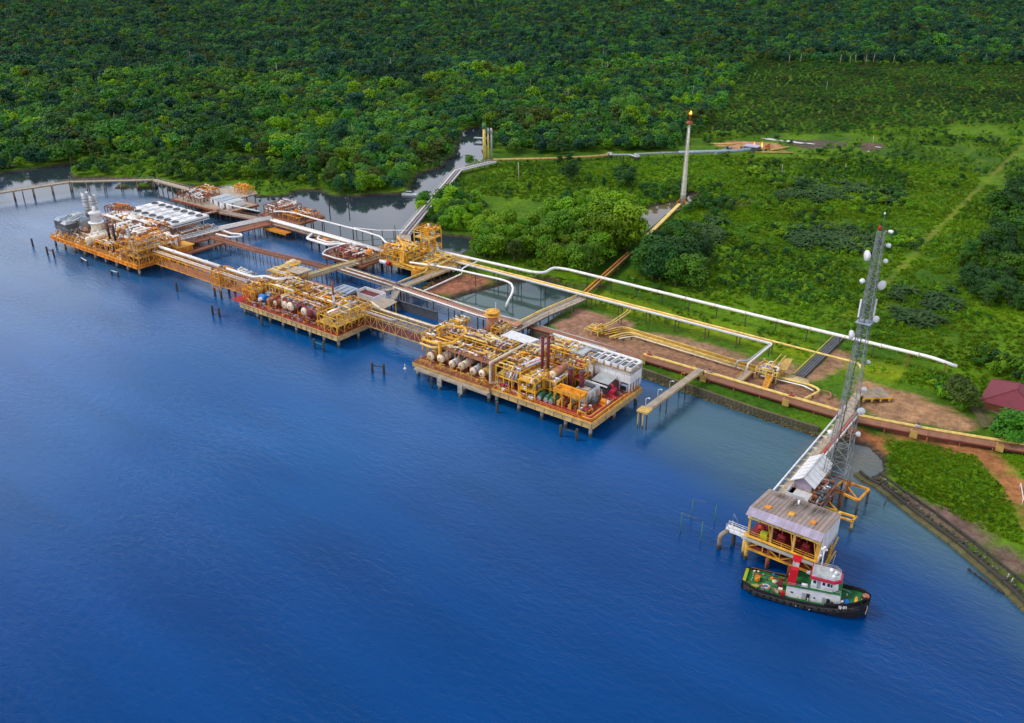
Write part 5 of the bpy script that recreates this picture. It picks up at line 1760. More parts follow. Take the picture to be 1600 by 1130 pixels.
trestle('jetty', 'long tan jetty on rusty piles leading left out of the photo', [(-420, -60), (-391, 19), (-382, 57), (-348, 88), (-300, 87)], 3.2, 5.2, 'deck_tan', 'timber', pitch=9, pr=.3, railm='deck_tan', cat='jetty', pm='timber')
trestle('walkway', 'thin brown walkway from the white cooler roofs to the small white platform', [(-279, 50), (-268, 62), (-266, 77)], 1.8, 5, 'deck_tan', 'rust', pitch=6)
trestle('pipe_trestle', 'trestle between the small white platform and the small rusty pipe platform', [(-262, 70), (-227, 75)], 4, 5.4, 'deck_tan', 'salmon', pitch=6, pr=.2)
trestle('pipe_trestle', 'white pipe trestle leading back from the far left platform', [(-236, 27), (-232, 50), (-229.5, 76)], 6.5, 5.2, 'salmon', 'rust', pitch=6, pr=.22)
trestle('pipe_trestle', 'long white pipe trestle across the back of the inner pool', [(-232, 74.6), (-182, 73.6), (-146, 72)], 4.6, 5.2, 'deck_tan', 'salmon', pitch=5.5, pr=.2)
trestle('walkway', 'long rusty walkway between the two inner pools', [(-230, 40.8), (-199, 41.2), (-153, 44.6)], 2.6, 5.6, 'brown_deck', 'salmon', pitch=4.2, pr=.13)
trestle('walkway', 'rusty walkway at the left side of the inner pool', [(-221, 17), (-221, 42)], 2.4, 5.4, 'brown_deck', 'rust', pitch=4.5, pr=.15)
trestle('pipe_trestle', 'yellow pipe trestle crossing from the middle platform to the yellow manifold', [(-156.5, 20), (-154.5, 45), (-150, 70), (-148, 78)], 3.8, 5.7, 'deck_tan', 'ochre', pitch=4.5, pr=.16)
trestle('walkway', 'brown walkway from the pipe crossing to the pier junction', [(-153, 46.6), (-119, 45.6)], 3.4, 5.5, 'brown_deck', 'galv', pitch=5, pr=.16)
trestle('walkway', 'long salmon walkway with white pipes passing the round tower', [(-119, 45.6), (-75, 43), (-58, 44)], 3.6, 5.5, 'salmon', 'white', pitch=12, pr=.18)
trestle('walkway', 'tan walkway from the pier junction to the yellow manifold', [(-118, 46.5), (-117, 78)], 3.4, 5.5, 'deck_tan', 'ochre', pitch=5, pr=.2)
trestle('walkway', 'tan walkway with yellow pipe along the right side of the green pond', [(-59, 37), (-58.5, 60), (-56, 82)], 4.4, 4.4, 'deck_tan', 'grey_dark', pitch=7, pr=.2)
trestle('walkway', 'short grey walkway from the blue grey house to the pier junction', [(-121, 34.5), (-121, 40), (-119, 44)], 2.2, 5.3, 'deck_tan', 'galv', pitch=4)
trestle('walkway', 'short walkway joining the tan roof plate deck to the pier junction', [(-112, 26), (-112, 36), (-117, 44)], 2.2, 5.2, 'deck_tan', 'galv', pitch=4, pr=.18)
solo('sheet_pile_wall', MB().box(-114, -92, 38.4, 38.8, -1, 3.4).box(-114, -92, 38.2, 39.0, 3.4, 3.7), 'grey_dark', 'low dark breakwater wall below the salmon walkway', 'wall', (-114, 38.4, 0))
for i, z in enumerate((0, .55, 1.1)):
    pipeline(('nearest', 'middle', 'farthest')[i] + ' of the three white pipes at the left side of the back trestle', [(-239 + i * 2.2, 20, 7.2), (-236.6 + i * 2.2, 49, 7.2), (-232 + i * 1.6, 76 - i * .8, 6.8)], .5 if i == 0 else .34, 'white_pipe')
for i in range(3):
    pipeline(('nearest', 'middle', 'farthest')[i] + ' of the white pipes on the back trestle of the inner pool', [(-231 + i, 73.2 + i * 1.1, 6.2), (-184, 72.4 + i * 1.1, 6.2), (-148, 70.8 + i * 1.1, 6.2)], (.62, .3, .34)[i], 'white_pipe')
pipeline('thick white pipe loop bulging left into the inner pool', [(*G(a, b, 6.4), 6.4) for a, b in ((336, 357), (350, 361), (362, 365.5), (377, 366), (378, 369.5), (360, 371), (338, 366))], .5, 'white_pipe', sup=6, zb=-.2)
t = thing('loop_platform', 'white pipe loop platform standing in the inner pool on dark piles', 'platform', (-194, 66, 0))
part('deck', MB().box(-194, -177, 66.4, 72, 4.3, 4.7), 'rust', t)
part('pipe_run', MB().tube([(-198, 72.6, 5.6), (-195, 66, 5.4), (-180, 65.4, 5.4), (-176, 70, 5.6), (-160, 69.4, 5.6)], .6, 10), 'white_pipe', t)
part('pipe_run', MB().tube([(-192, 71, 5.8), (-190, 68, 5.6), (-182, 67.6, 5.6), (-178, 71, 5.8)], .4, 8), 'white_pipe', t)
part('valve_box', MB().box(-187.5, -184.5, 68.4, 70.4, 4.7, 6), 'amber', t)
for u in (-193, -188, -183, -178):
    for v in (66.8, 71.4): pile(t, u, v, 4.3, .22)
pipeline('white pipe swinging behind the inner pool to the yellow manifold', [(-240, 82, 6), (-231, 80.5, 8.6), (-223, 83, 8.6), (-209, 84.5, 7.6), (-177.4, 85.7, 7), (-166, 84.5, 7), (-158.3, 79.8, 7), (-152, 80, 7)], .42, 'white_pipe', sup=9, zb=-.2)
solo('boom_line', MB().tube([(-196, 92, 4.2), (-180, 96, 4.6), (-170, 104, 4.4), (-158, 109, 3.2)], .22, 6), 'white_pipe', 'sagging white line on posts behind the inner pool', 'pipe', (-196, 92, 4))
solo('boom_line', MB().tube([(-186, 84, 1.2), (-178, 92, 1.4), (-168, 102, 1.6), (-159, 108, 2.8)], .14, 6), 'green_paint', 'thin green hose curving under the sagging white line', 'hose', (-186, 84, 1))
for i, (x, y) in enumerate(((-193, 93), (-188, 94.2), (-183, 95.3), (-178, 97.4), (-174, 101), (-168, 105), (-163, 107), (-190, 90), (-176, 104))):
    pile_t = solo('post', MB().tube([(x, y, -1), (x, y, 4.6 if i < 7 else 5.8)], .17, 6), 'pile_dark', 'thin dark post carrying the sagging white line behind the inner pool', 'post', (x, y, 0), 'posts of the sagging white line')
# small platforms
deck_platform('small_platform', 'small white platform where the long jetty ends', -304, -259, 70, 90, 5, 'rust', .8, 'deck_tan', 'salmon', pitch=8, pr=.25, pm='pile_dark', panel=5)
deck_platform('small_platform', 'pale landing on the shore side of the small white platform', -300, -276, 90.6, 103, 5.4, 'salmon', .5, 'deck_tan', 'white', pitch=8, pr=.25, pm='pile_dark', panel=6)
module('white and rusty pipes on the left part of the small white platform', -302, -282, 72, 84, 5, (8,), 'rust', ['white_pipe', 'white_pipe', 'rust'], 81, 4, 2, 30, clutter=50, clutm=('white', 'rust', 'cream'))
module('orange frame on the left back corner of the small white platform', -303, -291, 84, 90, 5, (8.6,), 'amber', ['cream', 'amber'], 82, 3, 1, 10, clutter=16)
module('orange crane like frame at the back of the small white platform', -287, -276, 97, 101.6, 5.6, (9.4,), 'amber', ['amber'], 83, 5, 1, 8, brace=True, clutter=6)
for i, (a, b) in enumerate(((-281, 75), (-275, 74), (-269, 73.4))):
    t = thing('container', ('left', 'middle', 'right')[i] + ' white cabin on the small white platform', 'cabin', (a, b, 5), 'cabins on the small white platform')
    part('body', MB().box(a, a + 5, b + 2, b + 12, 5.1, 7.8), 'white', t)
    part('roof', MB().box(a - .1, a + 5.1, b + 1.9, b + 12.1, 7.8, 8.0), 'blue_grey' if i % 2 else 'galv', t)
    part('door', MB().box(a + 5, a + 5.05, b + 4, b + 5.2, 5.2, 7.4), 'grey_dark', t)
    part('door', MB().box(a + 1.8, a + 3, b + 1.94, b + 2, 5.2, 7.4), 'grey_dark', t)
solo('standpipe', MB().tube([(-263.4, 71, 5), (-263.4, 71, 8.6)], .6, 10), 'white', 'thick white upright pipe at the right corner of the small white platform', 'pipe', (-263.4, 71, 5))
pipeline('white pipe arching down from the small white platform to the back trestle', [(-263, 74, 8.2), (-256, 76.5, 7.2), (-244, 79, 6.6)], .35, 'white_pipe')
deck_platform('small_platform', 'small rusty platform with white topped pipes behind the inner pool', -245, -216, 80, 96, 4.8, 'rust', .7, 'brown_deck', 'salmon', pitch=7, pr=.25, pm='pile_dark', panel=5)
module('rusty pipe frame with white top pipes on the small rusty platform', -243, -230, 81, 94, 4.8, (7.4, 9.6), 'rust', ['white_pipe', 'rust', 'white_pipe', 'salmon'], 84, 4, 2, 32, clutter=50, clutm=('white', 'rust', 'cream'))
module('orange pipe frame on the right half of the small rusty platform', -229, -217, 81, 94, 4.8, (7.6,), 'orange', ['orange', 'cream', 'rust'], 85, 3, 2, 30, clutter=50, clutm=('orange', 'cream', 'rust'))
t = thing('orange_landing', 'orange boat landing under the corner of the back trestle', 'landing', (-226, 71, 2))
part('deck', MB().box(-229, -213, 69, 72.4, 3.2, 3.5), 'orange', t)
part('edge_beam', MB().box(-229, -213, 68.8, 69, 2.6, 3.6), 'amber', t)
for u in (-228, -221, -214): pile(t, u, 69.4, 3.2, .25)
t = thing('yellow_shed', 'bright yellow flat roofed shed at the root of the back trestle', 'shed', (-230, 18, 5))
part('wall', MB().box(-229.4, -222.8, 18.4, 25.6, 5, 7.6), 'orange', t)
part('roof', MB().box(-230, -222.2, 17.8, 26.2, 7.6, 7.9), 'yellow', t)
deck_platform('small_platform', 'small platform with maroon tanks behind the long rusty walkway', -172, -148, 55, 69, 4.8, 'rust', .7, 'brown_deck', 'salmon', pitch=6, pr=.22, pm='pile_dark', panel=5)
module('maroon and white pipes on the small maroon tank platform', -170, -149.5, 56, 68, 4.8, (7.2,), 'rust', ['white_pipe', 'rust', 'salmon', 'maroon'], 86, 4, 2, 40, clutter=60, clutm=('maroon', 'white', 'rust'))
for i, (x, y) in enumerate(((-165, 60), (-158.5, 61.5), (-153, 64.5))):
    vdrum(('left', 'middle', 'right')[i] + ' squat brown tank on the small maroon tank platform', x, y, 4.8, 2.6 + i * .4, 1.6, ('maroon', 'salmon', 'orange')[i], group='squat tanks on the small platform')
pipeline('white pipe curling round the maroon tank platform', [(-150, 55, 5.8), (-164, 54, 5.8), (-171.8, 54.5, 5.8), (-173, 58, 6.5), (-173, 66, 6.5), (-170, 70.5, 6.8), (-162, 71, 6.8)], .32, 'white_pipe')
# yellow manifold
deck_platform('manifold_platform', 'yellow manifold platform at the landward end of the trestles', -150, -118, 66, 90, 4.8, 'ochre', .8, 'ochre', 'yellow', pitch=6, pr=.3, pm='pile_dark', panel=5)
module('tall square yellow frame on the yellow manifold platform', -141, -132.6, 80, 88, 4.8, (9, 13, 16.2), 'yellow', ['yellow', 'amber', 'yellow'], 91, 2, 2, 20, deck=('ochre', [1]), rails='yellow', clutter=24, clutm=('amber', 'white'))
module('dense yellow pipes in the middle of the yellow manifold platform', -149, -134, 67, 80, 4.8, (7.6, 10.4), 'yellow', ['yellow', 'amber', 'cream_yellow', 'yellow'], 92, 4, 3, 60, pr=(.18, .42), clutter=70, clutm=('yellow', 'cream', 'white'))
module('low yellow headers at the right end of the yellow manifold platform', -134, -119, 68, 84, 4.8, (6.6,), 'ochre', ['yellow', 'cream_yellow', 'galv', 'yellow'], 93, 3, 3, 30, pr=(.15, .35), clutter=30, clutm=('ochre', 'galv'))
t = thing('pipe_loop', 'three parallel fat yellow pipes bending down the front of the manifold', 'pipe', (-137, 66, 5))
for i in range(3):
    o = i * 1.1
    part('pipe_run', MB().tube([(-150 + o, 79 - o, 11.8), (-139.5 + o, 71.5 - o * .2, 11.8), (-136.8 + o * .9, 67.6 - o * .3, 11.2), (-136.8 + o * .9, 66.4 - o * .3, 5.8), (-125.8 + o * .4, 64.9 + o * .8, 5.8), (-123.2, 65.4 + o, 5.8), (-123.6 + o * .6, 58 + o, 5.8)][:6], .42, 10), ('yellow', 'amber', 'yellow')[i], t)
t = thing('red_tank', 'white tank with a red end hanging at the front edge of the manifold', 'tank', (-145, 65.6, 4))
part('shell', MB().tube([(-147.6, 65.2, 4.6), (-143.4, 65.2, 4.6)], .9, 12), 'white', t)
part('end_cap', MB().tube([(-143.4, 65.2, 4.6), (-141.6, 65.2, 4.6)], .92, 12), 'bright_red', t)
pipeline('yellow pipe along the left side of the tan manifold walkway', [(-123, 68, 6.2), (-120.4, 64, 6.2), (-120.6, 48, 6.2)], .35, 'cream_yellow')
solo('valve_box', MB().box(-124.4, -121.6, 59.6, 62.6, 4.6, 7.4).tube([(-123, 61, 7.4), (-123, 61, 8.4)], .5, 8), 'amber', 'amber valve box on the walkway corner of the manifold', 'valve', (-123, 61, 4.6))
for i, (o, m, r_) in enumerate(((0, 'cream_yellow', .34), (1.0, 'cream', .3))):
    pipeline(('left', 'right')[i] + ' of the yellow pipes on the trestle from middle platform to manifold', [(-160 + o * 4, 18, 6.6 + i * .2), (-156.6 + o * 1.2, 22, 6.6), (-155 + o * 1.2, 45, 6.4), (-150.8 + o * 1.2, 69, 6.4), (-148 + o, 76, 7)], r_, m)
pipeline('white pipe on the sea side of the long salmon walkway', [(-119, 43.4, 6), (-75, 40.8, 6), (-61, 41.6, 6)], .34, 'white_pipe', sup=12, zb=-.4)
pipeline('white pipe on the land side of the long salmon walkway', [(-112, 47.6, 6), (-75, 45.2, 6), (-60, 46, 6)], .26, 'cream')
pipeline('cream pipe on the brown walkway west of the pier junction', [(-150, 48, 6), (-121, 47, 6)], .3, 'cream')
pipeline('white pipe on the brown walkway west of the pier junction', [(-150, 45.4, 6), (-121, 44.4, 6)], .3, 'white_pipe')
pipeline('rusty pipe on the long rusty walkway between the inner pools', [(-228, 41.6, 6.2), (-199, 42, 6.2), (-155, 45.2, 6.2)], .24, 'salmon')
pipeline('yellow pipe on the walkway beside the green pond', [(-60.4, 36, 5.2), (-60, 60, 5.2), (-57.8, 81, 5.2)], .34, 'cream_yellow')
pipeline('white pipe curving down into the green pond', [(-131.7, 66.7, 7), (-114.8, 71.6, 6.8), (-88, 73.8, 6.8), (-83, 73, 6.6), (-79.5, 69, 5.4), (-79.5, 65.5, 2.4), (-79.7, 64.5, .4)], .44, 'white_pipe', sup=22, zb=-.4, bend=2.5)
pipeline('white pipe dropping from the pipe rack to the red brown spit', [(-109.6, 84, 7.2), (-109.2, 76.5, 7.2), (-109, 73.6, 7.2), (-109, 73.4, 5), (-108.3, 48.5, 5)], .3, 'white_pipe')
# long rack and land pipes
t = thing('pipe_rack', 'row of rack frames carrying the long parallel pipes over pond and grass', 'pipe rack', (-127, 82.5, 0))
for i in range(13):
    u = -122 + i * 11.8
    if u > 22: break
    part('frame', MB().box(u - .12, u + .12, 80.9, 81.15, -1.5, 5.0).box(u - .12, u + .12, 83.9, 84.15, -1.5, 5.0).box(u - .14, u + .14, 80.6, 84.4, 5.0, 5.25), 'pile_dark', t)
LP = ((84.0, 'cream_yellow', .36, 48.6), (83.0, 'yellow', .26, 20.5), (82.0, 'white_pipe', .34, 20.2), (81.1, 'galv', .3, 19.6))
for i, (v, m, r_, ue) in enumerate(LP):
    pts = [(-127, v, 5.6), (ue, v, 5.6)]
    if i >= 2: pts = [(-127, v, 5.6), (ue, v, 5.6), (ue - .6 - (i - 2) * .3, 64 + (i - 2), 5.2), (ue - .6 - (i - 2) * .3 - 3 * (i - 2), 63.4, 5.2), (ue - 1 - 3 * (i - 2), 63, 2.2)]
    if i == 0: pts.append((49.6, v - 1.6, 4.6))
    pipeline(('farthest yellow pipe running to the foot of the radio tower', 'thin yellow pipe beside the farthest one', 'white pipe bending square towards the small yellow manifold', 'grey pipe next to the square bending white one')[i] + ' on the long rack', pts, r_, m, bend=1.0)
t = thing('pipe', 'long thick white pipe crossing the whole meadow to the right', 'pipe', (-134, 87, 0))
wp = [(-133.8, 86.2, 9.5), (-133.8, 86.2, 6.4), (-85.9, 89.8, 6), (-80.9, 91.7, 6), (-81.7, 99.8, 6), (-76.1, 101.2, 6), (20.2, 101.2, 6), (66, 101.8, 6), (74.1, 101.4, 5.2)]
wpr = part('pipe_run', MB().tube(wp, .58, 12, 2.2), 'white_pipe', t)
for i in range(12):
    part('collar', MB().tube([(-70 + i * 12, 101.2, 6), (-69.7 + i * 12, 101.2, 6)], .66, 12), 'cream', wpr)
for i in range(13):
    u = -66 + i * 11.4
    part('support', MB().box(u - .14, u + .14, 101.0, 101.3, 0, 5.5).box(u - .5, u + .5, 101.0, 101.3, 5.2, 5.5), 'rust' if i > 10 else 'pile_dark', t)
for u in (-126, -114, -102, -92):
    v = 86.2 + (u + 133.8) * .075
    part('support', MB().box(u - .14, u + .14, v - .14, v + .14, -1, 5.6), 'pile_dark', t)
# land pipe bundle
for i in range(6):
    z = 2.0
    a = 1.1 * i
    v0_ = 71.8 - i * 1.05
    pts = [(-36.5 + i * 1.6 + (0 if i < 3 else 1), 60.5 + (i % 3) * .5, z), (-33 + i * 1.5, v0_ - 1.8, z), (-30.6 + i * 1.3, v0_, z), (21 + (i % 2), v0_ - 2.2, z)]
    pipeline(('farthest', 'second farthest', 'third', 'fourth', 'second nearest', 'nearest')[i] + ' of the six yellow pipes lying on the brown earth', pts, (.22, .2, .2, .38, .24, .26)[i], ('cream_yellow', 'yellow', 'yellow', 'cream_yellow', 'ochre', 'cream')[i], group='yellow pipes on the brown earth', sup=9, zb=2.2)
for i in range(2):
    pipeline(('left', 'right')[i] + ' yellow pipe running from the long rack down to the six earth pipes', [(-35.6 + i * 1.2, 82.4, 5.4), (-35.6 + i * 1.2, 81, 4), (-36.4 + i * 1.2, 70, 2.8), (-38.5 + i * 1.2, 61.5, 2.6)], .28, 'cream_yellow', sup=8)
module('small yellow frame at the bend of the six earth pipes', -40.5, -35, 59.5, 65.5, 1.2, (3.2,), 'cream_yellow', ['cream_yellow', 'yellow'], 94, 2, 2, 10, clutter=8)
module('small yellow manifold with slanted racks on the brown earth', 22.5, 29.5, 62.8, 69.5, 1.2, (3.6, 4.8), 'cream_yellow', ['yellow', 'cream_yellow', 'white_pipe'], 95, 2, 2, 26, pr=(.15, .38), clutter=40, clutm=('yellow', 'lilac', 'cream'))
solo('slant_rack', MB().hexa([(28, 65, 4.6), (31.4, 66, 5.2), (31.4, 66.3, 5.2), (28, 65.3, 4.6), (28.6, 68.6, 7.6), (31.6, 69.6, 7.8), (31.6, 69.9, 7.8), (28.6, 68.9, 7.6)]).bar((27.4, 65, 4), (29.4, 69.4, 8.6), .3).bar((25.4, 66, 4), (27.6, 70.4, 8.2), .3), 'ochre', 'slanted yellow rack panel on top of the small yellow manifold', 'rack', (28, 65, 4.6))
for i in range(5):
    v = 69.5 - i * .75
    pipeline(('farthest', 'second farthest', 'middle', 'second nearest', 'nearest')[i] + ' short cream pipe right of the small yellow manifold', [(29, v, 2.2), (37.6 + i * .35, v, 2.2)], .2, 'cream' if i % 2 else 'cream_yellow', group='short cream pipes right of the yellow manifold')
pipeline('yellow pipe curving round to the shore walkway', [(24, 65, 2.3), (40, 66.2, 2.3), (43.4, 64.4, 2.3), (41.5, 55.4, 2.6)], .42, 'cream_yellow', bend=2.6, sup=9, zb=2.2)
pipeline('white pipe inside the curve of the yellow pipe', [(24, 63.4, 2.2), (38, 64.6, 2.2), (41.4, 63.2, 2.2)], .22, 'white_pipe')
pipeline('short hooked pink pipe beside the curving yellow pipe', [(43.6, 65.6, 2), (46, 65.6, 2), (47, 63.5, 2), (46.4, 62, 1.4)], .22, 'salmon')
solo('timber_ramp', MB().hexa([(32.4, 68, 1.2), (35.6, 68, 1.2), (35.6, 112, 1.2), (32.4, 112, 1.2), (32.4, 68, 1.7), (35.6, 68, 1.7), (35.6, 112, 1.7), (32.4, 112, 1.7)]), 'pile_dark', 'dark timber track across the grass left of the radio tower', 'track', (34, 68, 1.2))
for i in range(4):
    solo('plank_line', MB().box(32.6 + i * .8, 33.1 + i * .8, 68.2, 111.8, 1.705, 1.82), 'grey_dark', 'long weathered plank on the dark timber track', 'plank', (32.6 + i * .8, 68, 1.7), 'planks of the dark timber track')
solo('pipe', MB().tube([(32.0, 72, 2), (32.0, 110, 2)], .18, 6), 'cream_yellow', 'thin yellow pipe at the left side of the dark timber track', 'pipe', (32, 72, 2))
# shore walkway
SW = [(-60, 50.6, 2.9), (-13, 51.2, 2.9), (55, 51.2, 2.9), (77, 55.8, 2.9), (101, 62.8, 2.9), (150, 80, 2.9)]
trestle('walkway', 'long maroon edged walkway running along the whole shore', SW, 3.2, 2.9, 'brown_deck', 'maroon', pitch=8, pr=.16, rail=False, pm='rust')
for i, o in enumerate((1.9, 2.6)):
    pipeline(('sea side', 'land side')[i] + ' of the two yellow pipes along the shore walkway', [(x, y + o, z + .25) for x, y, z in SW[1:]], .26, 'cream_yellow', bend=3)
for i, u in enumerate((-56, -50)):
    pipeline(('upper', 'lower')[i] + ' grey pipe on the quay behind the back deck', [(u, 53.5 - i * 1.4, 2.4), (-14, 53.2 - i * 1.4, 2.4)], .3, 'galv')
for i, (u, v) in enumerate(((-11, 51.4), (10.8, 51.4), (38, 51.4), (74, 55), (95, 61.4))):
    t = thing('valve_station', ('first', 'second', 'third', 'fourth', 'fifth')[i] + ' little valve station along the shore walkway counted from the white building', 'valve', (u, v, 3), 'valve stations on the shore walkway')
    part('frame', MB().box(u - 1, u + 1, v - 2.6, v - 2.4, 1.8, 4).box(u - 1, u - .8, v - 2.4, v - 1.2, 2.6, 4), 'ochre', t)
    part('valve_body', MB().tube([(u - .8, v + 1.9, 3.6), (u + .8, v + 1.9, 3.6)], .32, 10), 'lilac' if i % 2 else 'red', t)
    part('hand_wheel', MB().tube([(u, v + 1.9, 4), (u, v + 1.9, 4.5)], .1, 6).lathe((u, v + 1.9, 4.5), [(.45, 0), (.45, .1)], 10), 'maroon', t)
trestle('ramp', 'short tan ramp from the small yellow manifold to the shore walkway', [(20.5, 54.4, 3.1), (20.5, 63, 3.0)], 2.2, 3, 'deck_tan', 'yellow', pitch=6)
trestle('ramp', 'yellow steps from the small yellow manifold to the shore walkway', [(29.2, 54.4, 3.1), (27.6, 63, 3.2)], 1.6, 3, 'amber', 'yellow', pitch=6)
# pier with lamp posts
pr_ = trestle('pier', 'narrow tan pier with lamp posts right of the nearest platform', [(8.6, 14.6), (9.6, 49.4)], 2.3, 5.8, 'deck_tan', 'ochre', pitch=11.6, pr=.17, rail=False, cat='pier')
solo('mooring_block', MB().box(6.9, 10.4, 13.2, 16.4, 5.4, 6.0).tube([(7.3, 13.6, -2), (7.3, 13.6, 5.4)], .18, 6).tube([(8.9, 13.6, -2), (8.9, 13.6, 5.4)], .18, 6), 'ochre', 'ochre head block at the water end of the narrow tan pier', 'mooring block', (8.6, 14, 0))
for i, v in enumerate((17, 24, 31, 38, 44.5)):
    x = 7.6 + (v - 14) * .03
    t = thing('lamp_post', ('first', 'second', 'third', 'fourth', 'fifth')[i] + ' lamp post on the narrow tan pier from its water end', 'lamp post', (x, v, 5.8), 'lamp posts on the narrow pier')
    part('post', MB().tube([(x, v, 5.4), (x, v, 8.4), (x + .9, v, 8.7)], .08, 6, .3), 'white' if i < 3 else 'yellow', t)
    part('lamp_head', MB().box(x + .7, x + 1.3, v - .15, v + .15, 8.6, 8.8), 'white' if i < 3 else 'yellow', t)
# revetment below the walkway
t = thing('retaining_wall', 'dark sloping stone wall with zigzag ribs below the shore walkway', 'wall', (-52, 47, 0))
k = 0
prev = (-57, 47.7)
for u in np.arange(-51, 55, 6):
    v = 47.3 + (u + 52) * (40.4 - 47.3) / 84 if u < 32 else 40.4
    v = max(v, 40.2)
    a, b = prev, (u, v)
    prev = b
    part('wall_panel', MB().hexa([(a[0], a[1] - .3, -1), (b[0] - .06, b[1] - .3, -1), (b[0] - .06, b[1] + 2.2, -1), (a[0], a[1] + 2.2, -1),
                                  (a[0], a[1] + 1.2, 1.9), (b[0] - .06, b[1] + 1.2, 1.9), (b[0] - .06, b[1] + 2.2, 1.9), (a[0], a[1] + 2.2, 1.9)]), 'stone', t)
    rb = MB()
    for j in range(4):
        x0, x1 = a[0] + (b[0] - a[0]) * j / 4, a[0] + (b[0] - a[0]) * (j + 1) / 4
        y0, y1 = a[1] + (b[1] - a[1]) * j / 4, a[1] + (b[1] - a[1]) * (j + 1) / 4
        xm, ym = (x0 + x1) / 2, (y0 + y1) / 2
        rb.bar((x0, y0 + .12, .25), (xm, ym + 1.15, 1.75), .13).bar((xm, ym + 1.15, 1.75), (x1, y1 + .12, .25), .13)
    part('zigzag_rib', rb, 'stone_moss', t)
    part('coping', MB().bar((a[0], a[1] + 1.8, 1.98), (b[0] - .06, b[1] + 1.8, 1.98), .9, .16), 'stone_moss', t)
# sea wall on the right
t = thing('sea_wall', 'mossy concrete sea wall running to the lower right corner', 'wall', (70, 25, 0))
SWL = [(66.6, 26.6), (69.4, 24.4), (73.2, 23.4), (84.5, 15.6), (94.9, 9.2), (106.2, .4), (112, -5.1), (130, -17.4), (160, -40)]
for a, b in zip(SWL, SWL[1:]):
    a, b = Vector((*a, 0)), Vector((*b, 0))
    s = (b - a).cross(Vector((0, 0, 1))).normalized() * -1
    n = max(1, int((b - a).length / 3.5))
    for i in range(n):
        p, q = a.lerp(b, i / n), a.lerp(b, (i + .985) / n)
        part('wall_block', MB().bar(p + Vector((0, 0, .0)), q + Vector((0, 0, .0)), 1.5, 1.0 + .1 * rnd.random()), 'stone_moss', t)
        part('wall_block', MB().bar(p + s * 1.1 + Vector((0, 0, .45)), q + s * 1.1 + Vector((0, 0, .45)), .7, 1.3), 'stone', t)
SWI = [(72, 29), (80, 23.6), (88, 19), (99, 11.6), (112, 1.6), (124, -7)]
t = thing('kerb_wall', 'low second wall behind the mossy sea wall', 'wall', (72, 29, 0))
for a, b in zip(SWI, SWI[1:]):
    a, b = Vector((*a, 1.2)), Vector((*b, 1.2))
    n = int((b - a).length / 4)
    for i in range(n):
        part('wall_block', MB().bar(a.lerp(b, i / n), a.lerp(b, (i + .97) / n), .5, .9), 'stone', t)
for i, (px, py) in enumerate(((1380, 790), (1418, 770), (1422, 783))):
    x, y = G(px, py, 0)
    solo('stick', MB().tube([(x, y, -1), (x + .5, y + .3, 2.2)], .12, 6).tube([(x + .2, y + .1, 1), (x + 1.4, y - .2, 2)], .08, 5), 'pile_dark', ('long dark', 'pale short', 'dark short')[i] + ' broken stick standing in the water before the sea wall', 'stick', (x, y, 0))
x, y = G(1545, 915, 0)
t = thing('driftwood', 'dark driftwood branch lying off the lower end of the sea wall', 'driftwood', (x, y, 0))
part('stem', MB().tube([(x - 5, y + 3.2, .2), (x - 1, y + 1, .35), (x + 3, y - 1.4, .5)], .25, 6), 'pile_dark', t)
for i in range(6):
    part('branch', MB().tube([(x - 4.5 + i * 1.3, y + 2.9 - i * .8, .25), (x - 4.8 + i * 1.3, y + 2.3 - i * .8, 1.1)], .12, 5), 'pile_dark', t)
for i, (px, py) in enumerate(((1572, 905), (1578, 912))):
    x, y = G(px, py, .5)
    solo('mooring_post', MB().tube([(x, y, 0), (x + .3, y, 2.2)], .16, 6), 'bone', ('left', 'right')[i] + ' pale post on the lower end of the sea wall', 'post', (x, y, 0))
# pallet platform on land by the tower
t = thing('landing_stage', 'grey platform on yellow timbers on the brown earth', 'platform', (54, 66, 1))
part('deck', MB().hexa([(52.6, 70, 2.3), (56, 67.2, 2.3), (62.4, 72.8, 2.3), (57.5, 77.4, 2.3), (52.6, 70, 2.6), (56, 67.2, 2.6), (62.4, 72.8, 2.6), (57.5, 77.4, 2.6)]), 'timber', t)
for k in range(4):
    f = k / 3
    x, y = 55.8 + 6.2 * f, 67 + 5.4 * f
    part('timber', MB().box(x - .25, x + .25, y - .6, y + 2, 1.1, 2.25), 'ochre', t)
part('edge_beam', MB().bar((55.6, 66.8, 2.3), (62.6, 72.6, 2.3), .4, .4), 'yellow', t)
trestle('gangway', 'yellow sided gangway from the shore walkway to the grey platform', [(54.8, 53, 3.2), (53.6, 68.6, 2.8)], 2.2, 3, 'deck_tan', 'amber', pitch=9)
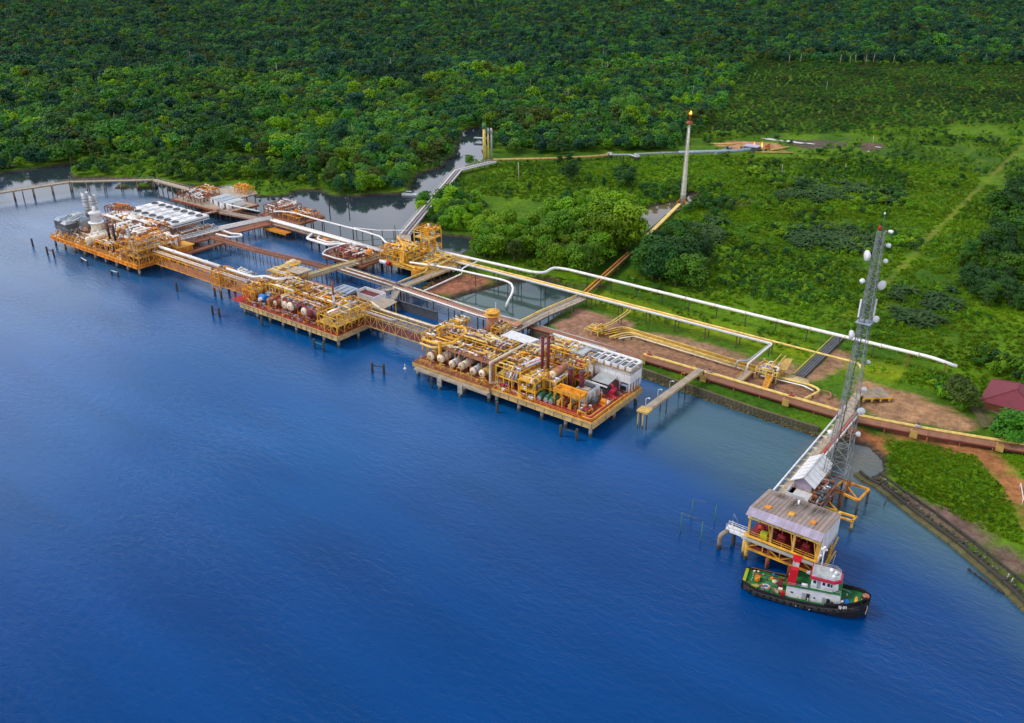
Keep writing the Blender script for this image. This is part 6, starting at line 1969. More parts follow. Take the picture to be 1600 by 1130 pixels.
# jetty to the boat house
trestle('jetty', 'straight jetty leading from the shore to the boat house', [(57.2, 50.6), (57.4, -13)], 3.4, 6.1, 'deck_tan', 'rust', pitch=8, pr=.3, rail=False, cat='jetty')
def debris(name, path, w, n, s, m, seed, label):
    r = random.Random(seed)
    b = MB()
    P = [Vector((*p, 0)) for p in path]
    for i in range(n):
        k = r.randrange(len(P) - 1)
        a, c = P[k], P[k + 1]
        p = a.lerp(c, r.random())
        d = (c - a).normalized()
        p += Vector((-d.y, d.x, 0)) * r.uniform(-w, w)
        q = r.uniform(*s)
        z = float(land_height(np.array([p.x]), np.array([p.y]))[0][0])
        b.hexa([(p.x + r.uniform(-1, 1) * q * .4 + dx * q, p.y + r.uniform(-1, 1) * q * .4 + dy * q, max(z, -.2) - .1 + dz * q * r.uniform(.5, 1)) for dx, dy, dz in
                ((-.5, -.5, 0), (.5, -.5, 0), (.5, .5, 0), (-.5, .5, 0), (-.4, -.4, .7), (.4, -.4, .7), (.4, .4, .7), (-.4, .4, .7))])
    o = solo(name, b, m, label, 'stones', (P[0].x, P[0].y, 0), kind='stuff')
debris('stones', [(72, 28), (84, 20), (96, 12.5), (108, 3.5), (118, -5)], 1.5, 170, (.15, .6), 'timber', 1, 'pale rubble scattered behind the sea wall')
debris('stones', [(72, 26), (84.5, 17.2), (95, 10.6), (106, 2), (114, -5)], 1.2, 420, (.25, .9), 'stone', 2, 'dark stones along the sea wall')
debris('stones', [(-52, 48.5), (-7, 43.6), (32, 41.4), (54, 41)], 1.4, 400, (.25, .8), 'stone_moss', 3, 'mossy stones at the foot of the retaining wall')
debris('stones', [(60, 43), (66, 41), (70, 37), (71, 32), (70, 28)], 2.2, 110, (.15, .55), 'timber', 4, 'pale rubble round the little brown mud bay')
debris('stones', [(-50, 58), (-20, 60), (20, 58), (50, 62), (70, 66)], 5, 260, (.12, .4), 'bone', 5, 'small pale stones on the brown earth')
pipeline('white pipe along the left side of the jetty to the boat house', [(55.0, 50, 6.9), (55.2, -12, 6.9)], .26, 'white', sup=None)
t = thing('bracket_row', 'row of cream brackets under the white jetty pipe', 'bracket', (55, 0, 6))
for i in range(15):
    v = -8 + i * 3.8
    part('bracket', MB().box(54.9, 56.6, v - .1, v + .1, 6.12, 6.6), 'cream', t)
for i, (o, m) in enumerate(((0, 'white_pipe'), (.7, 'bright_red'), (1.3, 'salmon'))):
    pipeline(('right white', 'red', 'left salmon')[i] + ' pipe on the right side of the jetty behind the white hut', [(59.6 - o, 49, 6.7), (59.6 - o, 14.6, 6.7)], .22, m)
# ============================================================ far trestle and pipelines
trestle('pipe_trestle', 'long pipe trestle running inland beside the creek', [(-150, 84, 5.4)] + [(*G(a, b, 4), 4) for a, b in ((632, 365), (716, 265), (772, 252))], 5, 5, 'deck_tan', 'galv', pitch=9, pr=.25, railm='white')
TP = [(*G(a, b, 4.6), 4.6) for a, b in ((632, 366), (716, 266), (770, 253))]
for i, o in enumerate((-1.6, 0, 1.6)):
    pipeline(('left', 'middle', 'right')[i] + ' pipe on the long trestle beside the creek', [(x + o, y + o * .5, z) for x, y, z in TP], .35, ('white_pipe', 'lilac', 'white_pipe')[i])
FP = [G(a, b, 3) for a, b in ((770, 251), (880, 248.5), (945, 244.5), (950, 241), (957, 240.5), (952, 243.5), (985, 243.5), (995, 247), (1000, 246), (990, 242.5), (1060, 240), (1150, 237.5), (1172, 234.5))]
t = thing('pipeline', 'long thin yellow and white pipeline crossing the scrub to the flare pit', 'pipe', (*FP[0], 3))
part('pipe_run', MB().tube([(*p, 3.4) for p in FP[:4]], .8, 7), 'ochre', t)
part('pipe_run', MB().tube([(x, y + 2, 3.2) for x, y in FP[:4]], .5, 7), 'cream_yellow', t)
part('pipe_run', MB().tube([(*p, 3.6) for p in FP[3:11]], .65, 7), 'galv', t)
part('pipe_run', MB().tube([(*p, 3.6) for p in FP[10:]], 1.1, 8), 'blue_grey', t)
for i in range(30):
    q = i / 30 * 10
    k = int(q)
    x = FP[k][0] + (FP[k + 1][0] - FP[k][0]) * (q - k)
    y = FP[k][1] + (FP[k + 1][1] - FP[k][1]) * (q - k)
    part('support', MB().box(x - .2, x + .2, y - .2, y + .2, 0, 3), 'pile_dark', t)
a, b = G(1118, 239.5, 3), G(1142, 231, 2)
solo('pipe', MB().tube([(*a, 3), (*b, 2)], .9, 7), 'blue_grey', 'blue grey branch pipe forking towards the left of the flare pit', 'pipe', (*a, 3))
x, y = G(1175, 234, 2)
t = thing('shelter', 'small pale roofed shelter at the end of the far pipeline', 'shelter', (x, y, 1))
part('roof', MB().box(x - 5, x + 5, y - 4, y + 4, 4.4, 4.8), 'lilac', t)
part('wall', MB().box(x - 4.6, x + 4.6, y - 3.6, y + 3.6, .8, 4.4), 'grey_dark', t)
for px, py, s, lb in ((1178, 231, 1.0, 'left one of the two flames burning in the flare pit'), (1190, 231, 1.0, 'right one of the two flames burning in the flare pit')):
    x, y = G(px, py, 1)
    t = thing('flame', lb, 'flame', (x, y, 1))
    part('outer_flame', MB().lathe((x, y, 1), [(.4, 0), (.8, 1.0), (.65, 2.1), (.35, 3.2), (.05, 4.2)], 7, smooth=False), 'flame', t)
    part('inner_flame', MB().lathe((x + .5, y - .8, 1.6), [(.15, 0), (.45, .7), (.3, 1.6), (.05, 2.5)], 6, smooth=False), 'flame_core', t)
    part('burner', MB().tube([(x, y, 0), (x, y, 1.4)], .5, 8), 'rust', t)
for i, (px, py) in enumerate(((1168, 231), (1184, 233.5), (1199, 231))):
    x, y = G(px, py, 1)
    solo('burner_post', MB().box(x - 1.2, x + 1.2, y - 1, y + 1, .6, 2.8).tube([(x, y, 2.8), (x + 1.5, y, 4)], .4, 6), 'rust' if i else 'grey_dark', ('left dark', 'middle rusty', 'right rusty')[i] + ' burner block in the flare pit', 'burner', (x, y, .6))
for i, (a, b) in enumerate((((1205, 236), (1232, 231)), ((1180, 239), (1240, 240)), ((1112, 226), (1150, 227)))):
    p, q = G(*a, 1), G(*b, 1)
    solo('pipe', MB().tube([(*p, 1.5), (*q, 1.5)], .6, 6), 'ochre', ('short slanting', 'lower', 'upper left')[i] + ' yellow pipe on the bare earth of the flare pit', 'pipe', (*p, 1))
for i, (px, py, a, b) in enumerate(((1205, 219, 6, 2.5), (1236, 222.5, 9, 2.5), (1266, 225.5, 3, 1.2), (1372, 231, 2, 1), (1359, 238, 2, .8))):
    x, y = G(px, py, 1)
    pd = [(x + a * math.cos(k * .52) * (1 + .3 * math.sin(k * 2.3)), y + b * math.sin(k * .52) * (1 + .3 * math.cos(k * 1.7))) for k in range(12)]
    o = solo('puddle', MB().prism(pd, 1.2, 1.5), 'silver', 'shiny puddle on the bare ground beside the flare pit', 'puddle', (x, y, 1.2), 'puddles near the flare pit')
# flare stack
fx, fy = G(1067, 318, 1)
t = thing('flare_stack', 'tall pale flare stack standing by a muddy pond with a flame on top', 'flare stack', (fx, fy, 1))
part('stack_pipe', MB().lathe((fx, fy, .5), [(1.25, 0), (1.2, 8), (1.0, 18), (.7, 30), (.5, 42)], 14), 'stack_cream', t)
part('platform', MB().lathe((fx, fy, 42.6), [(.8, 0), (1.8, .1), (1.8, .4), (1.5, 1.4), (.7, 1.6)], 12), 'rust', t)
part('tip', MB().lathe((fx, fy, 44.2), [(.55, 0), (.55, 2.8), (.8, 3.2)], 12), 'rust', t)
for i in range(5):
    part('band', MB().lathe((fx, fy, 6 + i * 8), [(1.32 - i * .17, 0), (1.32 - i * .17, .3)], 14), 'white', t)
part('ladder', MB().bar((fx - 1.5, fy - .6, 1), (fx - .6, fy - .5, 42), .2), 'galv', t)
part('flame', MB().lathe((fx, fy, 47.2), [(.35, 0), (.8, .6), (.6, 1.2), (.25, 1.8), (.05, 2.4)], 7, smooth=False), 'flame', t)
part('flame_heart', MB().lathe((fx + .7, fy - .5, 47.7), [(.2, 0), (.4, .5), (.25, 1.1), (.05, 1.7)], 6, smooth=False), 'flame_core', t)
part('base_frame', MB().bar((fx - 3, fy - 2, .8), (fx, fy, 5), .5).bar((fx + 3, fy - 2, .8), (fx, fy, 5), .5), 'orange', t)
# flare line
f1 = [(*G(a, b, 3), 3) for a, b in ((1062, 318), (1010, 369))]
trestle('pipe_trestle', 'yellow pipe line climbing from the square bend to the flare stack', [f1[0], f1[1]], 1.8, 3, 'cream_yellow', 'orange', pitch=9, rail=False, pr=.2)
f2 = [(*G(a, b, 3), 3) for a, b in ((1010, 369), (1026, 372))]
solo('pipe', MB().tube([f2[0], f2[1]], .5, 8).tube([(f2[0][0] - 1, f2[0][1] - 3.4, 2.4), (f2[1][0] - 1, f2[1][1] - 3.4, 2.4)], .5, 8), 'amber', 'short double amber pipe at the square bend of the flare line', 'pipe', f2[0])
f3 = [(*G(a, b, 3.5), 3.5) for a, b in ((984, 396), (935, 440), (914, 459))]
t = trestle('pipe_trestle', 'rusty brown pipe bridge coming out of the trees to the long rack', f3, 2.0, 3.5, 'rust', 'brown_deck', pitch=8, rail=False, pr=.2)
for i, o in enumerate((-.8, .8)):
    solo('pipe', MB().tube([(x + o, y, z + .45) for x, y, z in f3], .36, 8), 'ochre' if i else 'orange', ('left', 'right')[i] + ' pipe on the rusty bridge coming out of the trees', 'pipe', f3[0])
# lift masts at the creek
for i, (px, hh, m, r_) in enumerate(((757, 24, 'green_paint', 1.0), (763, 21, 'cream_yellow', .6), (768, 21, 'galv', .6))):
    x, y = G(px, 248, 2)
    t = thing('mast', ('thick green topped', 'thin yellow', 'thin grey')[i] + ' mast of the lift gate over the creek', 'mast', (x, y, 1), 'lift gate masts')
    part('pole', MB().lathe((x, y, 0), [(r_, 0), (r_, 14), (r_ * .8, hh - 3)], 10), 'cream_yellow' if i < 2 else m, t)
    part('mast_head', MB().lathe((x, y, hh - 3.2), [(r_ * 1.25, 0), (r_ * 1.25, 2.6), (r_ * .5, 3.4)], 10), 'galv' if i else 'green_paint', t)
x, y = G(741, 216, 2)
x2, y2 = G(792, 219, 2)
trestle('footbridge', 'pale footbridge across the far end of the creek', [(x, y, 2.6), (x2, y2, 2.6)], 3, 2.6, 'galv', 'galv', pitch=12, rail=False, pr=.3)
xb, yb = G(641, 305, .3)
def skiff(lb, x, y, a, s, m='white'):
    t = thing('boat', lb, 'boat', (x, y, 0))
    b = MB()
    sec = [(-4, 1.0, .0), (-2, 1.2, 0), (1, 1.2, 0), (3, .8, .15), (4.4, .08, .45)]
    for (x0, w0, z0), (x1, w1, z1) in zip(sec, sec[1:]):
        b.hexa([(x0, -w0 * .7, -.2), (x1, -w1 * .7, -.2), (x1, w1 * .7, -.2), (x0, w0 * .7, -.2), (x0, -w0, .8 + z0), (x1, -w1, .8 + z1), (x1, w1, .8 + z1), (x0, w0, .8 + z0)])
    me = b.mesh('hull', m)
    inst('hull', me, (x, y, 0), t, a, (s, s, s))
    me = MB().box(-2, .6, -.7, .7, 1.9, 2.0).box(-1.9, -1.8, -.6, -.5, .8, 1.9).box(-1.9, -1.8, .5, .6, .8, 1.9).box(.4, .5, -.6, -.5, .8, 1.9).box(.4, .5, .5, .6, .8, 1.9).mesh('awning', 'galv')
    inst('awning', me, (x, y, 0), t, a, (s, s, s))
skiff('small white boat moored at the mouth of the creek', xb, yb, R(20), 1.2)
# ============================================================ mooring piles
D = [((-300.5, -7), None), ((-283.5, -9), (-277.7, -9.1)), ((-261.3, -5.4), (-255.3, -6.2)), ((-235.5, -6.6), (-231.2, -6.3)), ((-197, -1.2), None), ((-164.4, -7.9), (-160.8, -7.6)), ((-140.5, -3.8), None),
     ((-110.1, -5.6), (-105.6, -5.5)), ((-80.7, -6.9), (-76.7, -5.6)), ((-57.4, -3.7), None), ((-31, -3.9), None), ((-7.8, -4.1), (-2.9, -3.2))]
DL = ['single mooring pile farthest left in the photo', 'pair of dark piles at the left end of the far left platform', 'pair of low piles with a white bar before the far left platform', 'second pair of low piles with a white bar before the far left platform',
      'lone pile below the long truss bridge', 'linked pair of piles with a thin post left of the middle platform', 'thick dark pile against the front of the middle platform', 'linked pair of piles before the corner of the middle platform',
      'linked pair of piles between the middle and the nearest platform', 'single pile before the left half of the nearest platform', 'single pile before the middle of the nearest platform', 'linked pair of piles before the right corner of the nearest platform']
for (a, b), lb in zip(D, DL):
    w = 'white bar' in lb
    dolphin(lb, a, b, 2.2 if w else 3.8, .42, 'white' if w else ('green_paint' if 'corner of the middle' in lb else 'pile_dark'), 2.1 if w else 2.6)
x, y = G(195, 318, 0)
for i, (px, py, h) in enumerate(((38, 313, 5), (296, 330, 6), (300, 326, 7), (316, 320, 5.5), (545, 325, 7), (515, 330, 5))):
    x, y = G(px, py, 0)
    solo('post', MB().tube([(x, y, -1), (x + .1, y, h)], .28, 7), 'pile_dark', ('dark post below the long jetty at the left edge', 'left post beside the thin brown walkway', 'right post beside the thin brown walkway', 'post between the thin walkway and the small white platform',
         'tall dark post behind the sagging white line', 'shorter dark post left of the tall one behind the white line')[i], 'post', (x, y, 0))
# thin green pole frames in the water
for i, (a, b) in enumerate((((41, -24.9), (46.5, -25.1)), ((40.6, -18.3), (46.1, -16.9)))):
    t = thing('pole_frame', ('nearer', 'farther')[i] + ' thin green goal shaped pole frame standing in the water', 'pole frame', (*a, 0), 'goal shaped pole frames')
    part('pole', MB().tube([(*a, -2), (*a, 6)], .11, 6), 'green_paint', t)
    part('pole', MB().tube([(*b, -2), (*b, 6)], .11, 6), 'green_paint', t)
    part('cross_bar', MB().tube([(*a, 6), (*b, 6)], .08, 6), 'grey_dark', t)
# ============================================================ radio tower
TX, TY, TB = 65.3, 11.6, 5.0
H_ = 66.0
def tw(z):      # half width
    return float(np.interp(z, (0, 12, 27, 42, 52, 67), (2.8, 2.25, 1.6, 1.15, 1.0, .72)))
t = thing('radio_tower', 'tall lattice radio tower with white dishes rising behind the boat house', 'radio tower', (TX, TY, TB))
cor = ((-1, -1), (1, -1), (1, 1), (-1, 1))
lv = [0]
while lv[-1] < H_ - 1.2:
    lv.append(min(H_, lv[-1] + max(1.9, tw(lv[-1]) * 1.6)))
for sx, sy in cor:
    m_ = MB()
    for a, b in zip(lv, lv[1:]):
        m_.bar((TX + sx * tw(a), TY + sy * tw(a), TB + a), (TX + sx * tw(b), TY + sy * tw(b), TB + b), (.17 - a * .001))
    part('leg', m_, 'tower_steel', t)
for a, b in zip(lv, lv[1:]):
    wa, wb = tw(a), tw(b)
    for k in range(4):
        (x0, y0), (x1, y1) = cor[k], cor[(k + 1) % 4]
        part('brace', MB().bar((TX + x0 * wa, TY + y0 * wa, TB + a), (TX + x1 * wb, TY + y1 * wb, TB + b), .06).bar((TX + x1 * wa, TY + y1 * wa, TB + a), (TX + x0 * wb, TY + y0 * wb, TB + b), .06), 'tower_steel', t)
    m_ = MB()
    for k in range(4):
        (x0, y0), (x1, y1) = cor[k], cor[(k + 1) % 4]
        m_.bar((TX + x0 * wb, TY + y0 * wb, TB + b), (TX + x1 * wb, TY + y1 * wb, TB + b), .07)
    part('strut', m_, 'tower_steel', t)
lad = MB()
lp = lambda z: (TX - tw(z) * .62, TY - tw(z) * .9, TB + z)
for z in np.arange(0, H_ - 1, 3.0):
    p, q = Vector(lp(z)), Vector(lp(min(z + 3, H_)))
    for o in (-.35, .35):
        lad.bar(p + Vector((o, 0, 0)), q + Vector((o, 0, 0)), .09)
    for k in range(5):
        c = p.lerp(q, k / 5)
        lad.bar(c - Vector((.35, 0, 0)), c + Vector((.35, 0, 0)), .06)
part('ladder', lad, 'tower_steel', t)
cb = MB()
for z in np.arange(0, H_ - 2, 3.0):
    p, q = Vector(lp(z)) + Vector((.9, .2, 0)), Vector(lp(min(z + 3, H_))) + Vector((.7, .2, 0))
    cb.bar(p, q, .75 - z * .006, .14)
part('cable_tray', cb, 'grey_dark', t)
part('work_platform', MB().box(TX - 1.7, TX + 1.7, TY - 1.7, TY + 1.7, TB + 44, TB + 44.15), 'blue_grey', t)
part('top_mast', MB().tube([(TX, TY, TB + H_), (TX, TY, TB + H_ + 3.8)], .07, 6), 'green_paint', t)
part('beacon', MB().lathe((TX - .5, TY, TB + H_), [(.3, 0), (.3, .9), (.1, 1.1)], 8), 'bright_red', t)
part('beacon', MB().lathe((TX, TY, TB + H_ + 3.7), [(.2, 0), (.2, .3), (.05, .5)], 8), 'white', t)
def dish(z, side, r_, ay, lb):
    """drum shaped dish on an arm; side -1 left / 1 right in the photo"""
    r_ *= .82
    w = tw(z) + .5
    c = Vector((TX + side * (w + .7) * .8, TY + side * (w + .7) * .6, TB + z))
    d = thing('dish', lb, 'dish antenna', tuple(c), 'dishes on the radio tower')
    a = Vector((math.cos(ay), math.sin(ay), 0))
    # face looks along a
    b = MB()
    pr = [(r_ * .35, -.5), (r_ * .85, -.18), (r_, 0), (r_, .4), (r_ * .9, .55), (.05, .7)]
    x_ = a.cross(Vector((0, 0, 1)))
    n = 16
    rings = []
    for rr, h in pr:
        k0 = len(b.v)
        for i in range(n):
            tt = 2 * math.pi * i / n
            b.v.append(tuple(c + a * h + x_ * (rr * math.cos(tt)) + Vector((0, 0, rr * math.sin(tt)))))
        rings.append(k0)
    for p, q in zip(rings, rings[1:]):
        for i in range(n):
            j = (i + 1) % n
            b.face((p + i, p + j, q + j, q + i), True)
    b.face([rings[0] + i for i in range(n)])
    part('reflector', b, 'white', d)
    part('arm', MB().bar(tuple(c - a * .4), (TX + side * tw(z) * .8, TY + side * tw(z) * .6, TB + z), .14), 'tower_steel', d)
for z, s_, r_, ay, lb in ((20.5, 1, 1.15, -1.0, 'large white dish low on the right side of the radio tower'), (26.5, 1, .8, -1.0, 'small white dish above the low right one on the radio tower'),
                          (33.8, 1, .55, -1.0, 'tiny white dish on the lower right of the radio tower'), (40.8, -1, 1.35, -2.6, 'white dish on the left side halfway up the radio tower'),
                          (44.8, 1, 1.0, -.4, 'white dish on the right side halfway up the radio tower'), (53.2, 1, 1.35, -.5, 'white dish on the right at the work platform of the radio tower'),
                          (54.2, -1, .7, -2.0, 'small grey dish on the left at the work platform of the radio tower'), (59.0, 1, .6, -1.0, 'small white dish right above the work platform'),
                          (60.2, -1, 1.5, -2.5, 'largest white dish on the upper left of the radio tower'), (62.6, 1, .6, -.3, 'small white drum dish near the tower top on the right'), (65.8, 1, .5, -.3, 'topmost small white dish of the radio tower'),
                          (14.5, -1, .8, -2.4, 'white drum dish low on the left side of the radio tower'), (14.0, 1, .8, .6, 'white drum dish above the gangway on the right side of the radio tower')):
    dish(z, s_, r_, ay, lb)
for i, (z, s_) in enumerate(((47.5, -1), (47.5, 1))):
    w = tw(z) + .5
    x, y = TX + s_ * w * .9, TY + s_ * w * .7
    solo('panel_antenna', MB().box(x - .17, x + .17, y - .1, y + .1, TB + z - 2.2, TB + z + 2.2), 'white', ('left', 'right')[i] + ' long white panel antenna in the middle of the radio tower', 'antenna', (x, y, TB + z))
for i, (x, y) in enumerate(((TX - 2.8, TY - 2.8), (TX + 2.8, TY - 2.8), (TX + 2.8, TY + 2.8), (TX - 2.8, TY + 2.8))):
    pile(t, x, y, TB, .4, 'rust')
part('base_beam', MB().bar((TX - 3, TY - 2.8, TB - .2), (TX + 3, TY - 2.8, TB - .2), .3).bar((TX - 3, TY + 2.8, TB - .2), (TX + 3, TY + 2.8, TB - .2), .3).bar((TX - 2.8, TY - 3, TB - .25), (TX - 2.8, TY + 3, TB - .25), .3).bar((TX + 2.8, TY - 3, TB - .25), (TX + 2.8, TY + 3, TB - .25), .3), 'rust', t)
module('dark rusty service frame at the foot of the radio tower', 63.6, 66.6, -3, 7.5, 2.6, (4.6, 6.8), 'brown_deck', ['rust', 'grey_dark', 'tower_steel'], 101, 1, 4, 16, clutter=50, clutm=('grey_dark', 'rust', 'brown_deck'))
# yellow open frames
t = thing('frame_platform', 'open orange yellow frame with a diagonal right of the radio tower', 'frame', (65, 8, 0))
q = [(67.0, 14.6), (72.4, 15.4), (72.0, 8.2), (66.6, 8.6)]
q = [(66.4, 14.6), (73.0, 14.6), (72.4, 8.0), (65.8, 9.4)]
for i in range(4):
    a, b = q[i], q[(i + 1) % 4]
    part('beam', MB().bar((*a, 4.2 + i * .01), (*b, 4.2 + i * .01), .55, .5), 'amber', t)
    pile(t, *q[i], 4.1, .3, 'pile_dark')
part('brace', MB().bar((*q[0], 4.3), (*q[2], 4.3), .3), 'amber', t)
t = thing('frame_platform', 'small yellow beam frame right of the boat house roof', 'frame', (68, 0, 0))
for a, b in (((65.8, 1.4), (74.0, 1.9)), ((66.4, -.6), (73.8, -.2)), ((73.9, 2.3), (73.7, -.8)), ((64, 6.4), (70.4, .9))):
    part('beam', MB().bar((*a, 3.4), (*b, 3.4), .45), 'yellow', t)
for x, y in ((67, .4), (73.6, .4)): pile(t, x, y, 3.2, .35, 'ochre')
# white hut
t = thing('hut', 'white gabled hut on the jetty beside the radio tower', 'hut', (60.5, 8, 6))
part('wall', MB().box(58.2, 62.6, 1.4, 13.4, 6.2, 8.1), 'lilac', t)
part('roof', MB().hexa([(57.3, .5, 7.95), (60.5, .5, 10.1), (60.5, 14.4, 10.1), (57.3, 14.4, 7.95), (57.3, .5, 8.15), (60.5, .5, 10.3), (60.5, 14.4, 10.3), (57.3, 14.4, 8.15)])
     .hexa([(60.503, .5, 10.1), (63.6, .5, 7.95), (63.6, 14.4, 7.95), (60.503, 14.4, 10.1), (60.503, .5, 10.3), (63.6, .5, 8.15), (63.6, 14.4, 8.15), (60.503, 14.4, 10.3)]), 'white', t)
part('gable', MB().hexa([(58.25, 1.3, 8.0), (62.55, 1.3, 8.0), (62.55, 1.5, 8.0), (58.25, 1.5, 8.0), (60.3, 1.3, 9.7), (60.7, 1.3, 9.7), (60.7, 1.5, 9.7), (60.3, 1.5, 9.7)]), 'lilac', t)
part('ridge_cap', MB().bar((60.5, .4, 10.34), (60.5, 14.5, 10.34), .4, .08), 'galv', t)
for i in range(6):
    for s_ in (-1, 1):
        y = 2.4 + i * 2.1
        part('roof_seam', MB().bar((60.5 + s_ * .3, y, 10.16), (60.5 + s_ * 3.1, y, 8.24), .07, .05), 'galv', t)
part('porch', MB().box(58.0, 63.6, -3.2, 1.2, 5.9, 6.1), 'white', t)
part('porch_wall', MB().box(57.9, 58.1, -3, 1.2, 6.1, 7.3).box(58.1, 62.6, -3.2, -3.0, 6.1, 7.1), 'white', t)
part('floor', MB().box(57.9, 63.2, 1.2, 14, 5.85, 6.15), 'ochre', t)
for x in (58.4, 62.4):
    for y in (2, 8, 13): pile(t, x, y, 5.9, .3, 'ochre')
# ============================================================ boat house
t = thing('boat_house', 'open boat house on piles with a brown weathered roof over red floors', 'boat house', (65, -20, 0))
X0, X1 = 57.3, 73.4
NSH = 18
for i in range(NSH):
    a, b = 56.8 + i * 17.1 / NSH, 56.8 + (i + .985) * 17.1 / NSH
    z = .012 * (i % 3)
    part('roof_sheet', MB().hexa([(a, -24.2, 13.9 + z), (b, -24.2, 13.9 + z), (b, -12.6, 12.4 + z), (a, -12.6, 12.4 + z), (a, -24.2, 14 + z), (b, -24.2, 14 + z), (b, -12.6, 12.5 + z), (a, -12.6, 12.5 + z)]), 'roof_weathered', t)
    part('roof_rib', MB().bar((b, -24.2, 14.03), (b, -12.6, 12.53), .14, .1), 'timber', t)
    part('front_sheet', MB().hexa([(a, -26.3, 12.9 + z), (b, -26.3, 12.9 + z), (b, -24.2, 13.9 + z), (a, -24.2, 13.9 + z), (a, -26.3, 13.0 + z), (b, -26.3, 13.0 + z), (b, -24.2, 14.0 + z), (a, -24.2, 14.0 + z)]), 'lilac', t)
for x, y, m in ((60.2, -21.8, 'orange'), (65.3, -21.0, 'yellow'), (70.3, -21.4, 'orange')):
    z = 13.9 - (y + 24.2) * 1.5 / 11.6
    part('roof_vent', MB().hexa([(x - .7, y - .8, z), (x + .7, y - .8, z), (x + .7, y + .8, z - .2), (x - .7, y + .8, z - .2), (x - .6, y - .6, z + .5), (x + .6, y - .6, z + .5), (x + .6, y + .6, z + .4), (x - .6, y + .6, z + .4)]), m, t)
part('chimney_pipe', MB().tube([(64.8, -15.2, 12.6), (64.8, -15.2, 13.9)], .25, 8), 'white', t)
part('gable_panel', MB().hexa([(73.72, -25.6, 8.0), (73.86, -25.6, 8.0), (73.86, -13, 8.0), (73.72, -13, 8.0), (73.72, -24.4, 13.8), (73.86, -24.4, 13.8), (73.86, -13, 12.4), (73.72, -13, 12.4)]), 'white', t)
part('side_strip', MB().box(73.7, 73.9, -25.8, -13, 7.1, 7.7), 'galv', t)
part('back_wall', MB().box(X0, X1, -13.2, -13.0, 6.4, 12.3), 'maroon', t)
part('left_wall', MB().box(X0, X0 + .15, -18, -13.2, 6.4, 12.2), 'maroon', t)
part('upper_floor', MB().box(X0, X1, -25.2, -13.2, 6.6, 6.9), 'maroon', t)
part('lower_floor', MB().box(X0 + .6, X1 - .2, -24.6, -14, 3.6, 3.85), 'maroon', t)
for i in range(6):
    part('lower_joist', MB().bar((X0 + .6, -24.6 + i * 1.6, 4.1), (X1 - .4, -24.6 + i * 1.6, 4.1), .18, .25), 'red', t)
part('walk_edge', MB().box(X0 - .8, X1 + .3, -26.4, -25.3, 6.3, 6.5), 'galv', t)
for i in range(4):
    x = X0 + .3 + i * (X1 - X0 - .6) / 3
    for y in (-25.0, -13.5):
        part('post', MB().box(x - .25, x + .25, y - .25, y + .25, 6.9, 12.9 if y < -20 else 12.3), 'ochre', t)
    part('tie_beam', MB().bar((x, -25.1, 12.2), (x, -13.4, 12.0), .3), 'yellow', t)
    part('knee_brace', MB().bar((x, -25.0, 7.2), (x + (.0 if i == 0 else -.9), -25.0, 11.6), .2), 'yellow', t)
    pile(t, x, -24.8, 6.3, .5, 'ochre' if i in (0, 3) else 'rust')
    pile(t, x, -14.2, 6.3, .45, 'ochre')
part('front_beam', MB().bar((X0 - .2, -25.2, 11.9), (X1 + .2, -25.2, 11.9), .4, .45), 'cream_yellow', t)
part('sill_beam', MB().bar((X0 - .2, -25.35, 7.0), (X1 + .2, -25.35, 7.0), .35, .4), 'yellow', t)
part('lower_chord', MB().bar((X0, -25.1, 3.5), (X1 + .2, -25.1, 3.5), .5, .5), 'yellow', t)
for i in range(4):
    a = X0 + i * (X1 - X0) / 4
    b = X0 + (i + 1) * (X1 - X0) / 4
    part('brace', MB().bar((a, -25.1, 3.7 if i % 2 == 0 else 6.2), (b, -25.1, 6.2 if i % 2 == 0 else 3.7), .26), 'yellow', t)
    part('hanger', MB().bar((b, -25.15, 3.6), (b, -25.15, 6.3), .22), 'yellow', t)
for i in range(10):
    x = X0 + 1.0 + i * 1.62
    if i % 3 != 2:
        part('rafter_end', MB().bar((x, -25.9, 11.9), (x, -23.4, 12.7), .22), 'cream_yellow', t)
part('railing', MB().rail([(X0, -25.0, 6.9), (X1, -25.0, 6.9)], 1.2, 2.6, .09), 'yellow', t, kind='stuff')
part('corner_frame', MB().bar((X1, -25, 2), (X1, -25, 12), .6).bar((X1 + .9, -23.6, 3), (X1 + .9, -13.6, 3), .35).bar((X1 + .9, -23.6, 3), (X1 + .9, -13.6, 7), .3), 'yellow', t)
for i, (x, y) in enumerate(((59.4, -22), (61.6, -20), (64.4, -22.5), (67, -20), (70, -22.4), (71.8, -19.4))):
    tt = thing('pump', ('first', 'second', 'third', 'fourth', 'fifth', 'sixth')[i] + ' dark red pump on the boat house floor counted from the left', 'pump', (x, y, 6.9), 'pumps in the boat house')
    part('casing', MB().tube([(x - .8, y, 7.9), (x + .8, y, 7.9)], .6, 10).tube([(x, y, 8), (x, y, 10)], .18, 8), 'maroon' if i % 2 else 'red', tt)
    part('base', MB().box(x - 1, x + 1, y - .6, y + .6, 6.9, 7.4), 'red', tt)
solo('cabinet', MB().box(60.2, 61.8, -24.9, -23.9, 6.9, 8.9), 'lime', 'pale green cabinet at the front left inside the boat house', 'cabinet', (61, -24.4, 6.9))
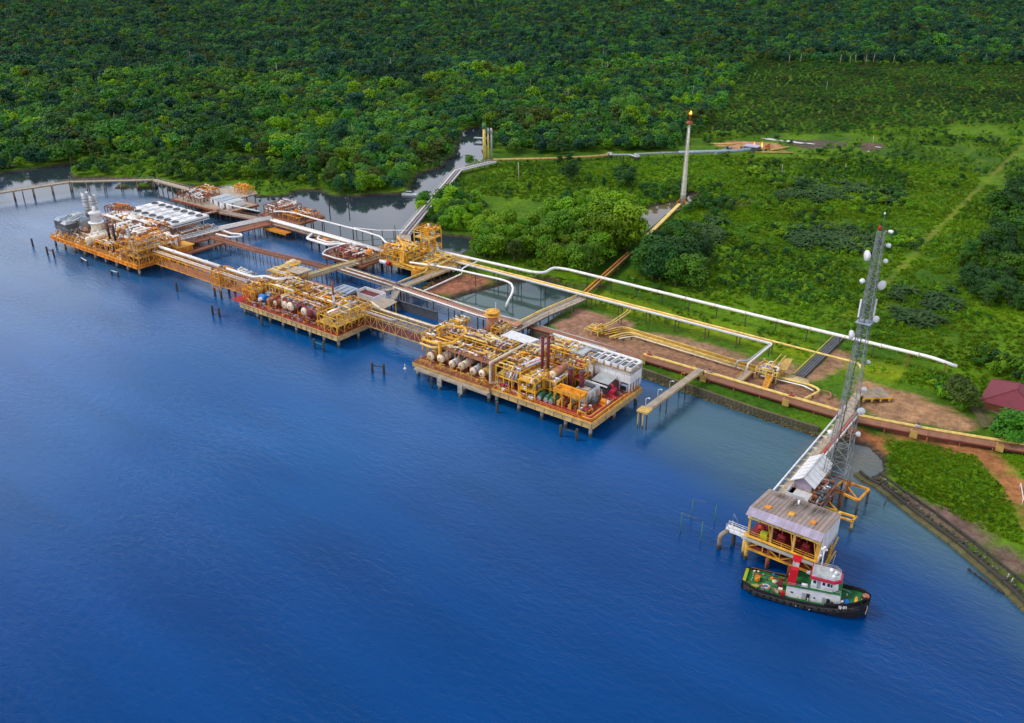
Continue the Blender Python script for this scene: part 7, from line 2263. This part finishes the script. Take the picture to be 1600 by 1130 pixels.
# white gangway at the left
t = thing('gangway', 'small white gangway on a bent brown pile left of the boat house', 'gangway', (52, -23, 0))
part('deck', MB().box(51.6, 56.8, -23.4, -21.8, 5.2, 5.35), 'white', t)
part('railing', MB().rail([(51.6, -23.3, 5.35), (56.8, -23.3, 5.35)], 1.1, 1.6, .09).rail([(51.6, -21.9, 5.35), (56.8, -21.9, 5.35)], 1.1, 1.6, .09), 'white', t, kind='stuff')
part('edge_beam', MB().box(51.6, 56.8, -23.6, -23.4, 4.6, 5.4), 'white', t)
part('bent_pile', MB().tube([(51.0, -24.8, -2), (51.0, -24.8, 3.8), (52.4, -23, 5)], .55, 10, .6), 'timber', t)
part('pile', MB().tube([(53.0, -21.4, -2), (53.0, -21.4, 5.1)], .5, 10), 'pile_dark', t)
part('pile', MB().tube([(56.6, -23.6, -2), (56.6, -23.6, 6.2)], .55, 10), 'ochre', t)
solo('antenna_post', MB().tube([(52.4, -21.6, 5.3), (52.4, -21.6, 8.6), (53.6, -21.4, 6.6)], .06, 5, 0).box(52.2, 52.6, -21.8, -21.4, 5.3, 6.4), 'galv', 'thin bent antenna at the end of the white gangway', 'antenna', (52.4, -21.6, 5.3))

# ============================================================ tugboat
TA = R(13)
TC = Vector((72.7, -29.9, 0))
tug = thing('tugboat', 'tugboat with black hull, green deck and white wheelhouse moored at the boat house', 'tugboat', tuple(TC))
tug.rotation_euler = (0, 0, TA)
tug.scale = (.98, .96, 1.0)
def tp(name, mb, m, kind=None, label=None, parent=None):
    me = mb.mesh(name, m)
    o = bpy.data.objects.new(name, me)
    COL.objects.link(o)
    o.parent = parent or tug
    return props(o, label, None, None, kind)
def hw(x, L1=12.6):      # half breadth at deck
    if x < -10: return 3.5 - .28 * (-10 - x) ** 1.3
    if x < 5: return 3.9
    return max(.35, 3.9 * math.sqrt(max(0.0, 1 - ((x - 5) / 8.3) ** 2.2)))
def sheer(x):
    return 1.35 + .0 * x + (.012 * (x + 2) ** 2 if x > -2 else .004 * (x + 2) ** 2)
xs = [-12.8, -12.2, -11, -9, -6, -3, 0, 3, 5, 7, 9, 10.5, 11.7, 12.6, 13.1]
hb = MB()
ring = []
for x in xs:
    w, z = hw(x), sheer(x)
    k0 = len(hb.v)
    for yy, zz in ((-w, z + .55), (-w, z - .1), (-w * .96, .3), (-w * .8, -.8), (w * .8, -.8), (w * .96, .3), (w, z - .1), (w, z + .55)):
        hb.v.append((x + (.5 if zz > 1 and x > 9 else 0) * (zz / 3), yy, zz))
    ring.append(k0)
for a, b in zip(ring, ring[1:]):
    for k in range(7):
        hb.face((a + k, b + k, b + k + 1, a + k + 1), True)
hb.face([ring[0] + k for k in range(8)][::-1])
hb.face([ring[-1] + k for k in range(8)])
tp('hull', hb, 'black')
dk = MB()
for a, b in zip(xs, xs[1:]):
    wa, wb = hw(a) - .12, hw(b) - .12
    za, zb_ = sheer(a), sheer(b)
    k = len(dk.v)
    dk.v += [(a, -wa, za), (b, -wb, zb_), (b, wb, zb_), (a, wa, za)]
    dk.face((k, k + 1, k + 2, k + 3))
tp('deck', dk, 'green_deck')
fd = MB()
for s_ in (-1, 1):
    for z_, r_ in ((1.0, .22), (.35, .2)):
        fd.tube([(x, s_ * (hw(x) + .12), z_ + (sheer(x) - 1.35)) for x in xs[1:-1]], r_, 6, 0)
tp('rubbing_strake', fd, 'rubber')
tyre = None
for i, x in enumerate(np.arange(-11, 11.5, 1.45)):
    for s_ in (-1, 1):
        me = shared(('tyre_fender', .5), lambda: MB().lathe((0, 0, 0), [(.2, -.14), (.5, -.16), (.56, 0), (.5, .16), (.2, .14)], 12, 'y'), 'rubber')
        o = bpy.data.objects.new('tyre_fender', me)
        COL.objects.link(o)
        o.parent = tug
        o.location = (x, s_ * (hw(x) + .32), .75 + (sheer(x) - 1.35))
        o.rotation_euler = (0, 0, -s_ * math.atan2(hw(x - .3) - hw(x + .3), .6))
tp('bow_fender', MB().lathe((12.9, 0, 0), [(.9, -.2), (1.0, 1.2), (1.0, 4.4), (.75, 4.6)], 14), 'rubber')
tp('bow_fender_cap', MB().lathe((12.9, 0, 0), [(.78, 4.6), (.7, 4.85), (.2, 4.9)], 14), 'salmon')
for s_ in (-1, 1):
    bw = MB()
    for a, b in zip(xs[8:], xs[9:]):
        wa, wb, za, zb_ = hw(a), hw(b), sheer(a), sheer(b)
        bw.hexa([(a, s_ * wa, za), (b, s_ * wb, zb_), (b, s_ * (wb - .12), zb_), (a, s_ * (wa - .12), za), (a, s_ * wa, za + 1.0), (b, s_ * wb, zb_ + 1.1), (b, s_ * (wb - .12), zb_ + 1.1), (a, s_ * (wa - .12), za + 1.0)])
    tp('bulwark', bw, 'black')
# superstructure
dhouse = tp('deck_house', MB().hexa([(-3.2, -2.9, 1.4), (8.2, -2.6, 1.9), (8.2, 2.6, 1.9), (-3.2, 2.9, 1.4), (-3.2, -2.9, 4.2), (7.8, -2.5, 4.9), (7.8, 2.5, 4.9), (-3.2, 2.9, 4.2)]), 'white')
tp('upper_deck', MB().hexa([(-3.3, -3.0, 3.62), (8.0, -2.6, 4.32), (8.0, 2.6, 4.32), (-3.3, 3.0, 3.62), (-3.3, -3.0, 3.72), (8.0, -2.6, 4.42), (8.0, 2.6, 4.42), (-3.3, 3.0, 3.72)]), 'green_deck')
for x, w in ((-2.2, .5), (2.6, .35), (6.3, .35)):
    tp('porthole', MB().box(x, x + w, -2.96, -2.84, 2.7, 3.05), 'glass', parent=dhouse)
for x in (.2, 4.4):
    tp('door', MB().box(x, x + .9, -2.93, -2.78, 1.8, 3.5), 'steel')
    tp('doorway', MB().box(x + .9, x + 1.6, -2.92, -2.76, 1.8, 3.45), 'black')
wh = MB()
pl = [(1.6, -2.1), (6.0, -2.1), (7.2, -1.1), (7.2, 1.1), (6.0, 2.1), (1.6, 2.1)]
wheel = tp('wheelhouse', wh.prism(pl, 4.0, 6.6), 'white')
pl2 = [(1.2, -2.5), (6.2, -2.5), (7.7, -1.25), (7.7, 1.25), (6.2, 2.5), (1.2, 2.5)]
tp('roof_band', MB().prism(pl2, 6.6, 7.3), 'pink_red')
pl3 = [(1.5, -2.2), (6.1, -2.2), (7.3, -1.1), (7.3, 1.1), (6.1, 2.2), (1.5, 2.2)]
tp('roof', MB().prism(pl3, 7.3, 7.42), 'galv')
for x in (2.0, 3.9, 4.9, 5.6):
    tp('window', MB().box(x, x + (.55 if x < 5.5 else .35), -2.16, -2.06, 5.5, 6.25), 'glass', parent=wheel)
tp('wheelhouse_door', MB().box(2.8, 3.5, -2.18, -2.05, 4.5, 6.3), 'steel', parent=wheel)
for y in (-.9, 0, .9):
    tp('window', MB().box(7.15, 7.24, y - .35, y + .35, 5.5, 6.3), 'glass', parent=wheel)
tp('roof_railing', MB().rail([(1.5, -2.1, 7.4), (6.1, -2.1, 7.4), (7.2, -1, 7.4), (7.2, 1, 7.4), (6.1, 2.1, 7.4), (1.5, 2.1, 7.4), (1.5, -2.1, 7.4)], .8, 1.4, .06), 'galv', kind='stuff')
tp('deck_railing', MB().rail([(-3, -2.8, 3.7), (1.2, -2.8, 4.0)], .8, 1.4, .06).rail([(1.4, -2.5, 4.2), (7.8, -2.4, 4.4)], .9, 1.4, .06), 'galv', kind='stuff')
mast_ = tp('mast', MB().tube([(3, .2, 7.4), (3, .2, 13.2)], .13, 8).bar((3, -1.1, 10.6), (3, 1.1, 10.6), .1).bar((3, -.7, 12), (3, .7, 12), .1), 'white')
tp('radar', MB().box(2.3, 3.7, .05, .35, 12.9, 13.15), 'white', parent=mast_)
tp('mast_lamp', MB().lathe((3, .2, 13.2), [(.3, 0), (.35, .4), (.1, .6)], 8).lathe((2.5, .2, 11), [(.2, 0), (.2, .4)], 8), 'white', parent=mast_)
for x, y in ((5.2, .9), (6.2, .2), (5.9, -1.3)):
    tp('dome', MB().lathe((x, y, 7.45), [(.35, 0), (.45, .35), (.3, .7), (.05, .8)], 10), 'white')
tp('whip_aerial', MB().tube([(5, 2, 7.4), (5.4, 2.2, 11)], .04, 5), 'galv')
tp('life_raft', MB().tube([(-.2, -2.3, 4.4), (1.0, -2.3, 4.5)], .45, 10), 'white')
tp('life_raft', MB().tube([(.2, 2.0, 4.9), (1.0, 2.0, 4.9)], .45, 10), 'white')
# red funnel frames
tp('funnel', MB().hexa([(-3.4, -2.5, 3.7), (-1.5, -2.5, 3.8), (-1.5, -.7, 3.8), (-3.4, -.7, 3.7), (-2.9, -2.2, 7.6), (-1.4, -2.2, 7.6), (-1.4, -.9, 7.6), (-2.9, -.9, 7.6)]), 'bright_red')
tp('funnel', MB().hexa([(-3.4, .9, 3.7), (-1.5, .9, 3.8), (-1.5, 2.6, 3.8), (-3.4, 2.6, 3.7), (-2.9, 1.1, 7.8), (-1.4, 1.1, 7.8), (-1.4, 2.3, 7.8), (-2.9, 2.3, 7.8)]), 'bright_red')
tp('funnel_mark', MB().lathe((-3.17, -1.6, 5.7), [(.3, 0), (.3, .1)], 12, 'x'), 'cream')
tp('cross_bridge', MB().box(-2.8, -1.5, -.9, 1.1, 7.1, 7.4).rail([(-2.8, -.9, 7.4), (-2.8, 1.1, 7.4)], .6, 1, .05), 'galv')
tp('funnel_cap', MB().box(-3.1, -1.2, 1.0, 2.5, 7.85, 8.3), 'bright_red')
for o in list(tug.children):
    if o.name.split('.')[0] in ('upper_deck', 'wheelhouse', 'roof_band', 'roof', 'roof_railing', 'deck_railing', 'mast', 'dome', 'whip_aerial', 'life_raft', 'funnel', 'funnel_mark', 'cross_bridge', 'funnel_cap'):
        o.location.z += .6
# after deck
tp('deck_stripe', MB().box(-11.5, -4, -1.5, -1.38, 1.5, 1.56).box(-11.5, -4, 1.3, 1.42, 1.5, 1.56).box(-11.8, -11.5, -2.6, 2.6, 1.6, 1.66), 'lime')
tp('stern_rail', MB().box(-12.7, -12.0, -2.3, 2.3, 1.7, 2.3), 'lime')
tp('deck_ring', MB().lathe((-7.6, -1.5, 1.5), [(1.15, 0), (1.15, .12), (.8, .13)], 20), 'salmon')
tp('deck_disc', MB().lathe((-7.6, -1.5, 1.63), [(.8, 0), (.72, .04)], 20), 'cream')
tp('deck_disc', MB().lathe((-7.6, -1.5, 1.68), [(.5, 0), (.45, .03)], 20), 'blue')
tp('winch', MB().box(-10.4, -9.2, -.5, .7, 1.5, 2.4).tube([(-9.8, -.9, 2), (-9.8, 1.1, 2)], .4, 8), 'orange')
tp('hatch', MB().box(-8.8, -7.8, .8, 1.8, 1.5, 1.8).box(-7.6, -6.8, -3.3, -2.8, 1.5, 1.9), 'green_paint')
tp('towing_hook', MB().box(-5.2, -4.2, -.8, .8, 1.5, 2.6), 'maroon')
tp('crate', MB().box(-4.9, -4.0, -2.4, -1.6, 1.5, 2.4), 'cream')
tp('crate', MB().box(-4.2, -3.4, -3.3, -2.6, 1.5, 2.5), 'bright_red')
tp('bollard', MB().lathe((-10.8, 2.2, 1.4), [(.18, 0), (.18, .7), (.28, .8)], 8).lathe((-10.0, 2.4, 1.4), [(.18, 0), (.18, .7), (.28, .8)], 8), 'cream')
tp('deck_lamps', MB().box(-11.1, -10.95, 1.9, 2.05, 2, 2.2).box(-11, -10.85, 1.2, 1.35, 2, 2.2).box(-10.9, -10.75, .4, .55, 2, 2.2).box(-10.9, -10.75, -.5, -.35, 2, 2.2).box(-11, -10.85, -1.3, -1.15, 2, 2.2), 'white', kind='stuff')
tp('deck_hose', MB().tube([(-11, 1.8, 1.7), (-8, 2.4, 1.7), (-5, 2.2, 1.7), (-4, 2.8, 1.7)], .1, 6), 'rust')
rt = random.Random(5)
for i in range(16):
    x, y, q = rt.uniform(-11, -4), rt.choice((-1, 1)) * rt.uniform(1.6, 3.0), rt.uniform(.2, .45)
    if rt.random() < .5: tp('deck_box', MB().box(x - q, x + q, y - q * .7, y + q * .7, 1.42, 1.5 + q * 1.6), rt.choice(('steel', 'rust', 'lime', 'cream', 'grey_dark', 'orange')))
    else: tp('deck_drum', MB().lathe((x, y, 1.42), [(q * .6, 0), (q * .6, q * 2)], 8), rt.choice(('blue', 'rust', 'steel', 'green_paint')))
for x, y in ((-6, .9), (-9.5, -2.2), (9.6, 1.2)):
    tp('rope_coil', MB().lathe((x, y, 1.5 if x < 0 else 2.6), [(.25, 0), (.6, 0), (.6, .28), (.25, .3)], 12), 'cream')
tp('cargo_rail', MB().tube([(-11.6, -2.7, 1.5), (-11.6, -2.7, 2.5), (-4, -3.1, 2.5), (-4, -3.1, 1.5)], .07, 6, .2).tube([(-11.6, 2.7, 1.5), (-11.6, 2.7, 2.5), (-4, 3.1, 2.5), (-4, 3.1, 1.5)], .07, 6, .2), 'rust')
tp('deck_planking', MB().box(-11.2, -4.4, -2.4, -1.7, 1.44, 1.50).box(-11.2, -4.4, -.6, .6, 1.44, 1.50).box(-11.2, -4.4, 1.6, 2.3, 1.44, 1.50), 'green_paint')
for x in (-3, -1, 1.4):
    tp('rust_streak_plate', MB().box(x, x + .25, -2.97, -2.93, 1.7, 2.5), 'cream')
# fore deck
tp('tarpaulin', MB().lathe((9.3, -1.4, 1.9), [(.95, 0), (1.0, .6), (.6, 1.3), (.1, 1.6)], 9), 'blue')
tp('windlass', MB().box(10.6, 11.8, -1.5, .2, 2.3, 2.9).tube([(11.2, -1.7, 3.2), (11.2, .5, 3.2)], .42, 10), 'yellow')
tp('yellow_frame', MB().bar((10.6, -1.9, 2.4), (12.2, -1.9, 2.5), .15).bar((12.2, -1.9, 2.5), (12.2, -1.9, 4.0), .15).bar((12.2, -1.9, 4.0), (12.2, .8, 4.2), .15), 'yellow')
tp('mooring_rope', MB().tube([(8.4, .8, 2.3), (10.4, 1.2, 3.0), (12.2, .4, 3.6)], .07, 5).tube([(12.2, -1.6, 3.8), (13.6, -1.2, 3), (13.4, -2, 1.4)], .07, 5), 'cream')
tp('mooring_rope', MB().tube([(12.2, 1.2, 3.2), (9.4, 2.4, 3.0), (6.8, 2.7, 3.2)], .07, 5), 'galv')
tp('vent_pipe', MB().tube([(8.0, -2.2, 2), (8.0, -2.2, 3.2), (8.7, -2.2, 3.4)], .3, 8, .3), 'white')
for i, x in enumerate((-.6, 2.2)):
    tp('outlet_splash_pipe', MB().tube([(x, -hw(x) - .1, .9), (x, -hw(x) - .6, .6)], .1, 6), 'galv')
def lettering(txt, size, loc, rot, m, parent):
    cu = bpy.data.curves.new('name_lettering', 'FONT')
    cu.body = txt
    cu.size = size
    cu.extrude = .02
    cu.offset = .02
    tmp = bpy.data.objects.new('name_lettering', cu)
    COL.objects.link(tmp)
    dg = bpy.context.evaluated_depsgraph_get()
    me = bpy.data.meshes.new_from_object(tmp.evaluated_get(dg))
    bpy.data.objects.remove(tmp)
    me.materials.clear()
    me.materials.append(M[m])
    o = bpy.data.objects.new('name_lettering', me)
    COL.objects.link(o)
    o.parent = parent
    o.location = loc
    o.rotation_euler = rot
    return o
xa = 7.9
ang = math.atan2(hw(xa + .2) - hw(xa + 2.0), 1.8)
lettering('SJ-03', .85, (xa, -hw(xa) - .34, 2.72), (R(80), 0, ang), 'white', tug)

# ============================================================ house on the right
hx, hy = 86, 84
t = thing('house', 'house with a maroon hipped roof and brown timber walls at the right edge', 'house', (86, 86, 1))
part('wall', MB().box(86.0, 100, 84.6, 100, 1, 4.2), 'wood_wall', t)
rf = [(84.6, 83.2), (101.5, 83.2), (101.5, 101.4), (84.6, 101.4)]
b = MB()
b.v += [(84.6, 83.2, 4.0), (101.5, 83.2, 4.0), (101.5, 101.4, 4.0), (84.6, 101.4, 4.0), (93, 90, 7.6), (93, 95, 7.6)]
for f in ((0, 1, 4), (1, 2, 5, 4), (2, 3, 5), (3, 0, 4, 5), (3, 2, 1, 0)): b.face(f)
part('roof', b, 'roof_maroon', t)
for a, c in (((84.6, 83.2, 4.0), (93, 90, 7.6)), ((84.6, 101.4, 4), (93, 95, 7.6)), ((93, 90, 7.6), (93, 95, 7.6)), ((101.5, 83.2, 4), (93, 90, 7.6))):
    part('ridge_tile', MB().bar(a, c, .35, .2), 'maroon', t)
for i in range(3):
    part('window', MB().box(85.93, 85.99, 86.2 + i * 4.2, 87.8 + i * 4.2, 2.2, 3.6), 'glass', t)
part('door', MB().box(88, 89, 84.5, 84.59, 1.1, 3.3), 'brown_deck', t)
part('foundation', MB().box(85.6, 100.4, 84.2, 100.4, .6, 1.15), 'concrete', t)
pth = GP([(1512, 618), (1524, 628), (1536, 650), (1545, 668), (1536, 670), (1526, 652), (1512, 634), (1505, 624)], 1.2)
solo('path', MB().prism(pth, 1.0, 1.45), 'stone_moss', 'narrow dark path leading from the house to the shore walkway', 'path', (*pth[0], 1), kind='structure')
for i, (px, py) in enumerate(((1552, 668), (1581, 674))):
    x, y = G(px, py, 2)
    tt = thing('lamp_post', ('left', 'right')[i] + ' thin pale lamp post on the shore walkway before the house', 'lamp post', (x, y, 2))
    part('post', MB().tube([(x, y, 1), (x, y, 5.6), (x + .6, y, 5.8)], .08, 6, .2), 'bone', tt)
    part('lamp_head', MB().box(x + .4, x + .9, y - .15, y + .15, 5.7, 5.9), 'white', tt)
a, b_2 = G(1592, 765, 1), G(1596, 790, 1)
solo('fence_hoop', MB().tube([(*a, 1), (*a, 3), (*b_2, 3), (*b_2, 1)], .1, 6), 'white', 'pale pipe hoop at the right edge above the sea wall', 'hoop', (*a, 1))
# single poles out in the scrub
for i, (px, py, h) in enumerate(((810, 285, 12), (1220, 280, 9), (1362, 232, 9), (1290, 148, 12), (940, 120, 14), (1320, 270, 6))):
    x, y = G(px, py, .5)
    solo('dead_trunk', MB().tube([(x, y, 0), (x + .2, y, h * .6), (x - .1, y, h)], .22, 5), 'bone', ('pale bare trunk left of the tall dark tree by the far pipeline', 'pale bare trunk in the meadow right of the flare pit', 'pale bare trunk beside the small mud patch',
         'pale bare trunk below the palm row', 'pale bare trunk high in the forest centre', 'short bare trunk in the right meadow')[i], 'dead tree', (x, y, 0))
SC.render.film_transparent = False
